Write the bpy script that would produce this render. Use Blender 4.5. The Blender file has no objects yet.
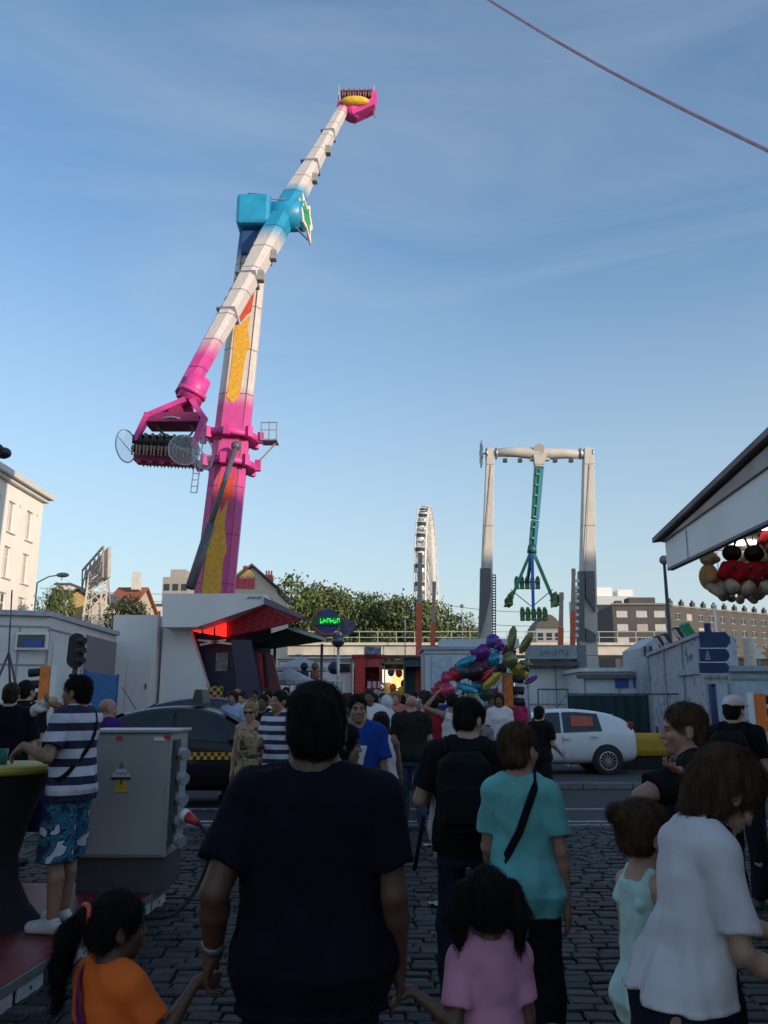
import bpy, bmesh, math, random
import numpy as np
from mathutils import Vector, Matrix, Euler
R = math.radians
random.seed(7)
scene = bpy.context.scene
C = scene.collection

# ------------------------------------------------------------------ camera
EYE = 1.68
PITCH = R(13.0)
FPX = 829.0
cam_d = bpy.data.cameras.new('camera')
cam = bpy.data.objects.new('camera', cam_d)
C.objects.link(cam)
cam.location = (0, 0, EYE)
cam.rotation_euler = (R(90) + PITCH, 0, 0)
cam_d.sensor_fit = 'VERTICAL'
cam_d.sensor_height = 24.0
cam_d.lens = 24.0 * FPX / 1024.0
cam_d.clip_start = 0.05
cam_d.clip_end = 3000
scene.camera = cam

# ------------------------------------------------------------------ sky, sun, exposure
SUN_EL, SUN_AZ = R(12.0), R(180 - 50)          # azimuth clockwise from +Y: behind the camera, to the right
w = bpy.data.worlds.new('World')
scene.world = w
w.use_nodes = True
nt = w.node_tree
bg = nt.nodes['Background']
sky = nt.nodes.new('ShaderNodeTexSky')
sky.sky_type = 'NISHITA'
sky.sun_disc = False
sky.sun_elevation = SUN_EL
sky.sun_rotation = SUN_AZ
sky.air_density = 1.25
sky.dust_density = 0.8
sky.ozone_density = 3.4
# thin cirrus veils
tc = nt.nodes.new('ShaderNodeTexCoord')
mp = nt.nodes.new('ShaderNodeMapping')
mp.inputs['Rotation'].default_value = (0.0, 0.35, 0.25)
mp.inputs['Scale'].default_value = (1.1, 2.2, 5.0)
nz = nt.nodes.new('ShaderNodeTexNoise')
nz.inputs['Scale'].default_value = 1.5
nz.inputs['Detail'].default_value = 6
nz.inputs['Roughness'].default_value = 0.55
nz.inputs['Distortion'].default_value = 0.7
rp = nt.nodes.new('ShaderNodeValToRGB')
rp.color_ramp.elements[0].position = 0.38
rp.color_ramp.elements[0].color = (.0, .0, .0, 1)
rp.color_ramp.elements[1].position = 0.80
rp.color_ramp.elements[1].color = (0.36, 0.36, 0.36, 1)
# the veil thickens towards the horizon
sp = nt.nodes.new('ShaderNodeSeparateXYZ')
mr = nt.nodes.new('ShaderNodeMapRange')
mr.inputs['From Min'].default_value = 0.0
mr.inputs['From Max'].default_value = 0.50
mr.inputs['To Min'].default_value = 0.75
mr.inputs['To Max'].default_value = 0.0
ad = nt.nodes.new('ShaderNodeMath')
ad.operation = 'MAXIMUM'
mx = nt.nodes.new('ShaderNodeMix')
mx.data_type = 'RGBA'
mx.inputs['B'].default_value = (2.45, 2.80, 3.10, 1)
nt.links.new(tc.outputs['Generated'], mp.inputs['Vector'])
nt.links.new(mp.outputs['Vector'], nz.inputs['Vector'])
nt.links.new(nz.outputs['Fac'], rp.inputs['Fac'])
nt.links.new(tc.outputs['Generated'], sp.inputs[0])
nt.links.new(sp.outputs['Z'], mr.inputs['Value'])
nt.links.new(rp.outputs['Color'], ad.inputs[0])
nt.links.new(mr.outputs['Result'], ad.inputs[1])
nt.links.new(ad.outputs[0], mx.inputs['Factor'])
nt.links.new(sky.outputs['Color'], mx.inputs['A'])
nt.links.new(mx.outputs['Result'], bg.inputs['Color'])
bg.inputs['Strength'].default_value = 0.15

sun_d = bpy.data.lights.new('sun', 'SUN')
sun_d.energy = 2.6
sun_d.angle = R(0.5)
sun_d.color = (1.0, 0.82, 0.62)
sun = bpy.data.objects.new('sun', sun_d)
C.objects.link(sun)
SUNDIR = Vector((math.sin(SUN_AZ) * math.cos(SUN_EL), math.cos(SUN_AZ) * math.cos(SUN_EL), math.sin(SUN_EL)))
sun.rotation_euler = (-SUNDIR).to_track_quat('-Z', 'Y').to_euler()
sun.location = SUNDIR * 300

scene.view_settings.view_transform = 'Standard'
scene.view_settings.look = 'None'
scene.view_settings.exposure = 0.68
scene.view_settings.gamma = 1.0
scene.view_settings.use_curve_mapping = False
scene.cycles.max_bounces = 6
scene.cycles.diffuse_bounces = 3
scene.cycles.transparent_max_bounces = 8

# ------------------------------------------------------------------ picture point -> world point at a chosen distance
def at(px, py, Y):
    dx, dy = px - 384.0, 512.0 - py
    d = Vector((dx, FPX * math.cos(PITCH) - dy * math.sin(PITCH), FPX * math.sin(PITCH) + dy * math.cos(PITCH)))
    return Vector((0, 0, EYE)) + d * (Y / d.y)

def gx(px, Y, z=0.0):
    return (px - 384.0) / FPX * (Y * math.cos(PITCH) + (z - EYE) * math.sin(PITCH))

def hz(py, Y):
    return at(384, py, Y).z

# ------------------------------------------------------------------ materials
MATS = {}
def mat(name, col, rough=0.6, metal=0.0, var=0.18, scale=6.0, bump=0.0, bscale=None, emit=0.0, spec=0.5, ecol=None, stretch=None, coat=0.0):
    """plain paint / cloth / metal with uneven tone"""
    if name in MATS:
        return MATS[name]
    m = bpy.data.materials.new(name)
    m.use_nodes = True
    t = m.node_tree
    b = t.nodes['Principled BSDF']
    b.inputs['Roughness'].default_value = rough
    b.inputs['Metallic'].default_value = metal
    b.inputs['Specular IOR Level'].default_value = spec
    b.inputs['Coat Weight'].default_value = coat
    c = t.nodes.new('ShaderNodeTexCoord')
    src = c.outputs['Object']
    if stretch:
        mm = t.nodes.new('ShaderNodeMapping')
        mm.inputs['Scale'].default_value = stretch
        t.links.new(src, mm.inputs['Vector'])
        src = mm.outputs['Vector']
    n = t.nodes.new('ShaderNodeTexNoise')
    n.inputs['Scale'].default_value = scale
    n.inputs['Detail'].default_value = 5
    t.links.new(src, n.inputs['Vector'])
    r = t.nodes.new('ShaderNodeValToRGB')
    lo = tuple(max(0, v * (1 - var)) for v in col) + (1,)
    hi = tuple(min(1, v * (1 + var)) for v in col) + (1,)
    r.color_ramp.elements[0].position = 0.3
    r.color_ramp.elements[0].color = lo
    r.color_ramp.elements[1].position = 0.7
    r.color_ramp.elements[1].color = hi
    t.links.new(n.outputs['Fac'], r.inputs['Fac'])
    t.links.new(r.outputs['Color'], b.inputs['Base Color'])
    if bump > 0:
        n2 = t.nodes.new('ShaderNodeTexNoise')
        n2.inputs['Scale'].default_value = bscale or scale * 4
        n2.inputs['Detail'].default_value = 4
        t.links.new(src, n2.inputs['Vector'])
        bp = t.nodes.new('ShaderNodeBump')
        bp.inputs['Strength'].default_value = bump
        bp.inputs['Distance'].default_value = 0.02
        t.links.new(n2.outputs['Fac'], bp.inputs['Height'])
        t.links.new(bp.outputs['Normal'], b.inputs['Normal'])
    if emit > 0:
        b.inputs['Emission Color'].default_value = tuple(ecol or col) + (1,)
        b.inputs['Emission Strength'].default_value = emit
    MATS[name] = m
    return m

def nodes_of(name, rough=0.6):
    m = bpy.data.materials.new(name)
    m.use_nodes = True
    MATS[name] = m
    b = m.node_tree.nodes['Principled BSDF']
    b.inputs['Roughness'].default_value = rough
    return m, m.node_tree, b

def N(t, kind, **kw):
    n = t.nodes.new(kind)
    for k, v in kw.items():
        if k.startswith('_'):
            setattr(n, k[1:], v)
        else:
            n.inputs[k].default_value = v
    return n

def ramp(t, stops, interp='LINEAR'):
    r = t.nodes.new('ShaderNodeValToRGB')
    e = r.color_ramp.elements
    r.color_ramp.interpolation = interp
    while len(e) < len(stops):
        e.new(0.5)
    for i, (p, c) in enumerate(stops):
        e[i].position = p
        e[i].color = tuple(c) + (1,)
    return r

def axis_paint(name, axis, z0, z1, stops, rough=0.5, interp='LINEAR', var=0.15, nscale=4.0, bump=0.0, joint=0.0):
    """paint whose colour changes along one object axis (a painted fade), with grime"""
    m, t, b = nodes_of(name, rough)
    c = N(t, 'ShaderNodeTexCoord')
    s = N(t, 'ShaderNodeSeparateXYZ')
    t.links.new(c.outputs['Object'], s.inputs[0])
    mr = N(t, 'ShaderNodeMapRange')
    mr.inputs['From Min'].default_value = z0
    mr.inputs['From Max'].default_value = z1
    t.links.new(s.outputs[axis], mr.inputs['Value'])
    r = ramp(t, stops, interp)
    t.links.new(mr.outputs['Result'], r.inputs['Fac'])
    n = N(t, 'ShaderNodeTexNoise', Scale=nscale, Detail=5.0)
    t.links.new(c.outputs['Object'], n.inputs['Vector'])
    r2 = ramp(t, [(0.3, (1 - var,) * 3), (0.7, (1.0,) * 3)])
    t.links.new(n.outputs['Fac'], r2.inputs['Fac'])
    x = N(t, 'ShaderNodeMix', _data_type='RGBA', _blend_type='MULTIPLY')
    x.inputs['Factor'].default_value = 1
    t.links.new(r.outputs['Color'], x.inputs['A'])
    t.links.new(r2.outputs['Color'], x.inputs['B'])
    out = x.outputs['Result']
    # rain streaks and grime running down, and the joints of the plates
    mp_ = N(t, 'ShaderNodeMapping'); mp_.inputs['Scale'].default_value = (5, 5, .35)
    t.links.new(c.outputs['Object'], mp_.inputs['Vector'])
    n3 = N(t, 'ShaderNodeTexNoise', Scale=1.6, Detail=6.0, Roughness=.65); t.links.new(mp_.outputs['Vector'], n3.inputs['Vector'])
    r3 = ramp(t, [(.46, (1, 1, 1)), (.74, (.82, .80, .78))]); t.links.new(n3.outputs['Fac'], r3.inputs['Fac'])
    x2 = N(t, 'ShaderNodeMix', _data_type='RGBA', _blend_type='MULTIPLY'); x2.inputs['Factor'].default_value = 1
    t.links.new(out, x2.inputs['A']); t.links.new(r3.outputs['Color'], x2.inputs['B']); out = x2.outputs['Result']
    if joint:
        d_ = N(t, 'ShaderNodeMath', _operation='DIVIDE'); d_.inputs[1].default_value = joint; t.links.new(s.outputs[axis], d_.inputs[0])
        f_ = N(t, 'ShaderNodeMath', _operation='FRACT'); t.links.new(d_.outputs[0], f_.inputs[0])
        l_ = N(t, 'ShaderNodeMath', _operation='LESS_THAN'); l_.inputs[1].default_value = .07 / joint; t.links.new(f_.outputs[0], l_.inputs[0])
        x3 = N(t, 'ShaderNodeMix', _data_type='RGBA', _blend_type='MULTIPLY'); x3.inputs['B'].default_value = (.42, .38, .38, 1)
        t.links.new(l_.outputs[0], x3.inputs['Factor']); t.links.new(out, x3.inputs['A']); out = x3.outputs['Result']
    t.links.new(out, b.inputs['Base Color'])
    return m

# ------------------------------------------------------------------ mesh builder
def frame_of(d, up=(0, 0, 1)):
    d = Vector(d).normalized()
    u = Vector(up)
    if abs(d.dot(u)) > 0.98:
        u = Vector((1, 0, 0))
    s = d.cross(u).normalized()
    return d, s, s.cross(d).normalized()      # forward, side, up

class MB:
    def __init__(self):
        self.v, self.f, self.mi, self.sm = [], [], [], []
        self.cur = 0
        self.smooth = False
    def add(self, vs, fs):
        o = len(self.v)
        self.v += [tuple(p) for p in vs]
        for f in fs:
            self.f.append([i + o for i in f])
            self.mi.append(self.cur)
            self.sm.append(self.smooth)
        return self
    def box(self, c, size, rz=0.0, m=None):
        x, y, z = (s / 2 for s in size)
        vs = [Vector((sx * x, sy * y, sz * z)) for sz in (-1, 1) for sy in (-1, 1) for sx in (-1, 1)]
        M = m if m is not None else Matrix.Rotation(rz, 3, 'Z')
        return self.add([Vector(c) + M @ p for p in vs], [(0, 2, 3, 1), (4, 5, 7, 6), (0, 1, 5, 4), (2, 6, 7, 3), (0, 4, 6, 2), (1, 3, 7, 5)])
    def bar(self, a, b, wd, ht=None, up=(0, 0, 1), w2=None, h2=None):
        """square bar from a to b, tapering to w2 x h2"""
        a, b = Vector(a), Vector(b)
        ht = ht or wd; w2 = w2 or wd; h2 = h2 or (ht if w2 == wd else w2)
        d, s, u = frame_of(b - a, up)
        vs = []
        for p, ww, hh in ((a, wd, ht), (b, w2, h2)):
            for i, j in ((-1, -1), (1, -1), (1, 1), (-1, 1)):
                vs.append(p + s * (i * ww / 2) + u * (j * hh / 2))
        return self.add(vs, [(3, 2, 1, 0), (4, 5, 6, 7), (0, 1, 5, 4), (1, 2, 6, 5), (2, 3, 7, 6), (3, 0, 4, 7)])
    def tube(self, pts, r, n=8, cap=True, closed=False):
        pts = [Vector(p) for p in pts]
        k = len(pts)
        rs = r if isinstance(r, (list, tuple)) else [r] * k
        vs, fs = [], []
        prev = None
        for i, p in enumerate(pts):
            if closed:
                d = pts[(i + 1) % k] - pts[i - 1]
            else:
                d = pts[min(i + 1, k - 1)] - pts[max(i - 1, 0)]
            d.normalize()
            if prev is None:
                _, s, u = frame_of(d)
            else:
                s = (prev - d * prev.dot(d)).normalized(); u = s.cross(d).normalized()
            prev = s
            for j in range(n):
                a = 2 * math.pi * j / n
                vs.append(p + (s * math.cos(a) + u * math.sin(a)) * rs[i])
        for i in range(k if closed else k - 1):
            for j in range(n):
                a, b = i * n + j, i * n + (j + 1) % n
                c, d2 = ((i + 1) % k) * n + (j + 1) % n, ((i + 1) % k) * n + j
                fs.append((a, d2, c, b))
        if cap and not closed:
            fs.append(tuple(range(n)))
            fs.append(tuple(reversed(range((k - 1) * n, k * n))))
        sm = self.smooth; self.smooth = True
        self.add(vs, fs[:-2] if (cap and not closed) else fs)
        self.smooth = False
        if cap and not closed:
            o = len(self.v) - len(vs)
            for f in fs[-2:]:
                self.f.append([i + o for i in f]); self.mi.append(self.cur); self.sm.append(False)
        self.smooth = sm
        return self
    def cyl(self, a, b, r, r2=None, n=16):
        return self.tube([a, b], [r, r2 if r2 is not None else r], n)
    def ball(self, c, r, nu=12, nv=8, M=None):
        c = Vector(c)
        r = r if isinstance(r, (tuple, list)) else (r, r, r)
        vs = []
        for i in range(nv + 1):
            th = math.pi * i / nv
            for j in range(nu):
                ph = 2 * math.pi * j / nu
                p = Vector((r[0] * math.sin(th) * math.cos(ph), r[1] * math.sin(th) * math.sin(ph), r[2] * math.cos(th)))
                vs.append(c + (M @ p if M is not None else p))
        fs = []
        for i in range(nv):
            for j in range(nu):
                a, b = i * nu + j, i * nu + (j + 1) % nu
                q = [a, a + nu, b + nu, b]
                fs.append(tuple(q))
        sm = self.smooth; self.smooth = True
        self.add(vs, fs); self.smooth = sm
        return self
    def prism(self, poly, ext):
        """planar polygon (list of points) extruded by vector"""
        n = len(poly)
        e = Vector(ext)
        vs = [Vector(p) for p in poly] + [Vector(p) + e for p in poly]
        fs = [tuple(range(n)), tuple(reversed(range(n, 2 * n)))] + [(i, i + n, (i + 1) % n + n, (i + 1) % n) for i in range(n)]
        return self.add(vs, fs)
    def quad(self, a, b, c, d):
        return self.add([a, b, c, d], [(0, 1, 2, 3)])
    def lathe(self, prof, c=(0, 0, 0), n=24):
        """profile of (r, z)"""
        vs, fs = [], []
        for r, z in prof:
            for j in range(n):
                a = 2 * math.pi * j / n
                vs.append((c[0] + r * math.cos(a), c[1] + r * math.sin(a), c[2] + z))
        for i in range(len(prof) - 1):
            for j in range(n):
                fs.append((i * n + j, i * n + (j + 1) % n, (i + 1) * n + (j + 1) % n, (i + 1) * n + j))
        return self.add(vs, fs)
    def facade(self, o, u, width, height, holes, depth=0.25):
        """wall sheet standing at o along u (unit), with recessed openings (u0,u1,v0,v1); outward normal = u x z"""
        o, u = Vector(o), Vector(u).normalized()
        n = u.cross(Vector((0, 0, 1)))
        us = sorted({0.0, width} | {h[0] for h in holes} | {h[1] for h in holes})
        vs_ = sorted({0.0, height} | {h[2] for h in holes} | {h[3] for h in holes})
        P = lambda a, b, k=0.0: o + u * a + Vector((0, 0, b)) - n * k
        for i in range(len(us) - 1):
            for j in range(len(vs_) - 1):
                cu, cv = (us[i] + us[i + 1]) / 2, (vs_[j] + vs_[j + 1]) / 2
                if any(h[0] < cu < h[1] and h[2] < cv < h[3] for h in holes):
                    continue
                self.quad(P(us[i], vs_[j]), P(us[i + 1], vs_[j]), P(us[i + 1], vs_[j + 1]), P(us[i], vs_[j + 1]))
        for a0, a1, b0, b1 in holes:
            self.quad(P(a0, b0), P(a0, b0, depth), P(a0, b1, depth), P(a0, b1))
            self.quad(P(a1, b0, depth), P(a1, b0), P(a1, b1), P(a1, b1, depth))
            self.quad(P(a0, b0), P(a1, b0), P(a1, b0, depth), P(a0, b0, depth))
            self.quad(P(a0, b1, depth), P(a1, b1, depth), P(a1, b1), P(a0, b1))
        return self
    def build(self, name, mats, parent=None, origin=None, bevel=0.0, local=False):
        """ONE mesh object. origin: world point that becomes the object's origin (top-level), or the parent's base when parented"""
        me = bpy.data.meshes.new(name)
        o = bpy.data.objects.new(name, me)
        C.objects.link(o)
        off = Vector((0, 0, 0))
        if not local:
            if parent is not None:
                off = world_base(parent)
            elif origin is not None:
                off = Vector(origin); o.location = off
        me.from_pydata([(x - off.x, y - off.y, z - off.z) for x, y, z in self.v], [], self.f)
        for mm in (mats if isinstance(mats, (list, tuple)) else [mats]):
            me.materials.append(mm)
        me.polygons.foreach_set('material_index', self.mi)
        me.polygons.foreach_set('use_smooth', self.sm)
        bm = bmesh.new(); bm.from_mesh(me)
        bmesh.ops.recalc_face_normals(bm, faces=bm.faces)
        bm.to_mesh(me); bm.free()
        me.update()
        if parent is not None:
            o.parent = parent
        if bevel > 0:
            md = o.modifiers.new('bevel', 'BEVEL'); md.width = bevel; md.segments = 2; md.limit_method = 'ANGLE'; md.angle_limit = R(40)
        return o

def world_base(o):
    p = Vector(o.location)
    while o.parent is not None:
        o = o.parent
        p = p + Vector(o.location)
    return p

def tag(o, label=None, cat=None, group=None, kind=None):
    if label: o['label'] = label
    if cat: o['category'] = cat
    if group: o['group'] = group
    if kind: o['kind'] = kind
    return o

def thing(name, label, cat, loc=(0, 0, 0), rz=0.0, group=None):
    o = bpy.data.objects.new(name, None)
    o.empty_display_size = 0.2
    C.objects.link(o)
    o.location = loc
    o.rotation_euler = (0, 0, rz)
    return tag(o, label, cat, group)

def dup(o, loc=None, rz=None, label=None, group=None, parent=None, scale=None):
    c = o.copy()
    C.objects.link(c)
    if parent is not None: c.parent = parent
    if loc is not None: c.location = loc
    if rz is not None: c.rotation_euler = (0, 0, rz)
    if scale is not None: c.scale = scale
    if label: c['label'] = label
    if group: c['group'] = group
    for ch in [x for x in o.children]:
        dup(ch, parent=c)
    return c

def text_mesh(body, size, depth=0.004):
    """mesh data of a short lettering, flat in XY, centred"""
    cu = bpy.data.curves.new('lettering', 'FONT')
    cu.body = body; cu.size = size; cu.extrude = depth; cu.align_x = 'CENTER'; cu.align_y = 'CENTER'
    o = bpy.data.objects.new('lettering', cu)
    C.objects.link(o)
    dg = bpy.context.evaluated_depsgraph_get()
    me = bpy.data.meshes.new_from_object(o.evaluated_get(dg))
    bpy.data.objects.remove(o)
    bpy.data.curves.remove(cu)
    return me

def lettering(body, size, material, parent, loc, face=(0, -1, 0), name='lettering', up=(0, 0, 1)):
    """letters lying on a vertical face that looks along `face`; loc in world"""
    me = text_mesh(body, size)
    me.materials.clear(); me.materials.append(material)
    f = Vector(face).normalized(); u = Vector(up); s = u.cross(f)
    M = Matrix((s, u, f)).transposed()
    me.transform(M.to_4x4())
    o = bpy.data.objects.new(name, me)
    C.objects.link(o)
    o.parent = parent
    o.location = Vector(loc) - (world_base(parent) if parent is not None else Vector())
    return o
# ------------------------------------------------------------------ shared materials
WHITE = mat('white_paint', (0.78, 0.76, 0.73), 0.55, var=0.06)
OFFWHITE = mat('offwhite_paint', (0.62, 0.60, 0.56), 0.6, var=0.12)
TRAILER = mat('trailer_skin', (0.62, 0.60, 0.58), 0.45, var=0.06, scale=1.5)
TRAILER_B = mat('trailer_skin_bluish', (0.50, 0.56, 0.60), 0.45, var=0.06, scale=1.5)
GREY = mat('grey_paint', (0.28, 0.28, 0.28), 0.5, var=0.15)
DARK = mat('dark_metal', (0.05, 0.05, 0.055), 0.45)
BLACK = mat('black_rubber', (0.018, 0.018, 0.018), 0.7)
STEEL = mat('galvanised_steel', (0.42, 0.43, 0.44), 0.4, metal=0.7, var=0.2)
RED = mat('red_paint', (0.50, 0.03, 0.03), 0.45)
REDORANGE = mat('red_orange_paint', (0.62, 0.10, 0.04), 0.5)
ORANGE = mat('orange_panel', (0.80, 0.20, 0.03), 0.5)
YELLOW = mat('yellow_paint', (0.75, 0.45, 0.04), 0.5)
BLUE = mat('blue_paint', (0.03, 0.09, 0.35), 0.5)
NAVY = mat('navy_panel', (0.02, 0.025, 0.07), 0.5)
GREEN = mat('green_paint', (0.03, 0.28, 0.12), 0.45)
WOOD = mat('worn_wood', (0.16, 0.10, 0.06), 0.7, stretch=(1, 8, 8))

def glass_mat(name, tint=(0.03, 0.04, 0.05), rough=0.08):
    m, t, b = nodes_of(name, rough)
    b.inputs['Base Color'].default_value = tuple(tint) + (1,)
    b.inputs['Specular IOR Level'].default_value = 0.45
    return m
GLASS = glass_mat('window_glass')
GLASS_PALE = glass_mat('pale_window_glass', (0.50, 0.50, 0.52), 0.25)  # pane with a pale even base colour
GLASS_WARM = glass_mat('blind_window_glass', (0.42, 0.36, 0.33), 0.25)

# ------------------------------------------------------------------ ground
def ground_material():
    m, t, b = nodes_of('asphalt', 0.75)
    c = N(t, 'ShaderNodeTexCoord')
    n = N(t, 'ShaderNodeTexNoise', Scale=0.5, Detail=8.0)
    n2 = N(t, 'ShaderNodeTexNoise', Scale=60.0, Detail=3.0)
    t.links.new(c.outputs['Object'], n.inputs['Vector']); t.links.new(c.outputs['Object'], n2.inputs['Vector'])
    r = ramp(t, [(0.3, (0.022, 0.0225, 0.024)), (0.7, (0.040, 0.0405, 0.042))])
    t.links.new(n.outputs['Fac'], r.inputs['Fac'])
    t.links.new(r.outputs['Color'], b.inputs['Base Color'])
    bp = N(t, 'ShaderNodeBump', Strength=0.4, Distance=0.01)
    t.links.new(n2.outputs['Fac'], bp.inputs['Height']); t.links.new(bp.outputs['Normal'], b.inputs['Normal'])
    return m
ASPHALT = ground_material()
mb = MB()
mb.quad((-700, -90, 0), (700, -90, 0), (700, 1500, 0), (-700, 1500, 0))
tag(mb.build('ground', ASPHALT), kind='structure')

def setts_material():
    m, t, b = nodes_of('stone_setts', 0.6)
    b.inputs['Specular IOR Level'].default_value = 0.28
    g = N(t, 'ShaderNodeNewGeometry')
    c = N(t, 'ShaderNodeTexCoord')
    r = ramp(t, [(0.0, (0.014, 0.0142, 0.015)), (0.45, (0.026, 0.0262, 0.0265)), (0.8, (0.043, 0.0415, 0.041)), (1.0, (0.072, 0.060, 0.050))])
    t.links.new(g.outputs['Random Per Island'], r.inputs['Fac'])
    n = N(t, 'ShaderNodeTexNoise', Scale=14.0, Detail=6.0)
    t.links.new(c.outputs['Object'], n.inputs['Vector'])
    r2 = ramp(t, [(0.3, (0.55,) * 3), (0.7, (1.15,) * 3)])
    t.links.new(n.outputs['Fac'], r2.inputs['Fac'])
    x = N(t, 'ShaderNodeMix', _data_type='RGBA', _blend_type='MULTIPLY'); x.inputs['Factor'].default_value = 1
    t.links.new(r.outputs['Color'], x.inputs['A']); t.links.new(r2.outputs['Color'], x.inputs['B'])
    t.links.new(x.outputs['Result'], b.inputs['Base Color'])
    bp = N(t, 'ShaderNodeBump', Strength=0.5, Distance=0.006)
    t.links.new(n.outputs['Fac'], bp.inputs['Height']); t.links.new(bp.outputs['Normal'], b.inputs['Normal'])
    return m
mb = MB()
mb.quad((-30, -27.9, 0.004), (30, -27.9, 0.004), (30, 12.05, 0.004), (-30, 12.05, 0.004))
tag(mb.build('cobbled_pavement', mat('joint_sand', (0.014, 0.0135, 0.013), 0.9)), kind='structure')
rng = random.Random(3)
mb = MB()
y = 2.2
while y < 12.0:
    dep = rng.uniform(0.105, 0.135)
    half = 3.2 + y * 0.62
    x = -half + rng.uniform(0, 0.15)
    while x < half:
        L = rng.uniform(0.14, 0.24)
        g = 0.007
        x0, x1, y0, y1 = x + g, x + L - g, y + g, y + dep - g
        h = 0.03 + rng.uniform(-0.006, 0.006)
        tx, ty = rng.uniform(-.006, .006), rng.uniform(-.006, .006)
        k = rng.uniform(.008, .016)
        o = [(x0, y0, 0.0), (x1, y0, 0), (x1, y1, 0), (x0, y1, 0)]
        mid = [(x0, y0, h - .008), (x1, y0, h - .008 + tx), (x1, y1, h - .008 + tx + ty), (x0, y1, h - .008 + ty)]
        top = [(x0 + k, y0 + k, h), (x1 - k, y0 + k, h + tx), (x1 - k, y1 - k, h + tx + ty), (x0 + k, y1 - k, h + ty)]
        fs = []
        for a in range(4):
            b_ = (a + 1) % 4
            fs += [(a, b_, 4 + b_, 4 + a), (4 + a, 4 + b_, 8 + b_, 8 + a)]
        fs.append((8, 9, 10, 11))
        mb.add(o + mid + top, fs)
        x += L
    y += dep
tag(mb.build('cobblestones', setts_material()), kind='structure')
# kerb of the road and its painted lines
mb = MB()
x = -40.0
while x < 60:
    mb.box((x + .5, 12.12, 0.02), (0.985, 0.14, 0.06)); x += 1.0
x = -60.0
while x < 90:
    mb.box((x + .5, 17.55, 0.06), (0.985, 0.16, 0.12)); x += 1.0
tag(mb.build('kerb', mat('kerb_stone', (0.16, 0.165, 0.17), 0.7), bevel=0.012), kind='structure')
mb = MB()
mb.quad((-80, 17.63, 0.115), (120, 17.63, 0.115), (120, 150, 0.115), (-80, 150, 0.115))
tag(mb.build('fairground_pavement', mat('tarmac_pavement', (0.05, 0.05, 0.051), 0.8, scale=0.7, bump=0.3, bscale=40)), kind='structure')
mb = MB()
for yy, ww, x0, x1 in ((12.75, 0.10, -40, 60), (14.2, 0.10, -40, 60)):
    mb.quad((x0, yy, 0.004), (x1, yy, 0.004), (x1, yy + ww, 0.004), (x0, yy + ww, 0.004))
tag(mb.build('road_marking', mat('worn_white_line', (0.42, 0.42, 0.42), 0.7, var=0.6, scale=9)), kind='structure')

# ------------------------------------------------------------------ houses behind the camera: they shade the square
def block_behind(x0, x1, y1, h, label, m):
    t = thing('town_house', label, 'building', ((x0 + x1) / 2, y1 - 6, 0))
    wd = x1 - x0
    holes = []
    n = max(2, int(wd / 3))
    for i in range(n):
        for j in range(int(h / 3.3)):
            u = (i + .5) * wd / n
            holes.append((u - .6, u + .6, 0.9 + j * 3.3, 2.7 + j * 3.3))
    mb = MB()
    # facade looks towards +Y
    mb.facade((x1, y1, 0), (-1, 0, 0), wd, h, holes, 0.2)
    mb.box(((x0 + x1) / 2, y1 - 6.2, h / 2), (wd, 11.6, h))
    mb.build('wall', m, t)
    mb = MB()
    mb.box(((x0 + x1) / 2, y1 - 5.8, h + 0.15), (wd + .4, 13, 0.3))
    mb.build('roof', GREY, t)
BRICK = mat('pale_stone_wall', (0.74, 0.66, 0.56), 0.85, scale=2)
block_behind(12, 57.8, -28, 22.5, 'long pale stone terrace standing behind the square', BRICK)
block_behind(58, 67, -28, 30.0, 'narrow pale house between the long terrace and the taller row', BRICK)
block_behind(67.2, 108, -28, 33.4, 'slightly taller pale terrace house row at the right end of the terrace', BRICK)
block_behind(108.2, 165, -28, 45.6, 'tall stone block rising above the terrace behind the square', BRICK)
block_behind(165.2, 230, -28, 26, 'lower stone block at the far end behind the square', BRICK)

# ------------------------------------------------------------------ white stucco building on the left
def window_proto(name, wd, ht, frame_m, pane_m, bars=1, d=0.08, sill=True, n_u=2):
    """window built around its bottom centre, looking along -Y (local)"""
    mb = MB(); f = 0.07
    mb.box((-wd / 2 + f / 2, 0, ht / 2), (f, d, ht)); mb.box((wd / 2 - f / 2, 0, ht / 2), (f, d, ht))
    mb.box((0, 0, f / 2), (wd - 2 * f - .004, d, f)); mb.box((0, 0, ht - f / 2), (wd - 2 * f - .004, d, f))
    for i in range(1, n_u):
        mb.box((-wd / 2 + wd * i / n_u, 0, ht / 2), (f * .9, d * .8, ht - 2 * f - .004))
    for j in range(bars):
        mb.box((0, -.004, ht * (0.68 if bars == 1 else (j + 1) / (bars + 1))), (wd - 2 * f - .004, d * .6, f * .8))
    fr = mb.build(name, frame_m, local=True)
    mb = MB(); mb.box((0, d * .2, ht / 2), (wd - f, 0.02, ht - f)); p = mb.build('pane', pane_m, local=True); p.parent = fr
    if sill:
        mb = MB(); mb.box((0, -.16, -.06), (wd + .3, .36, .1)); s = mb.build('sill', OFFWHITE, local=True); s.parent = fr
    return fr

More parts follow.
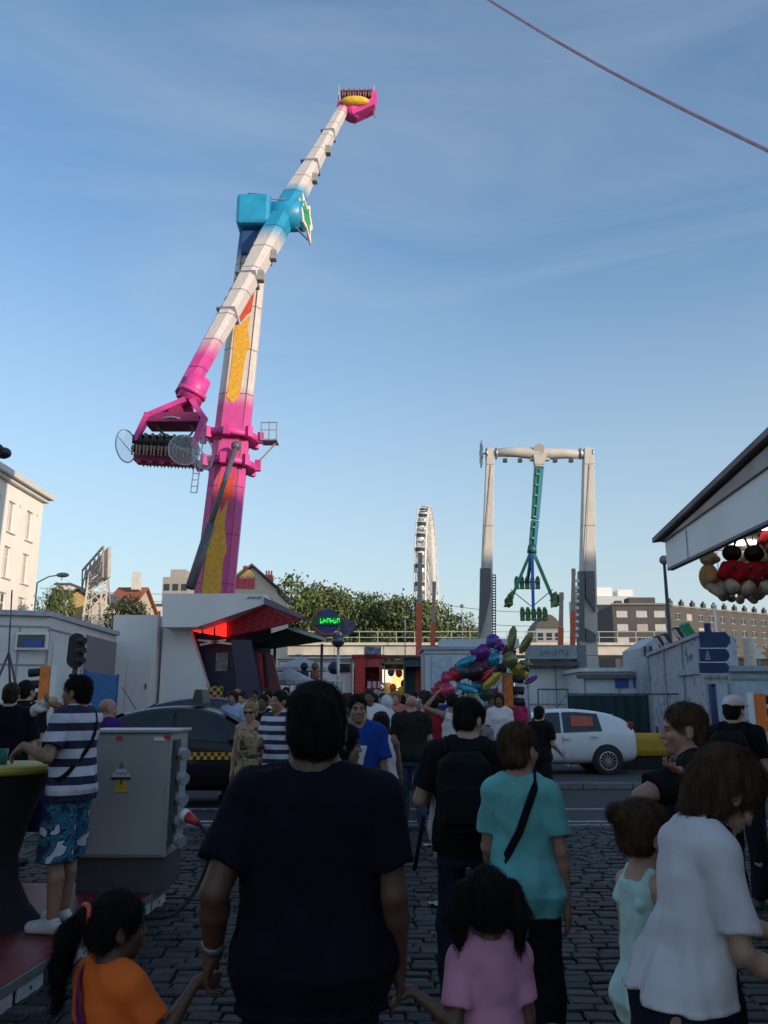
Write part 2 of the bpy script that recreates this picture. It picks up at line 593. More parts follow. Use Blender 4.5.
def vary_pane(win, k):
    """pale, warm and dark panes mixed"""
    for ch in win.children:
        if ch.name.startswith('pane') and k % 5 in (0, 3):
            ch.material_slots[0].link = 'OBJECT'; ch.material_slots[0].material = GLASS if k % 5 == 0 else GLASS_WARM
STUCCO = mat('white_stucco', (0.80, 0.76, 0.70), 0.9, var=0.06, scale=0.5, bump=0.1, bscale=20)
def white_building():
    X = -27.3; Y0, Y1 = 38.0, 64.6; Hh = 17.6
    t = thing('apartment_house', 'tall white stucco building with narrow windows in the evening sun at the left edge', 'building', (X - 6, (Y0 + Y1) / 2, 0))
    cols = [62.4 - 3.15 * i for i in range(8)]
    rows = [hz(534, 62.4), 0, 0, 0, 0]
    top = at(30, 538, 61.5).z
    zs = [top - 3.33 * j for j in range(5)]
    wd, ht = 1.15, 2.25
    holes = []
    for c_ in cols:
        for z in zs:
            if z > 0.4:
                holes.append((c_ - Y0 - wd / 2, c_ - Y0 + wd / 2, z, z + ht))
    mb = MB()
    mb.facade((X, Y0, 0), (0, 1, 0), Y1 - Y0, Hh, holes, 0.28)
    mb.facade((X - 14, Y0, 0), (1, 0, 0), 14, Hh, [(2 + 3.2 * i, 3.15 + 3.2 * i, z, z + ht) for i in range(4) for z in zs if z > .4], 0.28)
    mb.quad((X, Y1, 0), (X - 14, Y1, 0), (X - 14, Y1, Hh), (X, Y1, Hh))
    mb.quad((X - 14, Y1, 0), (X - 14, Y0, 0), (X - 14, Y0, Hh), (X - 14, Y1, Hh))
    mb.build('wall', STUCCO, t)
    mb = MB()
    mb.box((X - 7 + .25, (Y0 + Y1) / 2, Hh + .22), (14.9, Y1 - Y0 + .9, .44))
    mb.box((X - 7 + .1, (Y0 + Y1) / 2, Hh - .14), (14.5, Y1 - Y0 + .5, .25))
    mb.build('cornice', OFFWHITE, t, bevel=.03)
    mb = MB()
    a = [(X + .55, Y0 - .4, Hh + .45), (X + .55, Y1 + .4, Hh + .45), (X - 14.5, Y1 + .4, Hh + .45), (X - 14.5, Y0 - .4, Hh + .45)]
    b = [(X - 5, Y0 + 5, Hh + 3.2), (X - 5, Y1 - 5, Hh + 3.2), (X - 9, Y1 - 5, Hh + 3.2), (X - 9, Y0 + 5, Hh + 3.2)]
    mb.add(a + b, [(0, 1, 5, 4), (1, 2, 6, 5), (2, 3, 7, 6), (3, 0, 4, 7), (4, 5, 6, 7), (3, 2, 1, 0)])
    mb.build('roof', mat('red_slate', (0.20, 0.10, 0.08), 0.8, scale=3), t)
    # small round wall anchors under the eave
    mb = MB()
    for c_ in cols:
        mb = MB(); mb.cyl((X + .002, c_ + 1.2, Hh - 1.5), (X + .05, c_ + 1.2, Hh - 1.5), .13, n=10)
        mb.build('wall_anchor', OFFWHITE, t)
    pr = window_proto('window', wd, ht, WHITE, GLASS_WARM, n_u=2)
    first = True
    for c_ in cols:
        for z in zs:
            if z <= .4: continue
            o = pr if first else dup(pr)
            first = False
            o.parent = t
            o.location = Vector((X - .2, c_, z)) - Vector(t.location)
            o.rotation_euler = (0, 0, R(90))
            vary_pane(o, int(c_ * 5 + z * 11))
white_building()

# ------------------------------------------------------------------ brown apartment block on the right, far
APT = mat('brown_render_wall', (0.082, 0.075, 0.071), 0.85, var=0.12, scale=0.4)
def apartment_block():
    A = at(612, 605, 185); 
    Hh = A.z
    x0, y0 = A.x, 185.0
    front = 13.0
    t = thing('apartment_block', 'long brown flat-roofed apartment block with pale windows beyond the stalls', 'building', (x0 + 25, y0 + 8, 0))
    wins = []
    def wall(o, u, width, cols, wd, ht, h):
        holes = [(c_ - wd / 2, c_ + wd / 2, h - 2.75 - 2.95 * j, h - 2.75 - 2.95 * j + ht) for c_ in cols for j in range(7) if h - 2.75 - 2.95 * j > .5]
        mb.facade(o, u, width, h, holes, .2)
        uu = Vector(u).normalized(); n = uu.cross(Vector((0, 0, 1)))
        for hh in holes:
            wins.append((Vector(o) + uu * ((hh[0] + hh[1]) / 2) + Vector((0, 0, hh[2])) - n * .15, math.atan2(uu.y, uu.x), wd, ht))
    mb = MB()
    u2 = Vector((1, .62, 0)).normalized()
    wall((x0, y0, 0), (1, 0, 0), front, [2.2, 6.6, 10.6], 2.6, 1.5, Hh)
    P1 = Vector((x0 + front, y0, 0))
    L2 = 62.0
    wall(P1, u2, L2, [2.4 + 3.9 * i for i in range(15)], 2.0, 1.5, Hh - .4)
    P2 = P1 + u2 * L2
    bk = Vector((0, 14, 0))
    for a, b, hh in ((P2, P2 + bk, Hh - .4), (Vector((x0, y0 + 14, 0)), Vector((x0, y0, 0)), Hh)):
        mb.quad(a, b, b + Vector((0, 0, hh)), a + Vector((0, 0, hh)))
    mb.build('wall', APT, t)
    mb = MB()
    z = Vector((0, 0, 1))
    F0 = Vector((x0, y0, 0))
    mb.add([F0 + z * (Hh + .02), P1 + z * (Hh + .02), P1 + bk + z * (Hh + .02), F0 + bk + z * (Hh + .02)], [(0, 1, 2, 3)])
    mb.add([P1 + z * (Hh - .38), P2 + z * (Hh - .38), P2 + bk + z * (Hh - .38), P1 + bk + z * (Hh - .38)], [(0, 1, 2, 3)])
    mb.bar(F0 + z * (Hh + .2) + Vector((-.2, -.2, 0)), P1 + z * (Hh + .2) + Vector((.2, -.2, 0)), .5, .35)
    mb.bar(P1 + z * (Hh - .15), P2 + z * (Hh - .15), .5, .3)
    mb.build('roof', mat('roof_edge', (0.22, 0.20, 0.19), 0.8), t)
    for i in range(16):
        mb = MB()
        p = P1 + u2 * (2 + 3.9 * i) + Vector((0, 4, Hh))
        mb.box(p + Vector((0, 0, .6)), (.9, .9, 2.0), .5)
        mb.box(p + Vector((0, 0, 1.85)), (.4, .4, .5), .5)
        mb.build('chimney', APT, t)
    mb = MB()
    mb.box(F0 + Vector((8, 6, Hh + 1.1)), (6, 4, 2.2)); mb.box(F0 + Vector((3, 6, Hh + .8)), (1.4, 2, 1.6))
    mb.build('lift_house', APT, t)
    p1 = window_proto('window', 2.6, 1.5, OFFWHITE, GLASS_PALE, bars=0, sill=False, n_u=3)
    p2 = window_proto('window', 2.0, 1.5, OFFWHITE, GLASS_PALE, bars=0, sill=False, n_u=2)
    used = {2.6: False, 2.0: False}
    for p, rz, wd, ht in wins:
        if p.z < 9: continue
        o = (p1 if wd == 2.6 else p2)
        if used[wd]: o = dup(o)
        used[wd] = True
        o.parent = t
        o.location = p - Vector(t.location); o.rotation_euler = (0, 0, rz)
        vary_pane(o, int(p.x * 7 + p.z * 13))
apartment_block()

def pale_tower():
    a, b = at(592, 596, 215), at(616, 596, 215)
    t = thing('office_building', 'pale modern block with white roof boxes behind the brown apartments', 'building', ((a.x + b.x) / 2, 222, 0))
    mb = MB(); mb.box(((a.x + b.x) / 2 + 1, 222, a.z / 2), (b.x - a.x + 8, 14, a.z)); mb.build('wall', mat('pale_cladding', (0.50, 0.54, 0.56), 0.5), t)
    mb = MB()
    mb.box((a.x + 3.2, 220, a.z + 1.3), (5.5, 5, 2.6)); mb.box((a.x + 9.5, 220, a.z + 1.0), (4, 5, 2.0))
    mb.build('roof_box', WHITE, t)
    mb = MB()
    for i in range(4):
        mb.box(((a.x + b.x) / 2 + 1, 214.95, a.z - 3 - i * 3.4), (b.x - a.x + 6, .14, 1.5))
    mb.build('window_band', GLASS, t)
pale_tower()

# ------------------------------------------------------------------ small far buildings
def gable_house(label, px0, px1, py_eave, py_ridge, Y, wall_m, roof_m, depth=9, name='gabled_house', ridge_x=True):
    a, b = at(px0, py_eave, Y), at(px1, py_eave, Y)
    zr = hz(py_ridge, Y + (depth / 2 if ridge_x else 0))
    t = thing(name, label, 'building', ((a.x + b.x) / 2, Y + depth / 2, 0))
    mb = MB()
    xa, xb, ze = a.x, b.x, a.z
    holes = [(w_ * (xb - xa) / 3 + .6, w_ * (xb - xa) / 3 + 1.6, ze - 2.6 - 3 * j, ze - 1.0 - 3 * j) for w_ in range(3) for j in range(3) if ze - 2.6 - 3 * j > .3 and (xb - xa) / 3 > 1.8]
    mb.facade((xa, Y, 0), (1, 0, 0), xb - xa, ze, holes, .2)
    for j in holes:
        mb.quad((xa + j[0], Y + .19, j[2]), (xa + j[1], Y + .19, j[2]), (xa + j[1], Y + .19, j[3]), (xa + j[0], Y + .19, j[3]))
    mb.quad((xb, Y, 0), (xb, Y + depth, 0), (xb, Y + depth, ze), (xb, Y, ze)); mb.quad((xa, Y + depth, 0), (xa, Y, 0), (xa, Y, ze), (xa, Y + depth, ze))
    if ridge_x:
        mb.add([(xb, Y, ze), (xb, Y + depth, ze), (xb, Y + depth / 2, zr - .12)], [(0, 1, 2)]); mb.add([(xa, Y, ze), (xa, Y + depth, ze), (xa, Y + depth / 2, zr - .12)], [(0, 1, 2)])
    else:
        mb.add([(xa, Y, ze), (xb, Y, ze), ((xa + xb) / 2, Y, zr - .12)], [(0, 1, 2)])
    mb.build('wall', wall_m, t)
    mb = MB()
    e = .35
    if ridge_x:
        for yy, s in ((Y - e, 1), (Y + depth + e, -1)):
            mb.prism([(xa - e, yy, ze - .1), (xb + e, yy, ze - .1), (xb + e, Y + depth / 2, zr), (xa - e, Y + depth / 2, zr)], (0, 0, .18))
    else:
        xm = (xa + xb) / 2
        for xx in (xa - e, xb + e):
            mb.prism([(xx, Y - e, ze - .15), (xx, Y + depth, ze - .15), (xm, Y + depth, zr), (xm, Y - e, zr)], (0, 0, .2))
    rf = mb.build('roof', roof_m, t)
    return t, rf, (xa, xb, ze, zr)
TILE = mat('red_roof_tile', (0.36, 0.10, 0.05), 0.8, var=0.25, scale=3)
SLATE = mat('dark_slate', (0.09, 0.085, 0.085), 0.7)
t_, rf_, d_ = gable_house('house with a bright red tiled roof behind the billboard tower', 106, 131, 607, 589, 82, mat('beige_wall', (0.5, 0.42, 0.33), .85), TILE)
mb = MB(); mb.box((d_[1] - .5, 85, d_[3] + .6), (.8, .8, 1.8)); mb.build('chimney', OFFWHITE, rf_)
t_, rf_, d_ = gable_house('low ochre house with a rounded gable beside the small tree', 70, 88, 596, 589, 78, mat('ochre_wall', (0.55, 0.36, 0.16), .85), SLATE, ridge_x=False)
t_, rf_, d_ = gable_house('cream gabled house behind the ochre house', 92, 113, 606, 593, 74, mat('cream_wall', (0.62, 0.55, 0.44), .85), SLATE, ridge_x=False)
t_, rf_, d_ = gable_house('pale gable end painted with a big cupcake, beside a red brick chimney', 226, 277, 590, 566, 70, mat('pale_gable_wall', (0.58, 0.52, 0.42), .85), SLATE, ridge_x=False)
def cupcake_mural():
    Y = 69.93
    q = lambda px, py, dy=0: at(px, py, Y + dy)
    for a, b in ((235, 241), (241.8, 247), (247.8, 254.4)):
        mb = MB(); mb.prism([q(a, 588.5), q(b, 588.5), q(b + (.3 if b > 250 else 0), 578.5), q(a - (.3 if a < 236 else 0), 578.5)], (0, .05, 0)); mb.build('cake_cup_panel', mat('red_mural_paint', (.60, .06, .09), .6), t_)
    mb = MB(); mb.prism([q(235.5, 577), q(238, 578.3), q(241.5, 576.2), q(244.8, 578.5), q(248, 576.2), q(252, 578.3), q(255, 577), q(254.6, 574), q(250, 570), q(245, 568.6), q(240, 570.4), q(236, 574.5)], (0, .05, 0)); mb.build('cake_icing_panel', mat('yellow_mural_paint', (.78, .52, .20), .6), t_)
    mb = MB(); mb.ball(q(245.5, 567.8, -.1), (.24, .1, .2)); mb.build('cherry', RED, t_)
    c_ = q(268.6, 582, 3); mb = MB(); mb.box((c_.x, 73, c_.z - 2), (.72, .8, 5.2)); z = c_.z + .6
    k = mb.build('chimney', mat('red_brick', (.34, .09, .05), .85), t_)
    for dx in (-.22, 0, .22):
        mb = MB(); mb.cyl((c_.x + dx, 73, z), (c_.x + dx, 73, z + .42), .08, n=8); mb.build('chimney_pot', MATS['red_brick'], k)
cupcake_mural()
def tower_block():
    a, b = at(163, 577, 160), at(189, 577, 160)
    t = thing('tower_block', 'distant concrete tower block left of the big ride', 'building', ((a.x + b.x) / 2, 166, 0))
    mb = MB(); mb.box(((a.x + b.x) / 2, 166, a.z / 2), (b.x - a.x, 12, a.z)); mb.box((a.x + 2.4, 164, a.z + .9), (3.0, 4, 1.8)); mb.build('wall', mat('concrete_wall', (0.34, 0.31, 0.27), .8), t)
    for i in range(3):
        for j in range(4):
            mb = MB(); mb.box((a.x + (b.x - a.x) * (i + .5) / 3, 159.97, a.z - 2 - 3 * j), (1.1, .1, 1.3)); mb.build('window', GLASS, t)
tower_block()
def low_roofs():
    for i, (p0, p1, py, Y, lab) in enumerate(((56, 70, 585, 170, 'far flat roof seen above the small tree at left'), (130, 164, 606, 150, 'far low pale building between the tree and the tower block'), (536, 562, 628, 160, 'far low grey house with a rounded roof between the two pylons'))):
        a, b = at(p0, py, Y), at(p1, py, Y)
        t = thing('far_building', lab, 'building', ((a.x + b.x) / 2, Y + 5, 0))
        mb = MB(); mb.box(((a.x + b.x) / 2, Y + 5, a.z / 2), (b.x - a.x, 10, a.z)); mb.build('wall', OFFWHITE if i < 2 else GREY, t)
        mb = MB()
        if i == 2:
            prof = [(a.x - .2 + (b.x - a.x + .4) * k / 8, Y - .3, a.z + 2.6 * math.sin(math.pi * k / 8)) for k in range(9)]
            mb.prism(prof, (0, 10.5, 0))
        else:
            mb.box(((a.x + b.x) / 2, Y + 5, a.z + .2), (b.x - a.x + .6, 10.6, .4))
        mb.build('roof', SLATE, t)
        for k in range(3):
            mb = MB(); mb.box((a.x + (b.x - a.x) * (k + .5) / 3, Y - .03, a.z - 1.6), (1.0, .1, 1.3)); mb.build('window', GLASS, t)
low_roofs()

# ------------------------------------------------------------------ railway viaduct
def viaduct():
    Y = 95.0
    z1, z0, zr = hz(643, Y), hz(655, Y), hz(631.5, Y)
    xa, xb = -60, 32.5
    t = thing('viaduct', 'concrete railway viaduct with a metal railing crossing behind the fair', 'bridge', (5, Y + 3, 0))
    mb = MB(); mb.box(((xa + xb) / 2, Y + 4, (z0 + z1) / 2), (xb - xa, 8, z1 - z0)); mb.box(((xa + xb) / 2, Y - .15, z1 - .12), (xb - xa, .5, .3)); mb.build('deck', mat('concrete_deck', (0.56, 0.53, 0.47), .85, scale=.6, var=.2), t)
    for i in range(11):
        mb = MB(); mb.box((xa + 4 + i * 8.5, Y + 4, z0 / 2), (1.0, 5, z0 - .02)); mb.build('pillar', OFFWHITE, t)
    mb = MB(); mb.bar((xa, Y + .2, zr), (xb, Y + .2, zr), .09); mb.bar((xa, Y + .2, (zr + z1) / 2), (xb, Y + .2, (zr + z1) / 2), .07)
    x = xa + .5
    while x < xb:
        mb.bar((x, Y + .2, z1), (x, Y + .2, zr), .08); x += 2.1
    mb.build('railing', mat('pale_railing', (0.42, 0.40, 0.36), .6), t)
viaduct()

# ------------------------------------------------------------------ trees
def leaf_material(name, a, b_):
    m, t, b = nodes_of(name, 0.6)
    g = N(t, 'ShaderNodeNewGeometry')
    r = ramp(t, [(0.0, a), (1.0, b_)])
    t.links.new(g.outputs['Random Per Island'], r.inputs['Fac'])
    t.links.new(r.outputs['Color'], b.inputs['Base Color'])
    b.inputs['Transmission Weight'].default_value = 0.0
    return m
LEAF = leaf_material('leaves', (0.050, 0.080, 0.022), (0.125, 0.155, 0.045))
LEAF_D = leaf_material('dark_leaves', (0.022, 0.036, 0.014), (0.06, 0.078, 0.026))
BARK = mat('bark', (0.10, 0.075, 0.055), 0.9, bump=.5)
def tree_proto(seed, leaf, leaves=9000, width=0.42, lsize=0.0105):
    """tree of unit height"""
    rg = random.Random(seed)
    t = thing('tree', '', 'tree')
    mb = MB()
    mb.tube([(0, 0, 0), (.01, 0, .18), (0, .01, .34), (.01, 0, .6)], [.028, .022, .017, .006], 8)
    lobes = []
    for i in range(15):
        a = rg.uniform(0, 6.28); h = rg.uniform(.28, .88)
        prof = math.sin(math.pi * min(1, max(.08, (h - .14) / .86))) ** .6
        r = width * prof * rg.uniform(.35, .75)
        c = Vector((r * math.cos(a), r * math.sin(a), h))
        lobes.append((c, rg.uniform(.10, .19)))
        if i < 9:
            st = Vector((0, 0, rg.uniform(.22, .5)))
            mb.tube([st, st.lerp(c, .5) + Vector((0, 0, .03)), c], [.012, .008, .003], 6)
    lobes.append((Vector((0, 0, .86)), .14)); lobes.append((Vector((0, 0, .6)), .2))
    mb.build('trunk', BARK, local=True).parent = t
    mb = MB()
    for i in range(leaves):
        c, rr = lobes[rg.randrange(len(lobes))]
        d = Vector((rg.gauss(0, 1), rg.gauss(0, 1), rg.gauss(0, 1))).normalized()
        p = c + d * rr * rg.uniform(.45, 1.05) ** .6
        if rg.random() < .1: p += d * rr * .25
        s = lsize * rg.uniform(.6, 1.5)
        q = Euler((rg.uniform(0, 6.28), rg.uniform(0, 6.28), rg.uniform(0, 6.28))).to_matrix()
        mb.add([p + q @ Vector(v) for v in ((-s, -s * .6, 0), (s * .3, -s * .8, s * .2), (s, s * .5, 0), (-s * .2, s * .8, -s * .15))], [(0, 1, 2, 3)])
    mb.build('crown', leaf, local=True).parent = t
    return t
protos = [tree_proto(1, LEAF), tree_proto(2, LEAF), tree_proto(5, LEAF, width=.36), tree_proto(9, LEAF_D)]
used_p = [False] * 4
def plant(px, py_top, Y, k, label, grp=None, sx=1.0):
    p = at(px, py_top, Y)
    o = protos[k] if not used_p[k] else dup(protos[k])
    used_p[k] = True
    o.location = (p.x, Y, 0); o.rotation_euler = (0, 0, (px * 1.7) % 6.28)
    h = p.z
    o.scale = (h * sx, h * sx, h)
    tag(o, label, 'tree', grp)
G = 'trees behind the viaduct'
for a in ((292, 579, 112, 0, 'tall sunlit tree right beside the brick chimney, leftmost of the row behind the viaduct'),
          (318, 583, 118, 1, 'tree behind the round green lit sign'),
          (345, 594, 114, 2, 'lower bushy tree in the middle of the row, left of the street lamp'),
          (372, 592, 120, 0, 'broad sunlit tree in the row between round sign and red poles'),
          (398, 596, 114, 1, 'tree just left of the taller red pole'),
          (428, 603, 118, 2, 'tree between the two red poles, in front of the big wheel'),
          (452, 613, 122, 0, 'small tree at the right end of the row under the big wheel'),
          (272, 600, 116, 2, 'tree partly hidden by the house with the brick chimney')):
    plant(*a, grp=G, sx=0.95)
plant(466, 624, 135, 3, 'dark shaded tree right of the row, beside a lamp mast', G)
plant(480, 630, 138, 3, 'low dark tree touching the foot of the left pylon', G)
plant(55, 585, 60, 1, 'small round tree against the white building', sx=.42)
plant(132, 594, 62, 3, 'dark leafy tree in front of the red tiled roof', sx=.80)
# ------------------------------------------------------------------ figures: a small distance-field sculptor
def V3(*a): return np.array(a, dtype=np.float64)
def unit(v):
    v = np.array(v, dtype=np.float64); return v / max(1e-9, np.linalg.norm(v))
def rotx(a): c, s = math.cos(a), math.sin(a); return np.array([[1, 0, 0], [0, c, -s], [0, s, c]])
def roty(a): c, s = math.cos(a), math.sin(a); return np.array([[c, 0, s], [0, 1, 0], [-s, 0, c]])
def rotz(a): c, s = math.cos(a), math.sin(a); return np.array([[c, -s, 0], [s, c, 0], [0, 0, 1]])

class Sculpt:
    """smooth union / cut of simple volumes, meshed once with surface nets"""
    def __init__(self): self.ops = []
    def _push(self, fn, lo, hi, k, op): self.ops.append((fn, np.array(lo) - 0.0, np.array(hi) + 0.0, k, op)); return self
    def cap(self, a, b, ra, rb=None, k=0.02, op='add', flat=False):
        a, b = V3(*a), V3(*b); rb = ra if rb is None else rb
        ab = b - a; L2 = max(1e-9, ab.dot(ab)); L = math.sqrt(L2)
        def fn(x, y, z):
            t = ((x - a[0]) * ab[0] + (y - a[1]) * ab[1] + (z - a[2]) * ab[2]) / L2
            tc = np.clip(t, 0, 1)
            d = np.sqrt((x - a[0] - ab[0] * tc) ** 2 + (y - a[1] - ab[1] * tc) ** 2 + (z - a[2] - ab[2] * tc) ** 2) - (ra + (rb - ra) * tc)
            if flat: d = np.maximum(d, (t - 1) * L)
            return d
        m = max(ra, rb)
        return self._push(fn, np.minimum(a, b) - m, np.maximum(a, b) + m, k, op)
    def ell(self, c, r, M=None, k=0.02, op='add'):
        c = V3(*c); r = V3(*r)
        def fn(x, y, z):
            dx, dy, dz = x - c[0], y - c[1], z - c[2]
            if M is not None:
                u = M[0, 0] * dx + M[1, 0] * dy + M[2, 0] * dz
                v = M[0, 1] * dx + M[1, 1] * dy + M[2, 1] * dz
                q = M[0, 2] * dx + M[1, 2] * dy + M[2, 2] * dz
            else:
                u, v, q = dx, dy, dz
            k0 = np.sqrt((u / r[0]) ** 2 + (v / r[1]) ** 2 + (q / r[2]) ** 2)
            k1 = np.sqrt((u / r[0] ** 2) ** 2 + (v / r[1] ** 2) ** 2 + (q / r[2] ** 2) ** 2) + 1e-9
            return k0 * (k0 - 1) / k1
        m = r.max() if M is not None else r
        return self._push(fn, c - m, c + m, k, op)
    def loft(self, rows, M=None, piv=(0, 0, 0), k=0.02, grow=0.0, z0=None, z1=None, op='add', pw=2.0):
        """rows (z, cx, cy, rx, ry) in a frame turned by M about piv"""
        rows = np.array(rows, dtype=np.float64)
        piv = V3(*piv)
        if M is not None and np.allclose(M, np.eye(3)): M = None
        lo_z = rows[0, 0] if z0 is None else z0
        hi_z = rows[-1, 0] if z1 is None else z1
        def fn(x, y, z):
            dx, dy, dz = x - piv[0], y - piv[1], z - piv[2]
            if M is not None:
                u = M[0, 0] * dx + M[1, 0] * dy + M[2, 0] * dz + piv[0]
                v = M[0, 1] * dx + M[1, 1] * dy + M[2, 1] * dz + piv[1]
                q = M[0, 2] * dx + M[1, 2] * dy + M[2, 2] * dz + piv[2]
            else:
                u, v, q = x, y, z
            cx = np.interp(q, rows[:, 0], rows[:, 1]); cy = np.interp(q, rows[:, 0], rows[:, 2])
            rx = np.interp(q, rows[:, 0], rows[:, 3]) + grow; ry = np.interp(q, rows[:, 0], rows[:, 4]) + grow
            if pw == 2.0: e = np.sqrt(((u - cx) / rx) ** 2 + ((v - cy) / ry) ** 2)
            else: e = (np.abs((u - cx) / rx) ** pw + np.abs((v - cy) / ry) ** pw) ** (1 / pw)
            d = (e - 1) * np.minimum(rx, ry)
            return np.maximum(d, np.maximum(lo_z - q, q - hi_z))
        r = np.max(rows[:, 3:5]) + grow + np.max(np.abs(rows[:, 1:3]))
        cs = []
        for z in (lo_z, hi_z):
            for sx in (-r, r):
                for sy in (-r, r):
                    p = V3(sx, sy, z) - piv
                    cs.append((M @ p if M is not None else p) + piv)
        cs = np.array(cs)
        return self._push(fn, cs.min(0), cs.max(0), k, op)
    def cut(self, p, n):
        """keep the side opposite to n"""
        p, n = V3(*p), unit(n)
        self.ops.append((lambda x, y, z: (x - p[0]) * n[0] + (y - p[1]) * n[1] + (z - p[2]) * n[2], None, None, 0, 'and'))
        return self
    def wrinkle(self, amp, freq, seed=0):
        rg = np.random.RandomState(seed)
        dirs = rg.normal(size=(7, 3)); ph = rg.uniform(0, 6.28, 7)
        def fn(x, y, z):
            o = 0
            for (a, b, c), p in zip(dirs, ph):
                o = o + np.sin((a * x + b * y + c * z * .6) * freq + p + 1.3 * np.sin((b * x - c * y + a * z) * freq * .5))
            return o * (amp / 3.5)
        self.ops.append((fn, None, None, 0, 'disp'))
        return self
    def folds(self, c, z_hem, z_top, n, amp, seed=0):
        """hanging folds that deepen towards the hem"""
        rg = np.random.RandomState(seed); ph = rg.uniform(0, 6.28, 4)
        def fn(x, y, z):
            th = np.arctan2(y - c[1], x - c[0])
            w_ = np.clip((z_top - z) / (z_top - z_hem), 0, 1.2)
            a = np.sin(n * th + ph[0] + 2.2 * np.sin(6 * z + ph[1])) * w_ + .7 * np.sin((n * 1.7) * th + ph[2] - 5 * z) * w_ * w_
            b = np.sin(26 * z + 3 * np.sin(2 * th + ph[3]) + ph[1]) * np.exp(-((z - (z_hem + .35 * (z_top - z_hem))) / (.25 * (z_top - z_hem))) ** 2)
            return amp * (a + .8 * b) - .0035 * (z < z_hem + .028)
        self.ops.append((fn, None, None, 0, 'disp'))
        return self
    def mesh(self, vox):
        adds = [o for o in self.ops if o[4] == 'add']
        lo = np.min([o[1] for o in adds], 0) - vox * 3; hi = np.max([o[2] for o in adds], 0) + vox * 3
        n = np.ceil((hi - lo) / vox).astype(int) + 1
        ax = [np.arange(n[i]) * vox + lo[i] for i in range(3)]
        f = np.full(n, 0.5, dtype=np.float64)
        for fn, a, b, k, op in self.ops:
            if op in ('and', 'disp'):
                X, Y, Z = ax[0][:, None, None], ax[1][None, :, None], ax[2][None, None, :]
                if op == 'and': f = np.maximum(f, fn(X, Y, Z))
                else:
                    near = np.nonzero(np.abs(f) < max(.03, vox * 2.5))
                    f[near] += fn(ax[0][near[0]], ax[1][near[1]], ax[2][near[2]])
                continue
            pad = k + 4 * vox
            i0 = np.clip(np.floor((a - pad - lo) / vox).astype(int), 0, n - 1)
            i1 = np.clip(np.ceil((b + pad - lo) / vox).astype(int) + 1, 1, n)
            X, Y, Z = ax[0][i0[0]:i1[0], None, None], ax[1][None, i0[1]:i1[1], None], ax[2][None, None, i0[2]:i1[2]]
            d = fn(X, Y, Z)
            s = (slice(i0[0], i1[0]), slice(i0[1], i1[1]), slice(i0[2], i1[2]))
            g = f[s]
            if op == 'add':
                if k > 0:
                    h = np.maximum(k - np.abs(g - d), 0) / k
                    f[s] = np.minimum(g, d) - h * h * k * 0.25
                else:
                    f[s] = np.minimum(g, d)
            else:
                if k > 0:
                    h = np.maximum(k - np.abs(g + d), 0) / k
                    f[s] = np.maximum(g, -d) + h * h * k * 0.25
                else:
                    f[s] = np.maximum(g, -d)
        return self._nets(f, lo, vox)
    @staticmethod
    def _nets(f, lo, vox):
        s = f < 0
        c = [s[i:s.shape[0] - 1 + i, j:s.shape[1] - 1 + j, k:s.shape[2] - 1 + k] for i in (0, 1) for j in (0, 1) for k in (0, 1)]
        cnt = sum(x.astype(np.int8) for x in c)
        act = (cnt > 0) & (cnt < 8)
        idx = np.argwhere(act)
        ids = np.full(act.shape, -1, dtype=np.int64); ids[act] = np.arange(len(idx))
        corners = np.array([(i, j, k) for i in (0, 1) for j in (0, 1) for k in (0, 1)])
        val = np.stack([f[idx[:, 0] + a, idx[:, 1] + b, idx[:, 2] + d] for a, b, d in corners], 1)
        acc = np.zeros((len(idx), 3)); num = np.zeros(len(idx))
        for p in range(8):
            for q in range(p + 1, 8):
                if np.abs(corners[p] - corners[q]).sum() != 1: continue
                v0, v1 = val[:, p], val[:, q]
                m = (v0 < 0) != (v1 < 0)
                t = np.where(m, v0 / np.where(m, v0 - v1, 1), 0)
                pt = corners[p] + (corners[q] - corners[p]) * t[:, None]
                acc += np.where(m[:, None], pt, 0); num += m
        verts = (idx + acc / np.maximum(num, 1)[:, None]) * vox + lo
        faces = []
        for a in range(3):
            b, c_ = (a + 1) % 3, (a + 2) % 3
            sl0 = [slice(None)] * 3; sl1 = [slice(None)] * 3
            sl0[a] = slice(0, -1); sl1[a] = slice(1, None)
            e0, e1 = s[tuple(sl0)], s[tuple(sl1)]
            ch = np.argwhere(e0 != e1)
            ok = (ch[:, b] > 0) & (ch[:, c_] > 0) & (ch[:, b] < f.shape[b] - 1) & (ch[:, c_] < f.shape[c_] - 1)
            ch = ch[ok]
            if not len(ch): continue
            def cell(db, dc):
                q = ch.copy(); q[:, b] += db; q[:, c_] += dc
                return ids[q[:, 0], q[:, 1], q[:, 2]]
            q = np.stack([cell(-1, -1), cell(0, -1), cell(0, 0), cell(-1, 0)], 1)
            inside0 = e0[ch[:, 0], ch[:, 1], ch[:, 2]]
            q = np.where(inside0[:, None], q, q[:, ::-1])
            faces.append(q)
        return verts, np.concatenate(faces) if faces else np.zeros((0, 4), int)

def sculpt_obj(name, sc, vox, m, parent, loc=(0, 0, 0)):
    v, f = sc.mesh(vox)
    me = bpy.data.meshes.new(name)
    me.vertices.add(len(v)); me.vertices.foreach_set('co', v.astype(np.float32).ravel())
    me.loops.add(len(f) * 4); me.loops.foreach_set('vertex_index', f.astype(np.int32).ravel())
    me.polygons.add(len(f)); me.polygons.foreach_set('loop_start', np.arange(0, len(f) * 4, 4, dtype=np.int32))
    me.polygons.foreach_set('use_smooth', np.ones(len(f), dtype=bool))
    me.update(calc_edges=True)
    me.validate()
    me.materials.append(m)
    o = bpy.data.objects.new(name, me)
    C.objects.link(o)
    o.location = loc
    if parent is not None: o.parent = parent
    return o

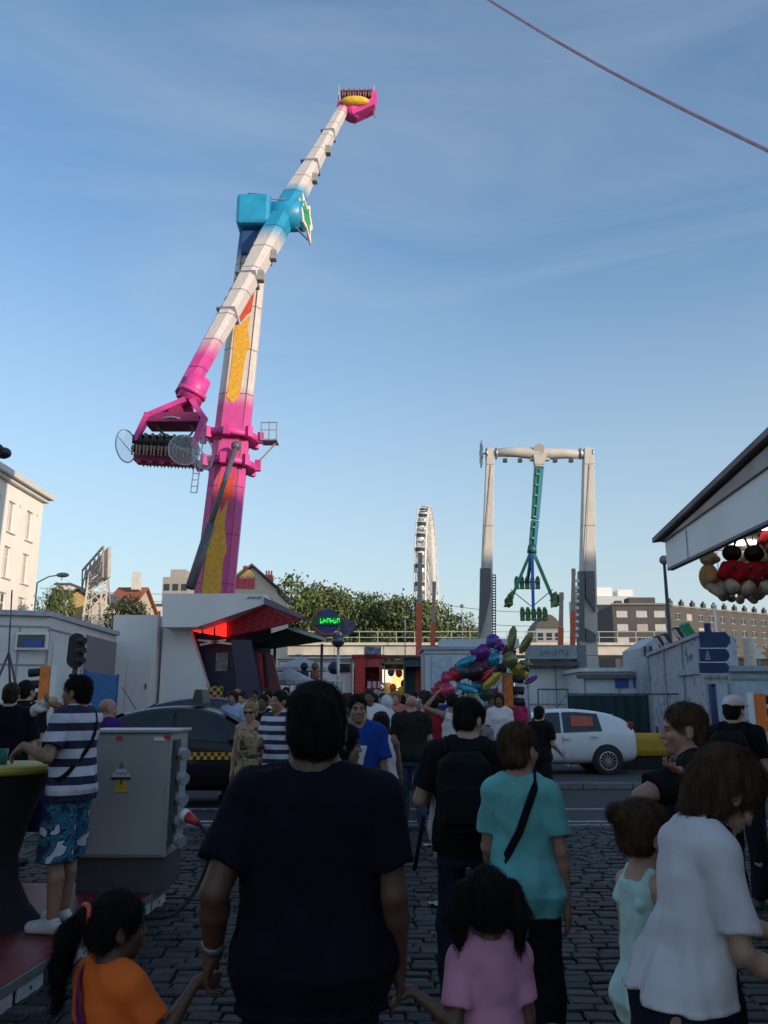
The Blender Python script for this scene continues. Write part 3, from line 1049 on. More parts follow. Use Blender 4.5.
def strands(o, hs, seed, ln, count=5200):
    """loose hairs lying over the hair mass, added to the same mesh"""
    me = o.data; rg = np.random.RandomState(seed)
    n = len(me.vertices); co = np.empty(n * 3); no = np.empty(n * 3)
    me.vertices.foreach_get('co', co); me.vertices.foreach_get('normal', no)
    co = co.reshape(-1, 3); no = no.reshape(-1, 3)
    faces = np.empty(len(me.polygons) * 4, dtype=np.int32); me.loops.foreach_get('vertex_index', faces)
    pick = rg.randint(0, n, count)
    p = co[pick] + rg.normal(size=(count, 3)) * .003; nn = no[pick]
    g = np.tile(np.array([[0, -.35, -1.0]]), (count, 1)) + rg.normal(size=(count, 3)) * .28
    t = g - nn * (g * nn).sum(1, keepdims=True); t /= np.linalg.norm(t, axis=1, keepdims=True) + 1e-9
    sd = np.cross(t, nn); wd = .0009 * hs
    L = ln * hs * rg.uniform(.5, 1.3, (count, 1))
    lift = rg.uniform(.0, .0035, (count, 1)) * hs; fly = (rg.random_sample((count, 1)) < .12) * rg.uniform(0, .010, (count, 1))
    a, b, c = p + nn * (lift * .3), p + t * L * .5 + nn * (lift + fly * .5), p + t * L + nn * (lift * .6 + fly)
    V = np.stack([a - sd * wd, a + sd * wd, b - sd * wd, b + sd * wd, c - sd * wd * .3, c + sd * wd * .3], 1).reshape(-1, 3)
    k = n + np.arange(count) * 6
    F = np.concatenate([np.stack([k, k + 1, k + 3, k + 2], 1), np.stack([k + 2, k + 3, k + 5, k + 4], 1)])
    allf = np.concatenate([faces.reshape(-1, 4), F])
    m2 = bpy.data.meshes.new('hair')
    allv = np.concatenate([co, V])
    m2.vertices.add(len(allv)); m2.vertices.foreach_set('co', allv.astype(np.float32).ravel())
    m2.loops.add(len(allf) * 4); m2.loops.foreach_set('vertex_index', allf.astype(np.int32).ravel())
    m2.polygons.add(len(allf)); m2.polygons.foreach_set('loop_start', np.arange(0, len(allf) * 4, 4, dtype=np.int32)); m2.polygons.foreach_set('use_smooth', np.ones(len(allf), dtype=bool))
    m2.update(calc_edges=True)
    m2.materials.append(me.materials[0])
    o.data = m2; bpy.data.meshes.remove(me)

# ------------------------------------------------------------------ skin, hair, cloth
def skin(name, col):
    m = mat(name, col, 0.55, var=0.10, scale=14, bump=0.12, bscale=60)
    b = m.node_tree.nodes['Principled BSDF']
    b.inputs['Subsurface Weight'].default_value = 0.0
    return m
SKIN_L = skin('fair_skin', (0.46, 0.27, 0.19))
SKIN_M = skin('tanned_skin', (0.30, 0.165, 0.105))
SKIN_D = skin('brown_skin', (0.13, 0.065, 0.042))
SKIN_S = skin('sunburnt_skin', (0.40, 0.20, 0.14))
def hair_mat(name, col):
    return mat(name, col, 0.75, var=0.5, scale=40, bump=0.6, bscale=70, stretch=(1, 1, .25), spec=.12)
HAIR_K = hair_mat('black_hair', (0.012, 0.010, 0.009))
HAIR_B = hair_mat('dark_brown_hair', (0.035, 0.020, 0.012))
HAIR_M = hair_mat('brown_hair', (0.075, 0.040, 0.022))
HAIR_L = hair_mat('blond_hair', (0.26, 0.17, 0.08))
HAIR_G = hair_mat('grey_hair', (0.28, 0.27, 0.26))
def cloth(name, col, var=0.15):
    return mat(name, col, 0.9, var=var, scale=7, bump=0.25, bscale=16, spec=0.15)
def stripes(name, z_per, stops, axis='Z', wob=0.01):
    m, t, b = nodes_of(name, 0.9)
    c = N(t, 'ShaderNodeTexCoord'); s = N(t, 'ShaderNodeSeparateXYZ')
    n = N(t, 'ShaderNodeTexNoise', Scale=4.0); t.links.new(c.outputs['Object'], n.inputs['Vector'])
    t.links.new(c.outputs['Object'], s.inputs[0])
    a = N(t, 'ShaderNodeMath', _operation='MULTIPLY_ADD'); a.inputs[1].default_value = wob
    t.links.new(n.outputs['Fac'], a.inputs[0]); t.links.new(s.outputs[axis], a.inputs[2])
    d = N(t, 'ShaderNodeMath', _operation='DIVIDE'); d.inputs[1].default_value = z_per; t.links.new(a.outputs[0], d.inputs[0])
    f = N(t, 'ShaderNodeMath', _operation='FRACT'); t.links.new(d.outputs[0], f.inputs[0])
    r = ramp(t, stops, 'CONSTANT'); t.links.new(f.outputs[0], r.inputs['Fac'])
    t.links.new(r.outputs['Color'], b.inputs['Base Color'])
    return m
def patches(name, scale, stops, wob=0.3):
    m, t, b = nodes_of(name, 0.9)
    c = N(t, 'ShaderNodeTexCoord')
    n = N(t, 'ShaderNodeTexNoise', Scale=scale, Detail=2.0, Roughness=0.45, Distortion=wob)
    t.links.new(c.outputs['Object'], n.inputs['Vector'])
    r = ramp(t, stops, 'CONSTANT'); t.links.new(n.outputs['Fac'], r.inputs['Fac'])
    t.links.new(r.outputs['Color'], b.inputs['Base Color'])
    return m

TORSO_M = [(.84, 0, 0, .150, .100), (.93, 0, -.012, .168, .120), (1.00, 0, -.004, .158, .112), (1.08, 0, .008, .148, .102), (1.20, 0, .006, .165, .112), (1.32, 0, .0, .182, .116), (1.40, 0, -.008, .165, .098), (1.455, 0, -.012, .095, .075), (1.50, 0, -.012, .060, .060)]
TORSO_F = [(.84, 0, 0, .155, .105), (.93, 0, -.015, .178, .126), (1.00, 0, -.008, .160, .112), (1.09, 0, .004, .130, .092), (1.20, 0, .010, .142, .106), (1.30, 0, .014, .152, .118), (1.40, 0, -.006, .140, .090), (1.455, 0, -.012, .080, .068), (1.50, 0, -.012, .052, .053)]

def person(label, loc, face_deg, H=1.75, sex='m', w=1.0, belly=0.0, hs=1.0, lean=0.0, head_yaw=0.0, head_pitch=0.0,
           arms=None, legs=None, sk=None, hair='short', hm=None, top=None, bottom=None, shoes=None, vox=0.012, group=None,
           hands=True, curl=0.5, extras=None, cat='person', knee_front=True):
    """face_deg: heading, 0 = walking away along +Y, 90 = facing -X (left), -90 = facing +X, 180 = facing the camera"""
    sk = sk or SKIN_L; hm = hm or HAIR_B
    root = thing('person', label, cat, loc, R(face_deg), group)
    chin = H - 0.235 * hs
    s = chin / 1.478
    rows = [(z * s, cx * s, cy * s + (belly * math.exp(-((z - 1.08) / .13) ** 2) * .5 if z < 1.35 else 0) * s,
             rx * s * w + (belly * .45 * math.exp(-((z - 1.05) / .17) ** 2)) * s, ry * s * (.5 + .5 * w) + (belly * .6 * math.exp(-((z - 1.08) / .13) ** 2)) * s)
            for z, cx, cy, rx, ry in (TORSO_M if sex == 'm' else TORSO_F)]
    piv = V3(0, 0, .93 * s)
    ML = rotx(-R(lean))
    up = lambda p: ML @ (V3(*p) - piv) + piv            # upper-body point after leaning
    shw = (.172 if sex == 'm' else .138) * s * (.45 + .55 * w)
    sh = {sd: up((sd * shw, -.008 * s, 1.405 * s)) for sd in (-1, 1)}
    L1, L2 = .285 * s, .25 * s
    aw = (.5 + .5 * w) * (1.0 if sex == 'm' else .86) * s
    arms = arms or {}
    da = {-1: ((-.18, .02, -1), (-.05, .18, -1)), 1: ((.18, .02, -1), (.05, .18, -1))}
    joints = {}
    for sd in (-1, 1):
        a = arms.get(sd, da[sd])
        if isinstance(a[0], str):                          # reach for a world point: ('to', point, elbow hint, palm normal)
            tg = rotz(-R(face_deg)) @ (V3(*a[1]) - V3(*loc))
            hint = unit(rotz(-R(face_deg)) @ V3(*a[2])) if a[0] == 'to' else unit(a[2])
            hand_len = .085 * s
            dv = tg - sh[sd]; dist = np.linalg.norm(dv)
            wt = tg - unit(dv) * hand_len * .9
            dv = wt - sh[sd]; dist = min(np.linalg.norm(dv), (L1 + L2) * .995); du = unit(dv)
            ca = (L1 * L1 + dist * dist - L2 * L2) / (2 * L1 * dist); ca = max(-1, min(1, ca))
            hp_ = unit(hint - du * np.dot(hint, du))
            e = sh[sd] + du * (L1 * ca) + hp_ * (L1 * math.sqrt(max(0, 1 - ca * ca)))
            wr = sh[sd] + du * dist
            hd = unit(tg - wr) if len(a) < 5 or a[4] is None else unit(a[4])
            pn = unit(a[3]) if len(a) > 3 and a[3] is not None else V3(-sd, .3, 0)
            joints[sd] = (e, wr, hd, pn)
            continue
        e = sh[sd] + unit(a[0]) * L1
        wr = e + unit(a[1]) * L2
        hd = unit(a[2]) if len(a) > 2 and a[2] is not None else unit(a[1])
        pn = unit(a[3]) if len(a) > 3 else V3(-sd, .3, 0)
        joints[sd] = (e, wr, hd, pn)
    legs = legs or {}
    dl = {-1: ((-.06, .12, -1), (0, -.02, -1)), 1: ((.06, -.10, -1), (0, -.18, -1))}
    LJ = {}
    lw = (.6 + .4 * w) * s
    for sd in (-1, 1):
        l = legs.get(sd, dl[sd])
        hip = V3(sd * .088 * s * (.6 + .4 * w), -.005, .90 * s)
        kn = hip + unit(l[0]) * .42 * s
        an = kn + unit(l[1]) * .40 * s
        LJ[sd] = (hip, kn, an)
    low = min(LJ[-1][2][2], LJ[1][2][2])
    dz = .075 * s - low
    # ---- body: one continuous surface
    B = Sculpt()
    B.loft(rows, ML, piv, k=0.03)
    for sd in (-1, 1):
        e, wr, hd, pn = joints[sd]
        B.cap(up((sd * .07 * s, -.012 * s, 1.44 * s)), sh[sd], .058 * aw, .062 * aw, k=.03)
        mid = sh[sd] + (e - sh[sd]) * .45
        B.cap(sh[sd], mid, .056 * aw, .050 * aw, k=.02).cap(mid, e, .050 * aw, .039 * aw, k=.015)
        m2 = e + (wr - e) * .3
        B.cap(e, m2, .039 * aw, .042 * aw, k=.012).cap(m2, wr, .042 * aw, .027 * aw, k=.012)
        hip, kn, an = LJ[sd]
        m3 = kn + (an - kn) * .3 + V3(0, -.015, 0) * s
        B.cap(hip, kn, .082 * lw, .056 * lw, k=.03).cap(kn, m3, .054 * lw, .056 * lw, k=.015).cap(m3, an, .056 * lw, .036 * lw, k=.015)
        toe = an + V3(sd * .02, .15, -.045) * s; toe[2] = an[2] - .045 * s
        heel = an + V3(0, -.035, -.04) * s
        B.cap(an + V3(0, 0, -.02) * s, toe, .040 * s, .026 * s, k=.02).cap(heel, toe, .032 * s, .026 * s, k=.02)
        if hands:
            h = .92 * s if hs >= .97 else 1.0 * s
            sdv = unit(np.cross(hd, pn)); pn2 = np.cross(sdv, hd)
            # sdv must point to the thumb side
            th = sdv if np.dot(sdv, V3(0, 1, 0)) + .3 * np.dot(sdv, V3(0, 0, 1)) >= 0 else -sdv
            M = np.stack([hd, th, pn2], 1)
            B.cap(wr, wr + hd * .03 * h, .026 * aw, .024 * aw, k=.012)
            B.ell(wr + hd * .052 * h, (.050 * h, .040 * h, .017 * h), M, k=.015)
            for i, ln in enumerate((.070, .080, .074, .058)):
                b0 = wr + hd * .088 * h + th * (.030 - .0195 * i) * h
                c1 = curl * .6
                d1 = unit(hd * math.cos(c1) + pn2 * math.sin(c1) + th * (.06 - .04 * i))
                d2 = unit(hd * math.cos(c1 + curl) + pn2 * math.sin(c1 + curl))
                b1 = b0 + d1 * ln * .55 * h; b2 = b1 + d2 * ln * .5 * h
                B.cap(b0 - hd * .02 * h, b1, .0095 * h, .0088 * h, k=.004).cap(b1, b2, .0088 * h, .0072 * h, k=.003)
            t0 = wr + hd * .025 * h + th * .028 * h; t1 = t0 + unit(hd * .7 + th * .6 + pn2 * .35) * .04 * h; t2 = t1 + unit(hd * .9 + th * .1 + pn2 * .4) * .032 * h
            B.cap(t0, t1, .014 * h, .0105 * h, k=.008).cap(t1, t2, .0105 * h, .0085 * h, k=.004)
    # head
    nb = up((0, -.012 * s, 1.44 * s))
    hc = up((0, .016 * s, 1.478 * s))                      # chin level on the neck axis
    MH = ML @ rotz(R(head_yaw)) @ rotx(-R(head_pitch))
    hp = lambda x, y, z: hc + MH @ (V3(x, y, z) * hs)
    neck_r = (.058 if sex == 'm' else .048) * hs * (.6 + .4 * w)
    B.cap(nb, hp(0, -.012, .06), neck_r * 1.08, neck_r, k=.03)
    he = lambda c, r, k=.02, op='add': B.ell(hp(*c), V3(*r) * hs, MH, k=k * hs, op=op)
    he((0, -.010, .150), (.076, .097, .086)); he((0, .022, .075), (.060, .070, .072)); he((0, .068, .020), (.026, .022, .020))
    he((0, .078, .137), (.050, .016, .013), .012)
    B.cap(hp(0, .090, .125), hp(0, .107, .086), .009 * hs, .0120 * hs, k=.010 * hs)
    he((.012, .100, .083), (.010, .010, .008), .006); he((-.012, .100, .083), (.010, .010, .008), .006)
    he((0, .088, .056), (.024, .012, .007), .006); he((0, .087, .044), (.021, .012, .0075), .006)
    he((.038, .066, .088), (.022, .020, .022), .015); he((-.038, .066, .088), (.022, .020, .022), .015)
    for sd in (-1, 1):
        he((sd * .031, .096, .117), (.016, .014, .009), .010, 'sub')
        he((sd * .077, -.012, .108), (.011, .020, .033), .008); he((sd * .080, -.004, .085), (.008, .011, .012), .006)
    sculpt_obj('body', B, vox, sk, root, (0, 0, dz))
    kids = []
    if vox < .0105:
        for sd in (-1, 1):
            E = MB(); E.ball(hp(sd * .031, .0735, .117), .0118 * hs, 10, 8)
            q = E.build('eye', mat('eye_white', (.15, .135, .12), .6), root, local=True); q.location = (0, 0, dz)
            E = MB(); E.ball(hp(sd * .031, .0815, .117), .0066 * hs, 8, 6)
            i_ = E.build('iris', mat('dark_iris', (.03, .02, .015), .2), q, local=True)
            S = Sculpt(); S.cap(hp(sd * .016, .0915, .131), hp(sd * .046, .079, .133), .0042 * hs, .003 * hs, k=.003)
            if hair != 'bald': sculpt_obj('eyebrow', S, .004, hm, root, (0, 0, dz))
        S = Sculpt(); S.cap(hp(-.020, .0915, .0495), hp(.020, .0915, .0495), .0028 * hs, k=.002).cap(hp(0, .0985, .0495), hp(.012, .096, .0495), .003 * hs, k=.002)
        sculpt_obj('lips', S, .003, mat('lip_line', (.16, .06, .05), .5), root, (0, 0, dz))
    # ---- hair
    hv = min(vox, .009)
    if hair and hair != 'bald':
        S = Sculpt()
        E2 = lambda c, r, k=.015, op='add': S.ell(hp(*c), V3(*r) * hs, MH, k=k * hs, op=op)
        big = {'short': .006, 'curly': .022, 'bob': .016, 'crop': .003}.get(hair, .010)
        E2((0, -.014, .156), (.079 + big, .100 + big, .087 + big))
        E2((0, -.050, .105), (.073 + big * .7, .060 + big * .6, .066))
        if hair in ('short', 'crop'): E2((0, -.052, .062), (.060, .040, .048), .02)
        if hair in ('bob', 'long'):
            dn = .02 if hair == 'bob' else -.16
            E2((.055, -.02, .10), (.030, .050, .075)); E2((-.055, -.02, .10), (.030, .050, .075))
            if hair == 'long':
                S.cap(hp(0, -.06, .10), hp(0, -.085, dn), .068 * hs, .045 * hs, k=.03)
                S.cap(hp(.05, -.02, .08), hp(.055, -.05, dn + .03), .03 * hs, .02 * hs, k=.02); S.cap(hp(-.05, -.02, .08), hp(-.055, -.05, dn + .03), .03 * hs, .02 * hs, k=.02)
            else:
                S.cap(hp(0, -.07, .10), hp(0, -.065, .03), .062 * hs, .05 * hs, k=.03)
        # open the face
        zf = {'short': .168, 'bob': .150, 'curly': .165, 'crop': .165}.get(hair, .172)
        S.ell(hp(0, .095, .078), V3(.068, .085, .098) * hs, MH, k=.02 * hs, op='sub')
        S.ell(hp(0, .055, .03), V3(.075, .075, .085) * hs, MH, k=.02 * hs, op='sub')
        if hair in ('short', 'crop', 'ponytail', 'bun', 'bunches', 'tuft'):
            for sd in (-1, 1):
                S.ell(hp(sd * .088, .012, .09), V3(.022, .034, .045) * hs, MH, k=.015 * hs, op='sub')
            S.ell(hp(0, -.06, -.002 if hair in ('short', 'crop') else .015), V3(.10, .10, .040) * hs, MH, k=.02 * hs, op='sub')
        if hair == 'bun':
            E2((0, -.115, .200), (.045, .042, .042), .012)
        if hair == 'tuft':
            for i in range(7): S.cap(hp(.0 + .014 * (i - 3), -.04, .235), hp(.022 * (i - 3), -.035 + .01 * (i % 3), .295 - .006 * abs(i - 3)), .018 * hs, .008 * hs, k=.012)
        if hair == 'ponytail':
            E2((0, -.118, .175), (.026, .024, .028), .01)
            S.cap(hp(0, -.125, .175), hp(-.05, -.165, .10), .030 * hs, .040 * hs, k=.02); S.cap(hp(-.05, -.165, .10), hp(-.10, -.175, -.02), .040 * hs, .034 * hs, k=.02); S.cap(hp(-.10, -.175, -.02), hp(-.13, -.165, -.15), .034 * hs, .015 * hs, k=.02)
        if hair == 'bunches':
            for sd in (-1, 1):
                E2((sd * .082, -.045, .185), (.024, .026, .026), .01)
                S.cap(hp(sd * .090, -.05, .18), hp(sd * .115, -.06, .10), .032 * hs, .036 * hs, k=.02); S.cap(hp(sd * .115, -.06, .10), hp(sd * .105, -.07, .0), .036 * hs, .018 * hs, k=.02)
        S.wrinkle((.010 if hair == 'curly' else .004) * hs, 85 if hair == 'curly' else 60, len(label))
        ho = sculpt_obj('hair', S, hv, hm, root, (0, 0, dz))
        if vox < .010: strands(ho, hs, len(label), .055 if hair in ('bob', 'long', 'ponytail', 'bunches') else .026)
    if hair == 'bald' and hm is not HAIR_B:
        S = Sculpt()
        S.ell(hp(0, -.055, .105), V3(.080, .062, .05) * hs, MH, k=.015).ell(hp(0, .10, .10), V3(.09, .12, .12) * hs, MH, k=.02, op='sub')
        sculpt_obj('hair', S, hv, hm, root, (0, 0, dz))
    # ---- clothes
    if bottom:
        kind, m = bottom[0], bottom[1]
        ease = bottom[2] if len(bottom) > 2 else .012
        S = Sculpt()
        if kind in ('trousers', 'jeans', 'shorts', 'leggings'):
            S.loft([r for r in rows], ML, piv, grow=.010, z0=.80 * s, z1=1.03 * s, k=.03)
            for sd in (-1, 1):
                hip, kn, an = LJ[sd]
                r0, r1, r2 = .080 * lw + ease * .5, .060 * lw + ease * 1.1, .046 * lw + ease * 1.2
                if kind == 'leggings': r2 = .040 * lw + ease
                if kind == 'shorts':
                    S.cap(hip, hip + (kn - hip) * 1.03, r0, r1 + .030 * s, k=.02, flat=True)
                else:
                    S.cap(hip, kn, r0 + .002, r1, k=.03).cap(kn, kn + (an - kn) * .97, r1, r2, k=.02, flat=True)
        else:                                            # skirt
            S.loft([(.48 * s, 0, .0, .23 * s, .19 * s), (.80 * s, 0, 0, .20 * s, .15 * s), (1.05 * s, 0, 0, .15 * s, .115 * s)], None, piv, k=.02)
        S.wrinkle(.008 * s, 26, len(label) + 1)
        sculpt_obj(kind, S, max(.009, vox), m, root, (0, 0, dz))
    if top:
        kind, m = top[0], top[1]
        ease = top[2] if len(top) > 2 else .016
        hem = (top[3] if len(top) > 3 else .86) * s
        sl = {'tee': .55, 'polo': .60, 'tank': 0, 'dress': 0, 'shirt': .5, 'vest': 0}.get(kind, .5)
        S = Sculpt()
        if hem < .80 * s:
            rr = [(hem, 0, 0, rows[1][3] * 1.28, rows[1][4] * 1.35), (.80 * s, 0, 0, rows[1][3] * 1.04, rows[1][4] * 1.05)] + [r for r in rows if r[0] > .85 * s]
        else:
            rr = [list(r) for r in rows]
            for r in rr:
                if r[0] < 1.2 * s:                        # cloth hangs straight from the chest
                    r[3] = max(r[3] + .017, rows[4][3] * .97); r[4] = max(r[4] + .017, rows[4][4] * .98)
        zt = (1.488 if sl else 1.43) * s
        S.loft(rr, ML, piv, grow=max(.013, ease * s), z0=hem, z1=zt, k=.02)
        for sd in (-1, 1):
            e = joints[sd][0]
            if sl:
                S.cap(up((sd * .075 * s, -.012 * s, 1.435 * s)), sh[sd] + unit(e - sh[sd]) * .01, .059 * aw + ease * .8, .061 * aw + ease * .8, k=.035)
                S.cap(sh[sd], sh[sd] + (e - sh[sd]) * sl * 1.35, .058 * aw + ease * .8, .051 * aw + ease * 1.1 * s + .004, k=.018, flat=True)
            else:
                S.ell(sh[sd] + ML @ V3(sd * .050, .0, -.04) * s, V3(.060, .11, .095) * s, ML, k=.02, op='sub')
        S.cap(nb + ML @ V3(0, .01 * s, .0), hp(0, .02, .05), neck_r * 1.10 + (.006 if sl else .02), neck_r * 1.2 + .012, k=.01, op='sub')
        if not sl:
            S.ell(up((0, .09 * s, 1.47 * s)), V3(.07, .07, .10) * s, ML, k=.02, op='sub')
            for sd in (-1, 1):
                S.cap(up((sd * .085 * s * w, -.098 * s, 1.35 * s)), up((sd * .080 * s * w, -.025 * s, 1.478 * s)), .026 * s, .024 * s, k=.015).cap(up((sd * .080 * s * w, -.025 * s, 1.478 * s)), up((sd * .085 * s * w, .09 * s, 1.35 * s)), .024 * s, .026 * s, k=.015)
        if kind == 'polo':
            for i in range(10):
                a0, a1 = -2.5 + i * .5, -2.0 + i * .5
                q = lambda a: nb + ML @ V3((neck_r + .020) * math.sin(a), -(neck_r + .022) * math.cos(a) + .008, .012 + .012 * math.cos(a))
                S.cap(q(a0), q(a1), .015, .015, k=.008)
        S.wrinkle(.0075 * s, 21, len(label) * 3).wrinkle(.003 * s, 55, len(label)).folds((0, 0), hem, 1.32 * s, 6 + len(label) % 3, .0046 * s, len(label)).cut((0, 0, hem + .012), (0, 0, -1))
        sculpt_obj({'tee': 't_shirt', 'polo': 'polo_shirt', 'tank': 'tank_top'}.get(kind, kind), S, max(.008, vox * .95), m, root, (0, 0, dz))
    if shoes:
        for sd in (-1, 1):
            hip, kn, an = LJ[sd]
            toe = an + V3(sd * .02, .155, -.042) * s; toe[2] = an[2] - .038 * s
            S = Sculpt(); S.cap(an + V3(0, -.01, -.005) * s, toe, .046 * s, .036 * s, k=.02).cap(an + V3(0, -.045, -.038) * s, toe, .040 * s, .036 * s, k=.02).cut((0, 0, an[2] - .074 * s), (0, 0, -1))
            sculpt_obj('shoe', S, max(.010, vox), shoes, root, (0, 0, dz))
    if extras:
        extras(dict(root=root, rows=rows, ML=ML, piv=piv, s=s, up=up, hp=hp, MH=MH, hs=hs, joints=joints, sh=sh, LJ=LJ, dz=dz, vox=vox, w=w, neck=nb))
    return root

def strap(ctx, name, m, side, z_hi=1.46, z_lo=.98, wd=.035, grow=.030, front=True):
    """flat band from one shoulder round the body to the opposite hip; side = shoulder side"""
    s, rows, up = ctx['s'], np.array(ctx['rows']), ctx['up']
    mb = MB(); ring = []
    n = 40
    for i in range(n):
        a = 2 * math.pi * i / n
        # a = 0 at the shoulder, pi at the hip
        z = (z_lo + z_hi) / 2 * s + (z_hi - z_lo) / 2 * s * math.cos(a)
        rx = np.interp(z, rows[:, 0], rows[:, 3]) + grow; ry = np.interp(z, rows[:, 0], rows[:, 4]) + grow; cy = np.interp(z, rows[:, 0], rows[:, 2])
        rx = max(rx, np.interp(1.3 * s, rows[:, 0], rows[:, 3]) * .55)
        f = math.cos(a)
        x = side * f * (rx if f < 0 else min(rx, .085 * s + .02))
        yy = math.sin(a) * (1 if front else 1)
        ang = math.sqrt(max(0, 1 - (x / max(rx, 1e-6)) ** 2))
        y = cy + (1 if yy >= 0 else -1) * ry * ang
        ring.append((x, y, z))
    ring = [np.array(p) for p in ring]
    vs = []
    for i in range(n):
        t = unit(ring[(i + 1) % n] - ring[i - 1]); r = unit(V3(ring[i][0], ring[i][1], 0.0)); b = unit(np.cross(t, r))
        for q in (b * wd / 2 + r * .004, -b * wd / 2 + r * .004, -b * wd / 2 - r * .004, b * wd / 2 - r * .004):
            vs.append(up(ring[i] + q))
    fs = []
    for i in range(n):
        j = (i + 1) % n
        for q in range(4):
            fs.append((i * 4 + q, i * 4 + (q + 1) % 4, j * 4 + (q + 1) % 4, j * 4 + q))
    mb.add(vs, fs)
    o = mb.build(name, m, ctx['root'], local=True); o.location = (0, 0, ctx['dz'])
    return o
# ------------------------------------------------------------------ riders (small far figures, one continuous body each)
def rider_proto():
    t = thing('person', 'rider strapped into the lower seats of the tall pink and white arm ride', 'person')
    S = Sculpt()
    S.loft([(0, 0, 0, .17, .13), (.3, 0, 0, .16, .11), (.5, 0, 0, .19, .11), (.6, 0, 0, .06, .06)], k=.04)
    S.ell((0, .01, .74), (.085, .10, .125), k=.03)
    for sd in (-1, 1):
        S.cap((sd * .19, 0, .52), (sd * .20, .16, .30), .05, .04).cap((sd * .20, .16, .30), (sd * .09, .22, .45), .04, .03)
        S.cap((sd * .09, 0, .05), (sd * .10, .42, .06), .085, .06).cap((sd * .10, .42, .06), (sd * .10, .46, -.38), .058, .04).cap((sd * .1, .45, -.38), (sd * .1, .58, -.42), .04, .03)
    b = sculpt_obj('body', S, .03, SKIN_M, t)
    S = Sculpt(); S.loft([(-.06, 0, 0, .19, .15), (.3, 0, 0, .185, .13), (.5, 0, 0, .20, .13), (.56, 0, 0, .12, .10)], k=.03)
    for sd in (-1, 1): S.cap((sd * .19, 0, .52), (sd * .2, .09, .40), .07, .06)
    sculpt_obj('t_shirt', S, .03, mat('dark_rider_cloth', (.05, .05, .06), .9), t)
    S = Sculpt(); S.ell((0, -.015, .79), (.092, .105, .10)); sculpt_obj('hair', S, .03, HAIR_K, t)
    return t
RIDER = rider_proto()
RIDER_USED = [False]
def rider(M4, label, group):
    o = RIDER if not RIDER_USED[0] else dup(RIDER)
    RIDER_USED[0] = True
    o.matrix_world = M4
    tag(o, label, 'person', group)
    return o
def frame4(loc, fwd, up):
    f = Vector(fwd).normalized(); u = Vector(up); u = (u - f * u.dot(f)).normalized(); s = f.cross(u)
    return Matrix.Translation(loc) @ Matrix((s, f, u)).transposed().to_4x4()

PINK = mat('pink_paint', (0.66, 0.055, 0.30), 0.45, var=.2, scale=2)
DKPINK = mat('dark_magenta_paint', (0.30, 0.02, 0.12), 0.5)
CYAN = mat('cyan_blue_paint', (0.02, 0.30, 0.52), 0.4, var=.15, scale=2)
DKBLUE = mat('deep_blue_paint', (0.02, 0.075, 0.22), 0.45)
SEAT_D = mat('dark_seat_padding', (0.025, 0.025, 0.028), 0.6)
FLAME_Y = mat('yellow_flame_paint', (0.70, 0.36, 0.03), 0.5)
FLAME_R = mat('red_flame_paint', (0.62, 0.07, 0.03), 0.5)
ARMW = mat('warm_white_arm_paint', (0.66, 0.60, 0.55), 0.5, var=.12, scale=1.2)

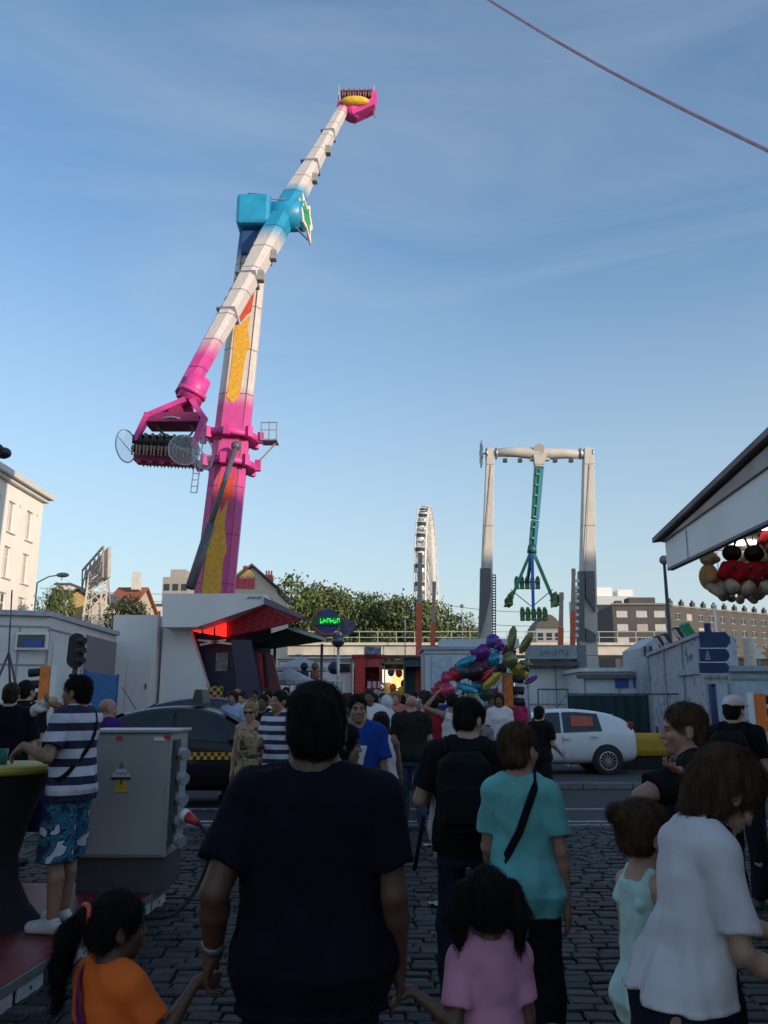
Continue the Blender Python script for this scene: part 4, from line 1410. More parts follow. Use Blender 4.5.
CLEAR, t__, b__ = nodes_of('clear_plastic', .25)
b__.inputs['Base Color'].default_value = (.62, .68, .74, 1); b__.inputs['Alpha'].default_value = .12
def arm_ride():
    A, B = at(215, 590, 40), at(257, 214, 40)
    k = (B - A) / (B.z - A.z)
    base = A - k * A.z
    ax = lambda z: base + k * z
    t = thing('arm_ride', 'tall leaning pink and white tower ride with a giant rotating arm', 'fairground ride', (base.x, base.y, 0))
    up = k.normalized()
    # tower: eight-sided, tapering
    tp = axis_paint('tower_paint', 'Z', 0, 30, [(0, (.60, .05, .27)), (.54, (.66, .07, .32)), (.555, (.66, .30, .42)), (.575, (.66, .62, .60)), (.80, (.66, .62, .60)), (.835, (.04, .16, .36)), (1, (.02, .12, .30))], .45, var=.12, joint=2.4)
    mb = MB(); n = 8
    prev = None
    for z, r in ((0, 1.16), (10, 1.08), (20, .98), (28.2, .86)):
        ring = [ax(z) + Vector((math.cos(a) * r, math.sin(a) * r, 0)) for a in [R(v + 8 - 90) for v in (33, 57, 123, 147, 213, 237, 303, 327)]]
        i0 = len(mb.v); mb.add(ring, [])
        if prev is not None:
            for i in range(n): mb.add([], []); mb.f.append([prev + i, prev + (i + 1) % n, i0 + (i + 1) % n, i0 + i]); mb.mi.append(0); mb.sm.append(False)
        prev = i0
    mb.f.append([prev + i for i in range(n)]); mb.mi.append(0); mb.sm.append(False)
    mb.build('tower', tp, t)
    # painted flames, thin raised panels on the face towards us
    def face_pt(u, z, out=.012):
        r = np.interp(z, [0, 10, 20, 28.2], [1.12, 1.06, .98, .88]) * math.cos(R(33)) + out
        a = R(-90 + 8)
        nn = Vector((math.cos(a), math.sin(a), 0)); s = Vector((-math.sin(a), math.cos(a), 0))
        return ax(z) + nn * r + s * u
    def flame(m, pts, nm):
        mb = MB(); mb.prism([face_pt(u, z) for u, z in pts], (0.0, -.02, 0)); mb.build(nm, m, t)
    flame(FLAME_Y, [(-.56, 6), (.38, 6), (.30, 8.4), (.42, 8.8), (.16, 10.2), (.22, 11.4), (-.1, 10.6), (-.2, 11.6), (-.36, 10.2), (-.5, 10.4)], 'flame_panel')
    flame(FLAME_R, [(-.46, 10.6), (-.36, 10.4), (-.2, 11.8), (-.08, 10.8), (.24, 11.6), (.34, 10.4), (.46, 12.9), (.16, 12.3), (.05, 13.1), (-.2, 12.4), (-.34, 12.9)], 'flame_panel')
    flame(FLAME_Y, [(-.44, 16.6), (-.1, 16.3), (.2, 16.7), (.30, 19.0), (.44, 19.4), (.24, 20.4), (.30, 21.1), (.1, 20.9), (-.12, 20.5), (-.30, 21), (-.42, 20.2), (-.36, 18.4)], 'flame_panel')
    flame(FLAME_R, [(-.30, 21.2), (-.12, 20.7), (.1, 21.1), (.32, 21.3), (.40, 23.4), (.14, 24.6), (.06, 23), (-.16, 23.6)], 'flame_panel')
    for u in (-.585, .585):
        mb = MB(); mb.bar(face_pt(u, 3), face_pt(u * .84, 27), .05); mb.build('edge_trim', mat('brown_trim', (.2, .1, .08), .6), t)
    # two collars with their clamps
    for z in (13.3, 14.75):
        mb = MB(); mb.tube([ax(z - .16), ax(z + .16)], 1.42, 8)
        for a in range(8): mb.box(ax(z) + Vector((math.cos(a * .785), math.sin(a * .785), 0)) * 1.45, (.28, .28, .55), a * .785)
        mb.build('collar', PINK, t)
    # service platform right of the collars
    p = ax(14.7) + Vector((1.5, .2, 0))
    mb = MB(); mb.box(p + Vector((.4, 0, -.1)), (.8, .9, .08))
    for dx in (.0, .4, .78):
        mb.bar(p + Vector((dx, -.45, -.1)), p + Vector((dx, -.45, .8)), .05)
    mb.bar(p + Vector((0, -.45, .8)), p + Vector((.78, -.45, .8)), .05); mb.bar(p + Vector((0, -.45, .4)), p + Vector((.78, -.45, .4)), .04)
    mb.bar(p + Vector((.75, 0, -.1)), p + Vector((-.2, 0, -1.2)), .07)
    mb.build('service_platform', GREY, t)
    # ladder on the left
    l0, l1 = ax(11.8) + Vector((-1.35, -.4, 0)), ax(15.4) + Vector((-1.35, -.4, 0))
    mb = MB()
    for dx in (0, .3): mb.bar(l0 + Vector((dx - .3, 0, 0)), l1 + Vector((dx - .3, 0, 0)), .05)
    for i in range(12): mb.bar(l0.lerp(l1, i / 11) + Vector((-.3, 0, 0)), l0.lerp(l1, i / 11), .04)
    mb.build('ladder', STEEL, t)
    # hydraulic brace
    mb = MB(); a, b = at(190, 588, 36.5), at(236, 446, 38.6)
    mb.tube([a, a.lerp(b, .42)], .22, 10); mb.tube([a.lerp(b, .40), b], .13, 10); mb.ball(b, .25)
    mb.build('brace', mat('dark_grey_steel', (.10, .10, .115), .45), t)
    # head with drive box
    H0 = at(255.5, 218, 39.4)
    mb = MB(); mb.box(H0, (1.75, 1.9, 1.75)); mb.build('drive_box', CYAN, t, bevel=.18)
    mb = MB(); mb.box(H0 + Vector((.1, .3, -1.5)), (1.5, 1.4, 1.6)); mb.build('tower_head', DKBLUE, t, bevel=.1)
    mb = MB()
    for dx in (-.7, .1, .8): mb.bar(H0 + Vector((dx, 0, .85)), H0 + Vector((dx, 0, 1.12)), .06)
    mb.bar(H0 + Vector((-.9, 0, 1.12)), H0 + Vector((1.6, 0, 1.12)), .05)
    mb.build('top_rail', STEEL, t)
    Cc = at(283, 217, 39.6)
    mb = MB(); mb.cyl(H0 + Vector((.8, 0, .1)), Cc + Vector((-.3, 0, 0)), .62, .70, 16); mb.build('axle', STEEL, t)
    # the arm
    v = Vector((2.75, 7.84, 13.1))
    d = v.normalized()
    axis = Vector((1, -.15, 0)); axis = (axis - d * axis.dot(d)).normalized()
    ends = (Cc - v, Cc + v)
    ap = axis_paint('arm_paint', 'Z', 12, 42, [(0, (.66, .055, .30)), (.135, (.66, .055, .30)), (.18, (.66, .60, .56)), (.41, (.66, .60, .56)), (.45, (.02, .30, .52)), (.565, (.02, .30, .52)), (.595, (.66, .60, .56)), (.90, (.66, .60, .56)), (.94, (.66, .055, .30)), (1, (.66, .055, .30))], .45, var=.10, joint=1.7)
    mb = MB()
    nrm = d.cross(axis).normalized()
    prev = None
    for s_, wd in ((-1, .66), (-.5, .86), (-.16, 1.2), (.16, 1.2), (.5, .86), (1, .66)):
        p = Cc + v * s_; h = wd / 2; c_ = h * .55
        ring = [p + axis * a + nrm * b for a, b in ((h, -c_), (h, c_), (c_, h), (-c_, h), (-h, c_), (-h, -c_), (-c_, -h), (c_, -h))]
        i0 = len(mb.v); mb.add(ring, [])
        if prev is not None:
            for i in range(8): mb.f.append([prev + i, prev + (i + 1) % 8, i0 + (i + 1) % 8, i0 + i]); mb.mi.append(0); mb.sm.append(False)
        else: mb.f.append([i0 + i for i in range(8)]); mb.mi.append(0); mb.sm.append(False)
        prev = i0
    mb.f.append([prev + i for i in range(8)]); mb.mi.append(0); mb.sm.append(False)
    mb.build('arm', ap, t)
    # bands, marks and junction boxes along the arm
    for s_ in (-.62, -.42, .40, .70):
        p = Cc + v * s_; hw = np.interp(abs(s_), [0.16, .5, 1], [1.2, .86, .66]) / 2 + .03
        mb = MB(); mb.bar(p - d * .07, p + d * .07, 2 * hw, 2 * hw, up=axis); mb.build('band', STEEL, t)
    rg = random.Random(4)
    for s_ in (-.27, -.40, .30, .55):
        p = Cc + v * s_
        mb = MB(); mb.box(p + axis * (np.interp(abs(s_), [.16, .5], [.6, .43]) + .1), (.3, .4, .5)); mb.build('junction_box', GREY, t)
    glyph = mat('faded_red_lettering', (.36, .10, .12), .6)
    for i in range(9):
        s_ = -.60 + i * .05
        hw = np.interp(abs(s_), [0.16, .5, 1], [1.2, .86, .66]) / 2
        q = Cc + v * s_ - axis * hw * .79 - nrm * 0
        # letters run along the left chamfer facing the square
        nn = (-axis * .62 + (nrm if nrm.y < 0 else -nrm) * .62).normalized()
        cen = Cc + v * s_ + (-axis * hw * .775 + (nrm if nrm.y < 0 else -nrm) * hw * .775)
        tdir = d.cross(nn).normalized()
        mb = MB()
        for j in range(3):
            o = tdir * (j - 1) * .13
            mb.bar(cen + o - d * .12 + nn * .012, cen + o + d * rg.uniform(.0, .12) + nn * .012, .07, .02, up=nn)
        mb.build('painted_mark', glyph, t)
    # hub and star sign
    mb = MB(); mb.cyl(Cc - axis * .9, Cc + axis * 1.15, .80, .80, 18); mb.build('hub', CYAN, t)
    sg = at(305, 217, 39.3)
    fx = (axis * .9 + Vector((0, -.42, 0))).normalized(); sd = fx.cross(Vector((0, 0, 1))).normalized()
    tilt = Vector((0.16, 0, -1)).normalized()
    pts = [(0, 1.5), (.35, .75), (.95, .9), (.72, .25), (.8, -.5), (.3, -.8), (0, -1.7), (-.3, -.8), (-.8, -.5), (-.72, .25), (-.95, .9), (-.35, .75)]
    mb = MB(); mb.prism([sg + sd * a * .52 - tilt * b for a, b in pts], fx * .12)
    sn = mb.build('sign_plate', mat('cream_sign', (.72, .62, .50), .5), t)
    mb = MB(); mb.prism([sg + fx * .125 + sd * a * .32 - tilt * b * .66 for a, b in pts], fx * .02); mb.build('sign_emblem', GREEN, sn)
    mb = MB(); mb.bar(Cc + axis * 1.1, sg, .5); mb.bar(Cc + axis * 1.0 - d * 1.2, sg + tilt * 1.4, .07); mb.build('sign_bracket', DKBLUE, t)

    # ---- lower gondola
    E1 = at(190, 395, ends[0].y)
    Y = E1.y
    q = lambda px, py, dy=0: at(px, py, Y + dy)
    mb = MB(); mb.tube([q(200, 378), q(188, 402)], [.48, .52], 14); mb.tube([q(193, 391), q(191, 395)], .60, 14); mb.build('arm_collar', PINK, t)
    for dy in (-.5, .5):
        mb = MB()
        mb.bar(q(186, 400, dy), q(148, 416, dy), .30, .22); mb.bar(q(192, 400, dy), q(204, 418, dy), .30, .22)
        mb.bar(q(148, 415, dy), q(135, 441, dy), .34, .22, w2=.24, h2=.2); mb.bar(q(205, 417, dy), q(193, 447, dy), .34, .22, w2=.24, h2=.2)
        mb.build('fork', PINK, t)
    mb = MB(); mb.box(q(175, 422), (2.2, 1.3, .42)); mb.build('crossbar', DKPINK, t, bevel=.04)
    mb = MB(); mb.tube([q(175 + 17 * math.cos(a), 428 + 5 * math.sin(a)) + Vector((0, .7 * math.sin(a), 0)) for a in [2 * math.pi * i / 24 for i in range(24)]], .05, 6, closed=True); mb.build('slewing_ring', STEEL, t)
    mb = MB()
    for px in (164, 172, 181, 190): mb.bar(q(px, 418), q(186 + (px - 177) * .25, 402), .2, .3)
    mb.cyl(q(176, 412, -.5), q(176, 412, .5), .30)
    mb.build('motor', DKPINK, t)
    cL, cR = q(137, 449), q(194, 452)
    dirx = (cR - cL).normalized()
    mb = MB(); mb.cyl(cL, cR, .2)
    mb.bar(cL + Vector((0, 0, -.35)), cR + Vector((0, 0, -.35)), .75, .42)
    mb.build('seat_beam', DKPINK, t)
    # wire mesh discs at both ends
    wire = mat('pale_wire_disc', (.42, .46, .50), .3)
    for c_, tw in ((q(126, 446), .35), (q(203, 453), .5), (q(184, 450, -1.0), .15)):
        nx = Vector((1, -tw, 0)).normalized() if tw > .2 else Vector((.45, -1, 0)).normalized()
        s2 = nx.cross(Vector((0, 0, 1))).normalized()
        mb = MB()
        pt = lambda r, a: c_ + s2 * (r * math.cos(a)) + Vector((0, 0, r * math.sin(a)))
        RR = .66 if tw > .2 else .60
        mb.tube([pt(RR, 2 * math.pi * i / 28) for i in range(28)], .026, 5, closed=True)
        mb.bar(pt(RR, .4), pt(RR, .4 + math.pi), .02)
        dsk = mb.build('end_guard', wire, t)
        mb = MB(); mb.prism([pt(RR * .97, 2 * math.pi * i / 28) for i in range(28)], nx * .015); mb.build('clear_disc', CLEAR, dsk)
    L = (cR - cL).length
    seat_src = None
    rows_ = ((-.42, -1), (.42, 1))
    for ry, sgn in rows_:
        for i in range(8):
            p = cL + dirx * (L * (i + .5) / 8) + Vector((0, ry, -.12))
            if seat_src is None:
                mb = MB(); mb.box((0, -.16, .34), (.34, .10, .95)); mb.box((0, .1, -.08), (.34, .44, .12))
                mb.tube([(-.13, -.1, .75), (-.13, .20, .62), (-.12, .24, .2)], .05, 6); mb.tube([(.13, -.1, .75), (.13, .20, .62), (.12, .24, .2)], .05, 6)
                seat_src = mb.build('seat', SEAT_D, local=True); o = seat_src
            else: o = dup(seat_src)
            o.parent = t; o.location = p - Vector(t.location); o.rotation_euler = (0, 0, math.pi if sgn < 0 else 0)
            o.scale = (.95, .95, .8)
            M4 = frame4(p + Vector((0, 0, -.02)), (0, sgn, .0), (0, 0, 1)) @ Matrix.Scale(.80, 4)
            rider(M4, 'rider in dark clothes strapped into the lower gondola of the big arm', 'riders in the lower gondola')
    for i in range(5):
        p = cL + dirx * (L * (i + .5) / 5) + Vector((0, -.3, -.62))
        mb = MB(); mb.box(p, (.2, .3, .12)); mb.build('foot_bracket', RED, t)

    # ---- upper gondola (upside arm end)
    E2 = at(353, 112, ends[1].y)
    Y2 = E2.y
    q = lambda px, py, dy=0: at(px, py, Y2 + dy)
    mb = MB(); mb.tube([q(350, 118), q(354, 108)], [.48, .62], 12); mb.build('arm_collar', PINK, t)
    mb = MB(); mb.prism([q(353, 114, -.5), q(375, 104, -.5), q(377, 91, -.5), q(372, 90, -.5), q(371, 98, -.5), q(350, 106, -.5)], (0, 1.0, 0)); mb.prism([q(349, 110, -.4), q(337, 105, -.4), q(337, 100, -.4), q(350, 104, -.4)], (0, .8, 0)); mb.build('fork', PINK, t)
    mb = MB(); mb.ball(q(355, 101, -.55), (.95, .3, .34)); mb.build('yellow_cowl', YELLOW, t)
    mb = MB(); mb.bar(q(341, 97), q(373, 96), .8, .35); mb.build('seat_beam', DKPINK, t)
    for px in (339, 374):
        c_ = q(px, 95); mb = MB(); mb.tube([c_ + Vector((0, .5 * math.cos(a), .62 * math.sin(a))) for a in [i * .393 for i in range(16)]], .035, 5, closed=True)
        for i in range(4): mb.bar(c_, c_ + Vector((0, .5 * math.cos(i * 1.57 + .5), .6 * math.sin(i * 1.57 + .5))), .025)
        mb.build('end_guard', wire, t)
    mb = MB(); mb.bar(q(373, 104), q(375, 117), .09); mb.bar(q(341, 106), q(340, 113), .08); mb.build('damper', STEEL, t)
    for i in range(6):
        p = q(344 + i * 5.2, 96.5, -.3)
        o = dup(seat_src, parent=t); o.location = p - Vector(t.location); o.rotation_euler = (0, 0, math.pi); o.scale = (.8, .8, .55)
        M4 = frame4(p, (0, -1, 0), (0, 0, 1)) @ Matrix.Scale(.72, 4)
        rider(M4, 'tiny rider high up in the top gondola of the big arm', 'riders in the top gondola')
    # base trailer and chassis hidden behind its front boards
    mb = MB(); mb.box(base + Vector((0, 0, .6)), (7, 6, 1.2)); mb.build('base', GREY, t, bevel=.05)
arm_ride()

# ------------------------------------------------------------------ pendulum ride between two pylons
PYL = axis_paint('pylon_paint', 'Z', 0, 24, [(0, (.50, .47, .43)), (.55, (.60, .56, .51)), (1, (.62, .58, .53))], .55, var=.14, nscale=1.0, joint=5.5)
DTEAL = mat('dark_green_teal_paint', (0.02, 0.13, 0.11), 0.45, var=.25, scale=2)
TEALB = mat('teal_blue_paint', (0.03, 0.22, 0.33), 0.45)
SEATS = {}
def pendulum_ride():
    Y = 70.0
    q = lambda px, py, dy=0: at(px, py, Y + dy)
    t = thing('pendulum_ride', 'pale two-pylon pendulum ride with a dark green swinging arm and claw of seats', 'fairground ride', (q(536, 640).x, Y, 0))
    for x0, x1, w0, w1 in ((484.5, 490.3, 13.5, 7.5), (587.2, 588.2, 18.5, 9.5)):
        a, b = q(x0, 641), q(x1, 449)
        k = (b - a) / (b.z - a.z); g = a - k * a.z
        s0, s1 = w0 / 829 * Y * 1.03, w1 / 829 * Y * 1.03
        mb = MB(); mb.bar(g, b, s0 * 1.04, s0 * 1.0, up=(0, 1, 0), w2=s1, h2=s1 * 1.1); py = mb.build('pylon', PYL, t, bevel=.04)
        mb = MB(); mb.bar(q(x1, 466) + Vector((-.02, -s1 * .62 - .02, 0)), g + Vector((-.2, -s0 * .56 - .02, 7)), .06, .03, up=(0, 1, 0)); mb.build('cable_duct', GREY, py)
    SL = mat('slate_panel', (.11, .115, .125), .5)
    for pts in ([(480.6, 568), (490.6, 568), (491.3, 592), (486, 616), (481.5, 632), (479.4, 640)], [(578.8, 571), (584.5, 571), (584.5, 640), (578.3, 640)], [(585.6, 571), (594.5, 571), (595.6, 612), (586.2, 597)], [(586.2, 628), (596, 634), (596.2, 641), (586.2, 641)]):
        mb = MB(); mb.prism([q(a, b, -.86 if a < 500 else -.98) for a, b in pts], (0, .6, 0)); mb.build('slate_panel', SL, t)  # dark polygons laid over the lower pylon fronts, some edges diagonal
    # ladders on the inner side of the pylons
    for px, py0, py1 in ((494, 575, 640), (576, 590, 640)):
        mb = MB()
        for dx in (-1.6, 1.6): mb.bar(q(px + dx, py0), q(px + dx, py1 + 15), .07)
        for i in range(24): mb.bar(q(px - 1.6, py0 + i * (py1 - py0) / 24), q(px + 1.6, py0 + i * (py1 - py0) / 24), .10)
        mb.build('ladder', DARK, t)
    mb = MB()
    pts = [q(487, 453), q(515, 452), q(539, 454), q(565, 453.5), q(592, 455)]
    mb.tube(pts, [.34, .46, .56, .46, .36], 12); mb.build('cross_beam', PYL, t)
    for px in (486.5, 496, 580, 592):
        mb = MB(); mb.cyl(q(px - .8, 453.7), q(px + .8, 453.7), .52); mb.build('flange', STEEL, t)
    mb = MB(); mb.tube([q(539, 449.0, -.62), q(539, 449.0, .62)], .48, 16); mb.build('hub_ring', PYL, t)
    for px in (505, 520, 555, 571):
        mb = MB(); mb.box(q(px, 460.5), (.35, .4, .3)); mb.build('lamp_box', DARK, t)
    mb = MB(); mb.bar(q(530, 459), q(549, 459), .5, .3); mb.bar(q(539, 456), q(539, 468), 1.15, 1.0, up=(0, 1, 0), w2=.7, h2=.7); mb.build('arm_neck', PYL, t)
    # wind disc at the left end
    c_ = q(480.7, 454); mb = MB()
    mb.prism([c_ + Vector((0, 1.2 * math.cos(a) * (1 if i % 2 else .72), 1.25 * math.sin(a) * (1 if i % 2 else .72))) for i, a in enumerate([k * math.pi / 8 for k in range(16)])], (.09, 0, 0))
    mb.bar(c_, q(487, 453.5), .12); mb.build('star_plate', mat('grey_blue_plate', (.2, .22, .26), .5), t)
    # arm
    mb = MB(); mb.bar(q(539, 467), q(535.2, 519), .80, .75, up=(0, 1, 0), w2=.66, h2=.62); mb.build('upper_arm', DTEAL, t, bevel=.05)
    mb = MB(); mb.bar(q(535, 521), q(532.5, 546), .66, .62, up=(0, 1, 0), w2=.6, h2=.6); mb.build('lower_arm', DTEAL, t, bevel=.05)
    for a, b in (((541.2, 469), (537.3, 519)), ((537.2, 522), (535.2, 545))):
        mb = MB(); mb.bar(q(*a, -.44), q(*b, -.40), .28, .06, up=(0, 1, 0)); mb.build('side_stripe', TEALB, t)
    for i in range(7):
        f = i / 6; mb = MB(); mb.box(q(537.5 - 4.5 * f, 474 + 64 * f, -.46), (.22, .08, .16)); mb.build('marker_lamp', mat('green_lamp', (.05, .5, .15), .4), t)
    mb = MB(); mb.cyl(q(532.2, 546), q(531.8, 553), .36, .42, 14); mb.build('claw_hub', DTEAL, t)
    # four claw legs
    GR = mat('bright_green_paint', (.03, .26, .13), .45)
    RB = mat('bright_blue_paint', (.02, .12, .50), .45)
    hub = q(532, 549)
    tips = {'l': (hub + Vector((-1.95, 0, -4.3)), GR), 'r': (hub + Vector((1.6, 0, -4.3)), GR), 'f': (hub + Vector((-.42, -1.75, -5.7)), RB), 'b': (hub + Vector((-.2, 1.75, -2.6)), DTEAL)}
    seat = None
    for kx, (tip, m) in tips.items():
        mb = MB(); mb.bar(hub + (tip - hub).normalized() * .3, tip, .26, .26, w2=.24, h2=.24); mb.build('claw_leg', m, t)
        if kx in 'lr':
            mb = MB(); mb.bar(tip + Vector((0, 0, .8)), tips['f'][0] + Vector((0, .5, .6)), .06); mb.build('stay', DARK, t)
        outx = Vector((tip.x - hub.x, tip.y - hub.y, 0)); outx = outx.normalized() if outx.length > .5 else Vector((0, -1, 0))
        if kx == 'f': outx = Vector((0, -1, 0))
        if kx == 'b': outx = Vector((0, 1, 0))
        side = outx.cross(Vector((0, 0, 1)))
        bm_ = MB(); bm_.bar(tip - side * 1.1, tip + side * 1.1, .14); bm_.build('seat_bar', m, t)
        for i in range(5):
            p = tip + side * (i - 2) * .46 + outx * .16
            if seat is None:
                mb = MB(); mb.box((0, -.1, -.15), (.36, .12, .95)); mb.box((0, .12, -.5), (.36, .4, .14)); mb.ball((0, -.08, .38), (.15, .09, .16)); mb.tube([(-.14, 0, .3), (-.13, .22, .05), (-.12, .2, -.35)], .05, 6); mb.tube([(.14, 0, .3), (.13, .22, .05), (.12, .2, -.35)], .05, 6)
                seat = mb.build('seat', mat('teal_seat', (.015, .10, .10), .5), local=True); o = seat
            else: o = dup(seat)
            o.parent = t; o.location = p - Vector(t.location); o.rotation_euler = (0, 0, math.atan2(outx.y, outx.x) - math.pi / 2)
            if kx in 'lr':
                if 'side' not in SEATS: SEATS['side'] = seat.data.copy(); SEATS['side'].materials[0] = mat('green_yellow_seat', (.10, .22, .06), .5, var=.7, scale=5)
                o.data = SEATS['side']
    mb = MB(); mb.box(q(536, 655, 0) * 1.0 - Vector((0, 0, q(536, 655).z - .7)), (12, 7, 1.4)); mb.build('base', GREY, t)
pendulum_ride()

# ------------------------------------------------------------------ painted masts of another ride
def mast(px0, py0, px1, py1, Y, w_, split, label, rungs=False):
    a, b = at(px0, py0, Y), at(px1, py1, Y)
    k = (b - a) / (b.z - a.z); g = a - k * a.z
    t = thing('ride_mast', label, 'mast', (g.x, Y, 0))
    zs = hz(split, Y)
    m1 = g + k * zs
    mb = MB(); mb.bar(g, m1, w_, w_); mb.build('lower_section', REDORANGE, t)
    mb = MB(); mb.bar(m1, b, w_ * .85, w_ * .85, w2=w_ * .7); mb.box(b, (w_ * .8, w_ * .8, w_ * 1.5)); mb.build('upper_section', mat('weathered_mast', (.34, .27, .22), .6), t)
    if rungs:
        mb = MB(); z = 7.0
        while z < b.z - .3:
            mb.box(g + k * z + Vector((w_ * .9, 0, 0)), (w_ * .8, .1, .22)); z += .55
        mb.build('rung', WHITE, t)
mast(418.6, 655, 420.2, 557, 60, .40, 604, 'taller red lower mast with weathered top in front of the big wheel')
mast(432.8, 645, 434.2, 585, 62, .34, 622, 'shorter red lower mast right of the taller one')
mast(560.5, 645, 561.5, 596, 66, .38, 628, 'red based mast standing between the pylons, right of the swinging claw')
mast(572.5, 645, 573.5, 572, 67, .36, 612, 'red mast with white rungs against the right pylon', True)

# ------------------------------------------------------------------ big wheel far behind
def big_wheel():
    Y = 190.0
    c0 = at(427.5, 566, Y); top = hz(509, Y)
    zc = 24.0; RR = top - zc
    t = thing('ferris_wheel', 'tall white ferris wheel seen nearly edge-on beyond the trees', 'ferris wheel', (c0.x, Y, 0))
    los = math.atan2(c0.x, Y)
    phi = los + R(4.6)
    wv = Vector((-math.sin(phi - 2 * los), math.cos(phi), 0)).normalized()
    wv = Vector((math.sin(los + R(4.2)), math.cos(los + R(4.2)), 0))
    av = Vector((wv.y, -wv.x, 0))
    cen = Vector((c0.x, Y, zc))
    P = lambda r, a, o: cen + wv * (r * math.cos(a)) + Vector((0, 0, r * math.sin(a))) + av * o
    n = 36
    WW = mat('white_wheel_steel', (.74, .72, .68), .5)
    for o in (-1.1, 1.1):
        mb = MB()
        for rr, th in ((RR, .14), (RR * .93, .10)):
            mb.tube([P(rr, 2 * math.pi * i / 72, o) for i in range(72)], th, 5, closed=True)
        for i in range(72):
            mb.bar(P(RR, 2 * math.pi * i / 72, o), P(RR * .93, 2 * math.pi * (i + .5) / 72, o), .09)
        mb.build('rim', WW, t)
    mb = MB()
    for i in range(n):
        a = 2 * math.pi * i / n
        mb.bar(P(RR, a, -1.1), P(RR, a, 1.1), .12)
    mb.build('rim_tie', WW, t)
    for i in range(n):
        a = 2 * math.pi * i / n
        mb = MB(); mb.bar(P(1, a, -1.6), P(RR * .93, a, -1.1), .16); mb.bar(P(1, a, 1.6), P(RR * .93, a, 1.1), .16)
        for k_ in (.3, .5, .7, .85):
            mb.bar(P(RR * k_, a, -1.2), P(RR * k_, a, 1.2), .10)
        for k_ in (.25, .5, .75): mb.bar(P(1, a, -1.6).lerp(P(RR * .93, a, -1.1), k_), P(RR * (k_ + .2), a + .087, -1.15), .12)
        mb.bar(P(1, a + .087, 0), P(RR * .93, a + .087, 0), .3)
        mb.build('spoke', WW, t)
    mb = MB(); mb.cyl(P(0, 0, -2.4), P(0, 0, 2.4), 1.3, n=20); mb.build('hub', WW, t)
    for o in (-1, 1):
        for s_ in (-1, 1):
            mb = MB(); mb.bar(P(0, 0, o * 2.4), Vector((cen.x, cen.y, 0)) + wv * s_ * 9 + av * o * 3.5, .8); mb.build('support_leg', WW, t)
    g0 = None
    for i in range(n):
        a = 2 * math.pi * (i + .5) / n
        p = P(RR + .1, a, 0)
        if g0 is None:
            mb = MB(); mb.lathe([(0, .1), (.9, -.1), (1.0, -.25)], n=12); mb.lathe([(1.0, -1.1), (.95, -1.9), (.5, -2.1), (0, -2.1)], n=12); mb.bar((-.8, 0, -.2), (-.8, 0, -1.2), .1); mb.bar((.8, 0, -.2), (.8, 0, -1.2), .1)
            g0 = mb.build('gondola', WW, local=True); mb = MB(); mb.lathe([(.92, -.2), (.92, -1.15)], n=12); pn = mb.build('window', GLASS, local=True); pn.parent = g0; o = g0
        else: o = dup(g0)
        o.parent = t; o.location = p - Vector(t.location)
big_wheel()

# ------------------------------------------------------------------ billboard on a lattice tower, street lamps, overhead cable
def billboard():
    Y = 66.0
    q = lambda px, py, dy=0: at(px, py, Y + dy)
    t = thing('billboard', 'billboard seen from behind on a tall white lattice tower', 'billboard', (q(93, 600).x, Y, 0))
    base = q(92, 606); tx = base.x
    mb = MB()
    zt = q(100, 572).z
    for dx, dy in ((-.55, -.55), (.55, -.55), (.55, .55), (-.55, .55)):
        mb.bar((tx + dx * 1.5, Y + dy * 1.5, 0), (tx + dx + .35, Y + dy, zt), .12)
    nseg = 14
    for i in range(nseg):
        z0, z1 = zt * i / nseg, zt * (i + 1) / nseg
        f0, f1 = 1.5 - .5 * i / nseg, 1.5 - .5 * (i + 1) / nseg
        o0, o1 = .35 * i / nseg, .35 * (i + 1) / nseg
        for (ax_, ay), (bx, by) in (((-.55, -.55), (.55, -.55)), ((.55, -.55), (.55, .55)), ((.55, .55), (-.55, .55)), ((-.55, .55), (-.55, -.55))):
            mb.bar((tx + ax_ * f0 + o0, Y + ay * f0, z0), (tx + bx * f1 + o1, Y + by * f1, z1), .07)
            mb.bar((tx + ax_ * f0 + o0, Y + ay * f0, z0), (tx + bx * f0 + o0, Y + by * f0, z0), .06)
    mb.build('lattice_tower', mat('white_lattice', (.60, .57, .52), .6), t)
    # panel running away from us: near edge right, far edge left
    a0, a1 = q(108, 547, -1.5), q(107.5, 577, -1.5)
    b0, b1 = q(86.5, 571, 5.5), q(86, 592, 5.5)
    mb = MB(); mb.prism([a0, a1, b1, b0], (.22, .1, 0)); pn = mb.build('panel', mat('dull_billboard_back', (.42, .39, .36), .7), t)
    mb = MB()
    for f in (0, .2, .4, .6, .8, 1):
        p0, p1 = a0.lerp(b0, f) + Vector((-.25, -.3, 0)), a1.lerp(b1, f) + Vector((-.25, -.3, 0))
        mb.bar(p0, p1, .10)
        if f < .9: mb.bar(p0, a1.lerp(b1, f + .2) + Vector((-.25, -.3, 0)), .07)
    mb.bar(a0 + Vector((-.25, -.3, 0)), b0 + Vector((-.25, -.3, 0)), .14); mb.bar(a1 + Vector((-.25, -.3, 0)), b1 + Vector((-.25, -.3, 0)), .14)
    mb.bar(a0.lerp(a1, .5) + Vector((-.25, -.3, 0)), b0.lerp(b1, .5) + Vector((-.25, -.3, 0)), .10)
    mb.build('frame', mat('dull_galvanised', (.36, .34, .31), .6), t)
    mb = MB(); mb.bar(q(108, 577, -1.6), q(111, 612, -1.6), .08); mb.build('drain_pipe', GREY, t)
billboard()

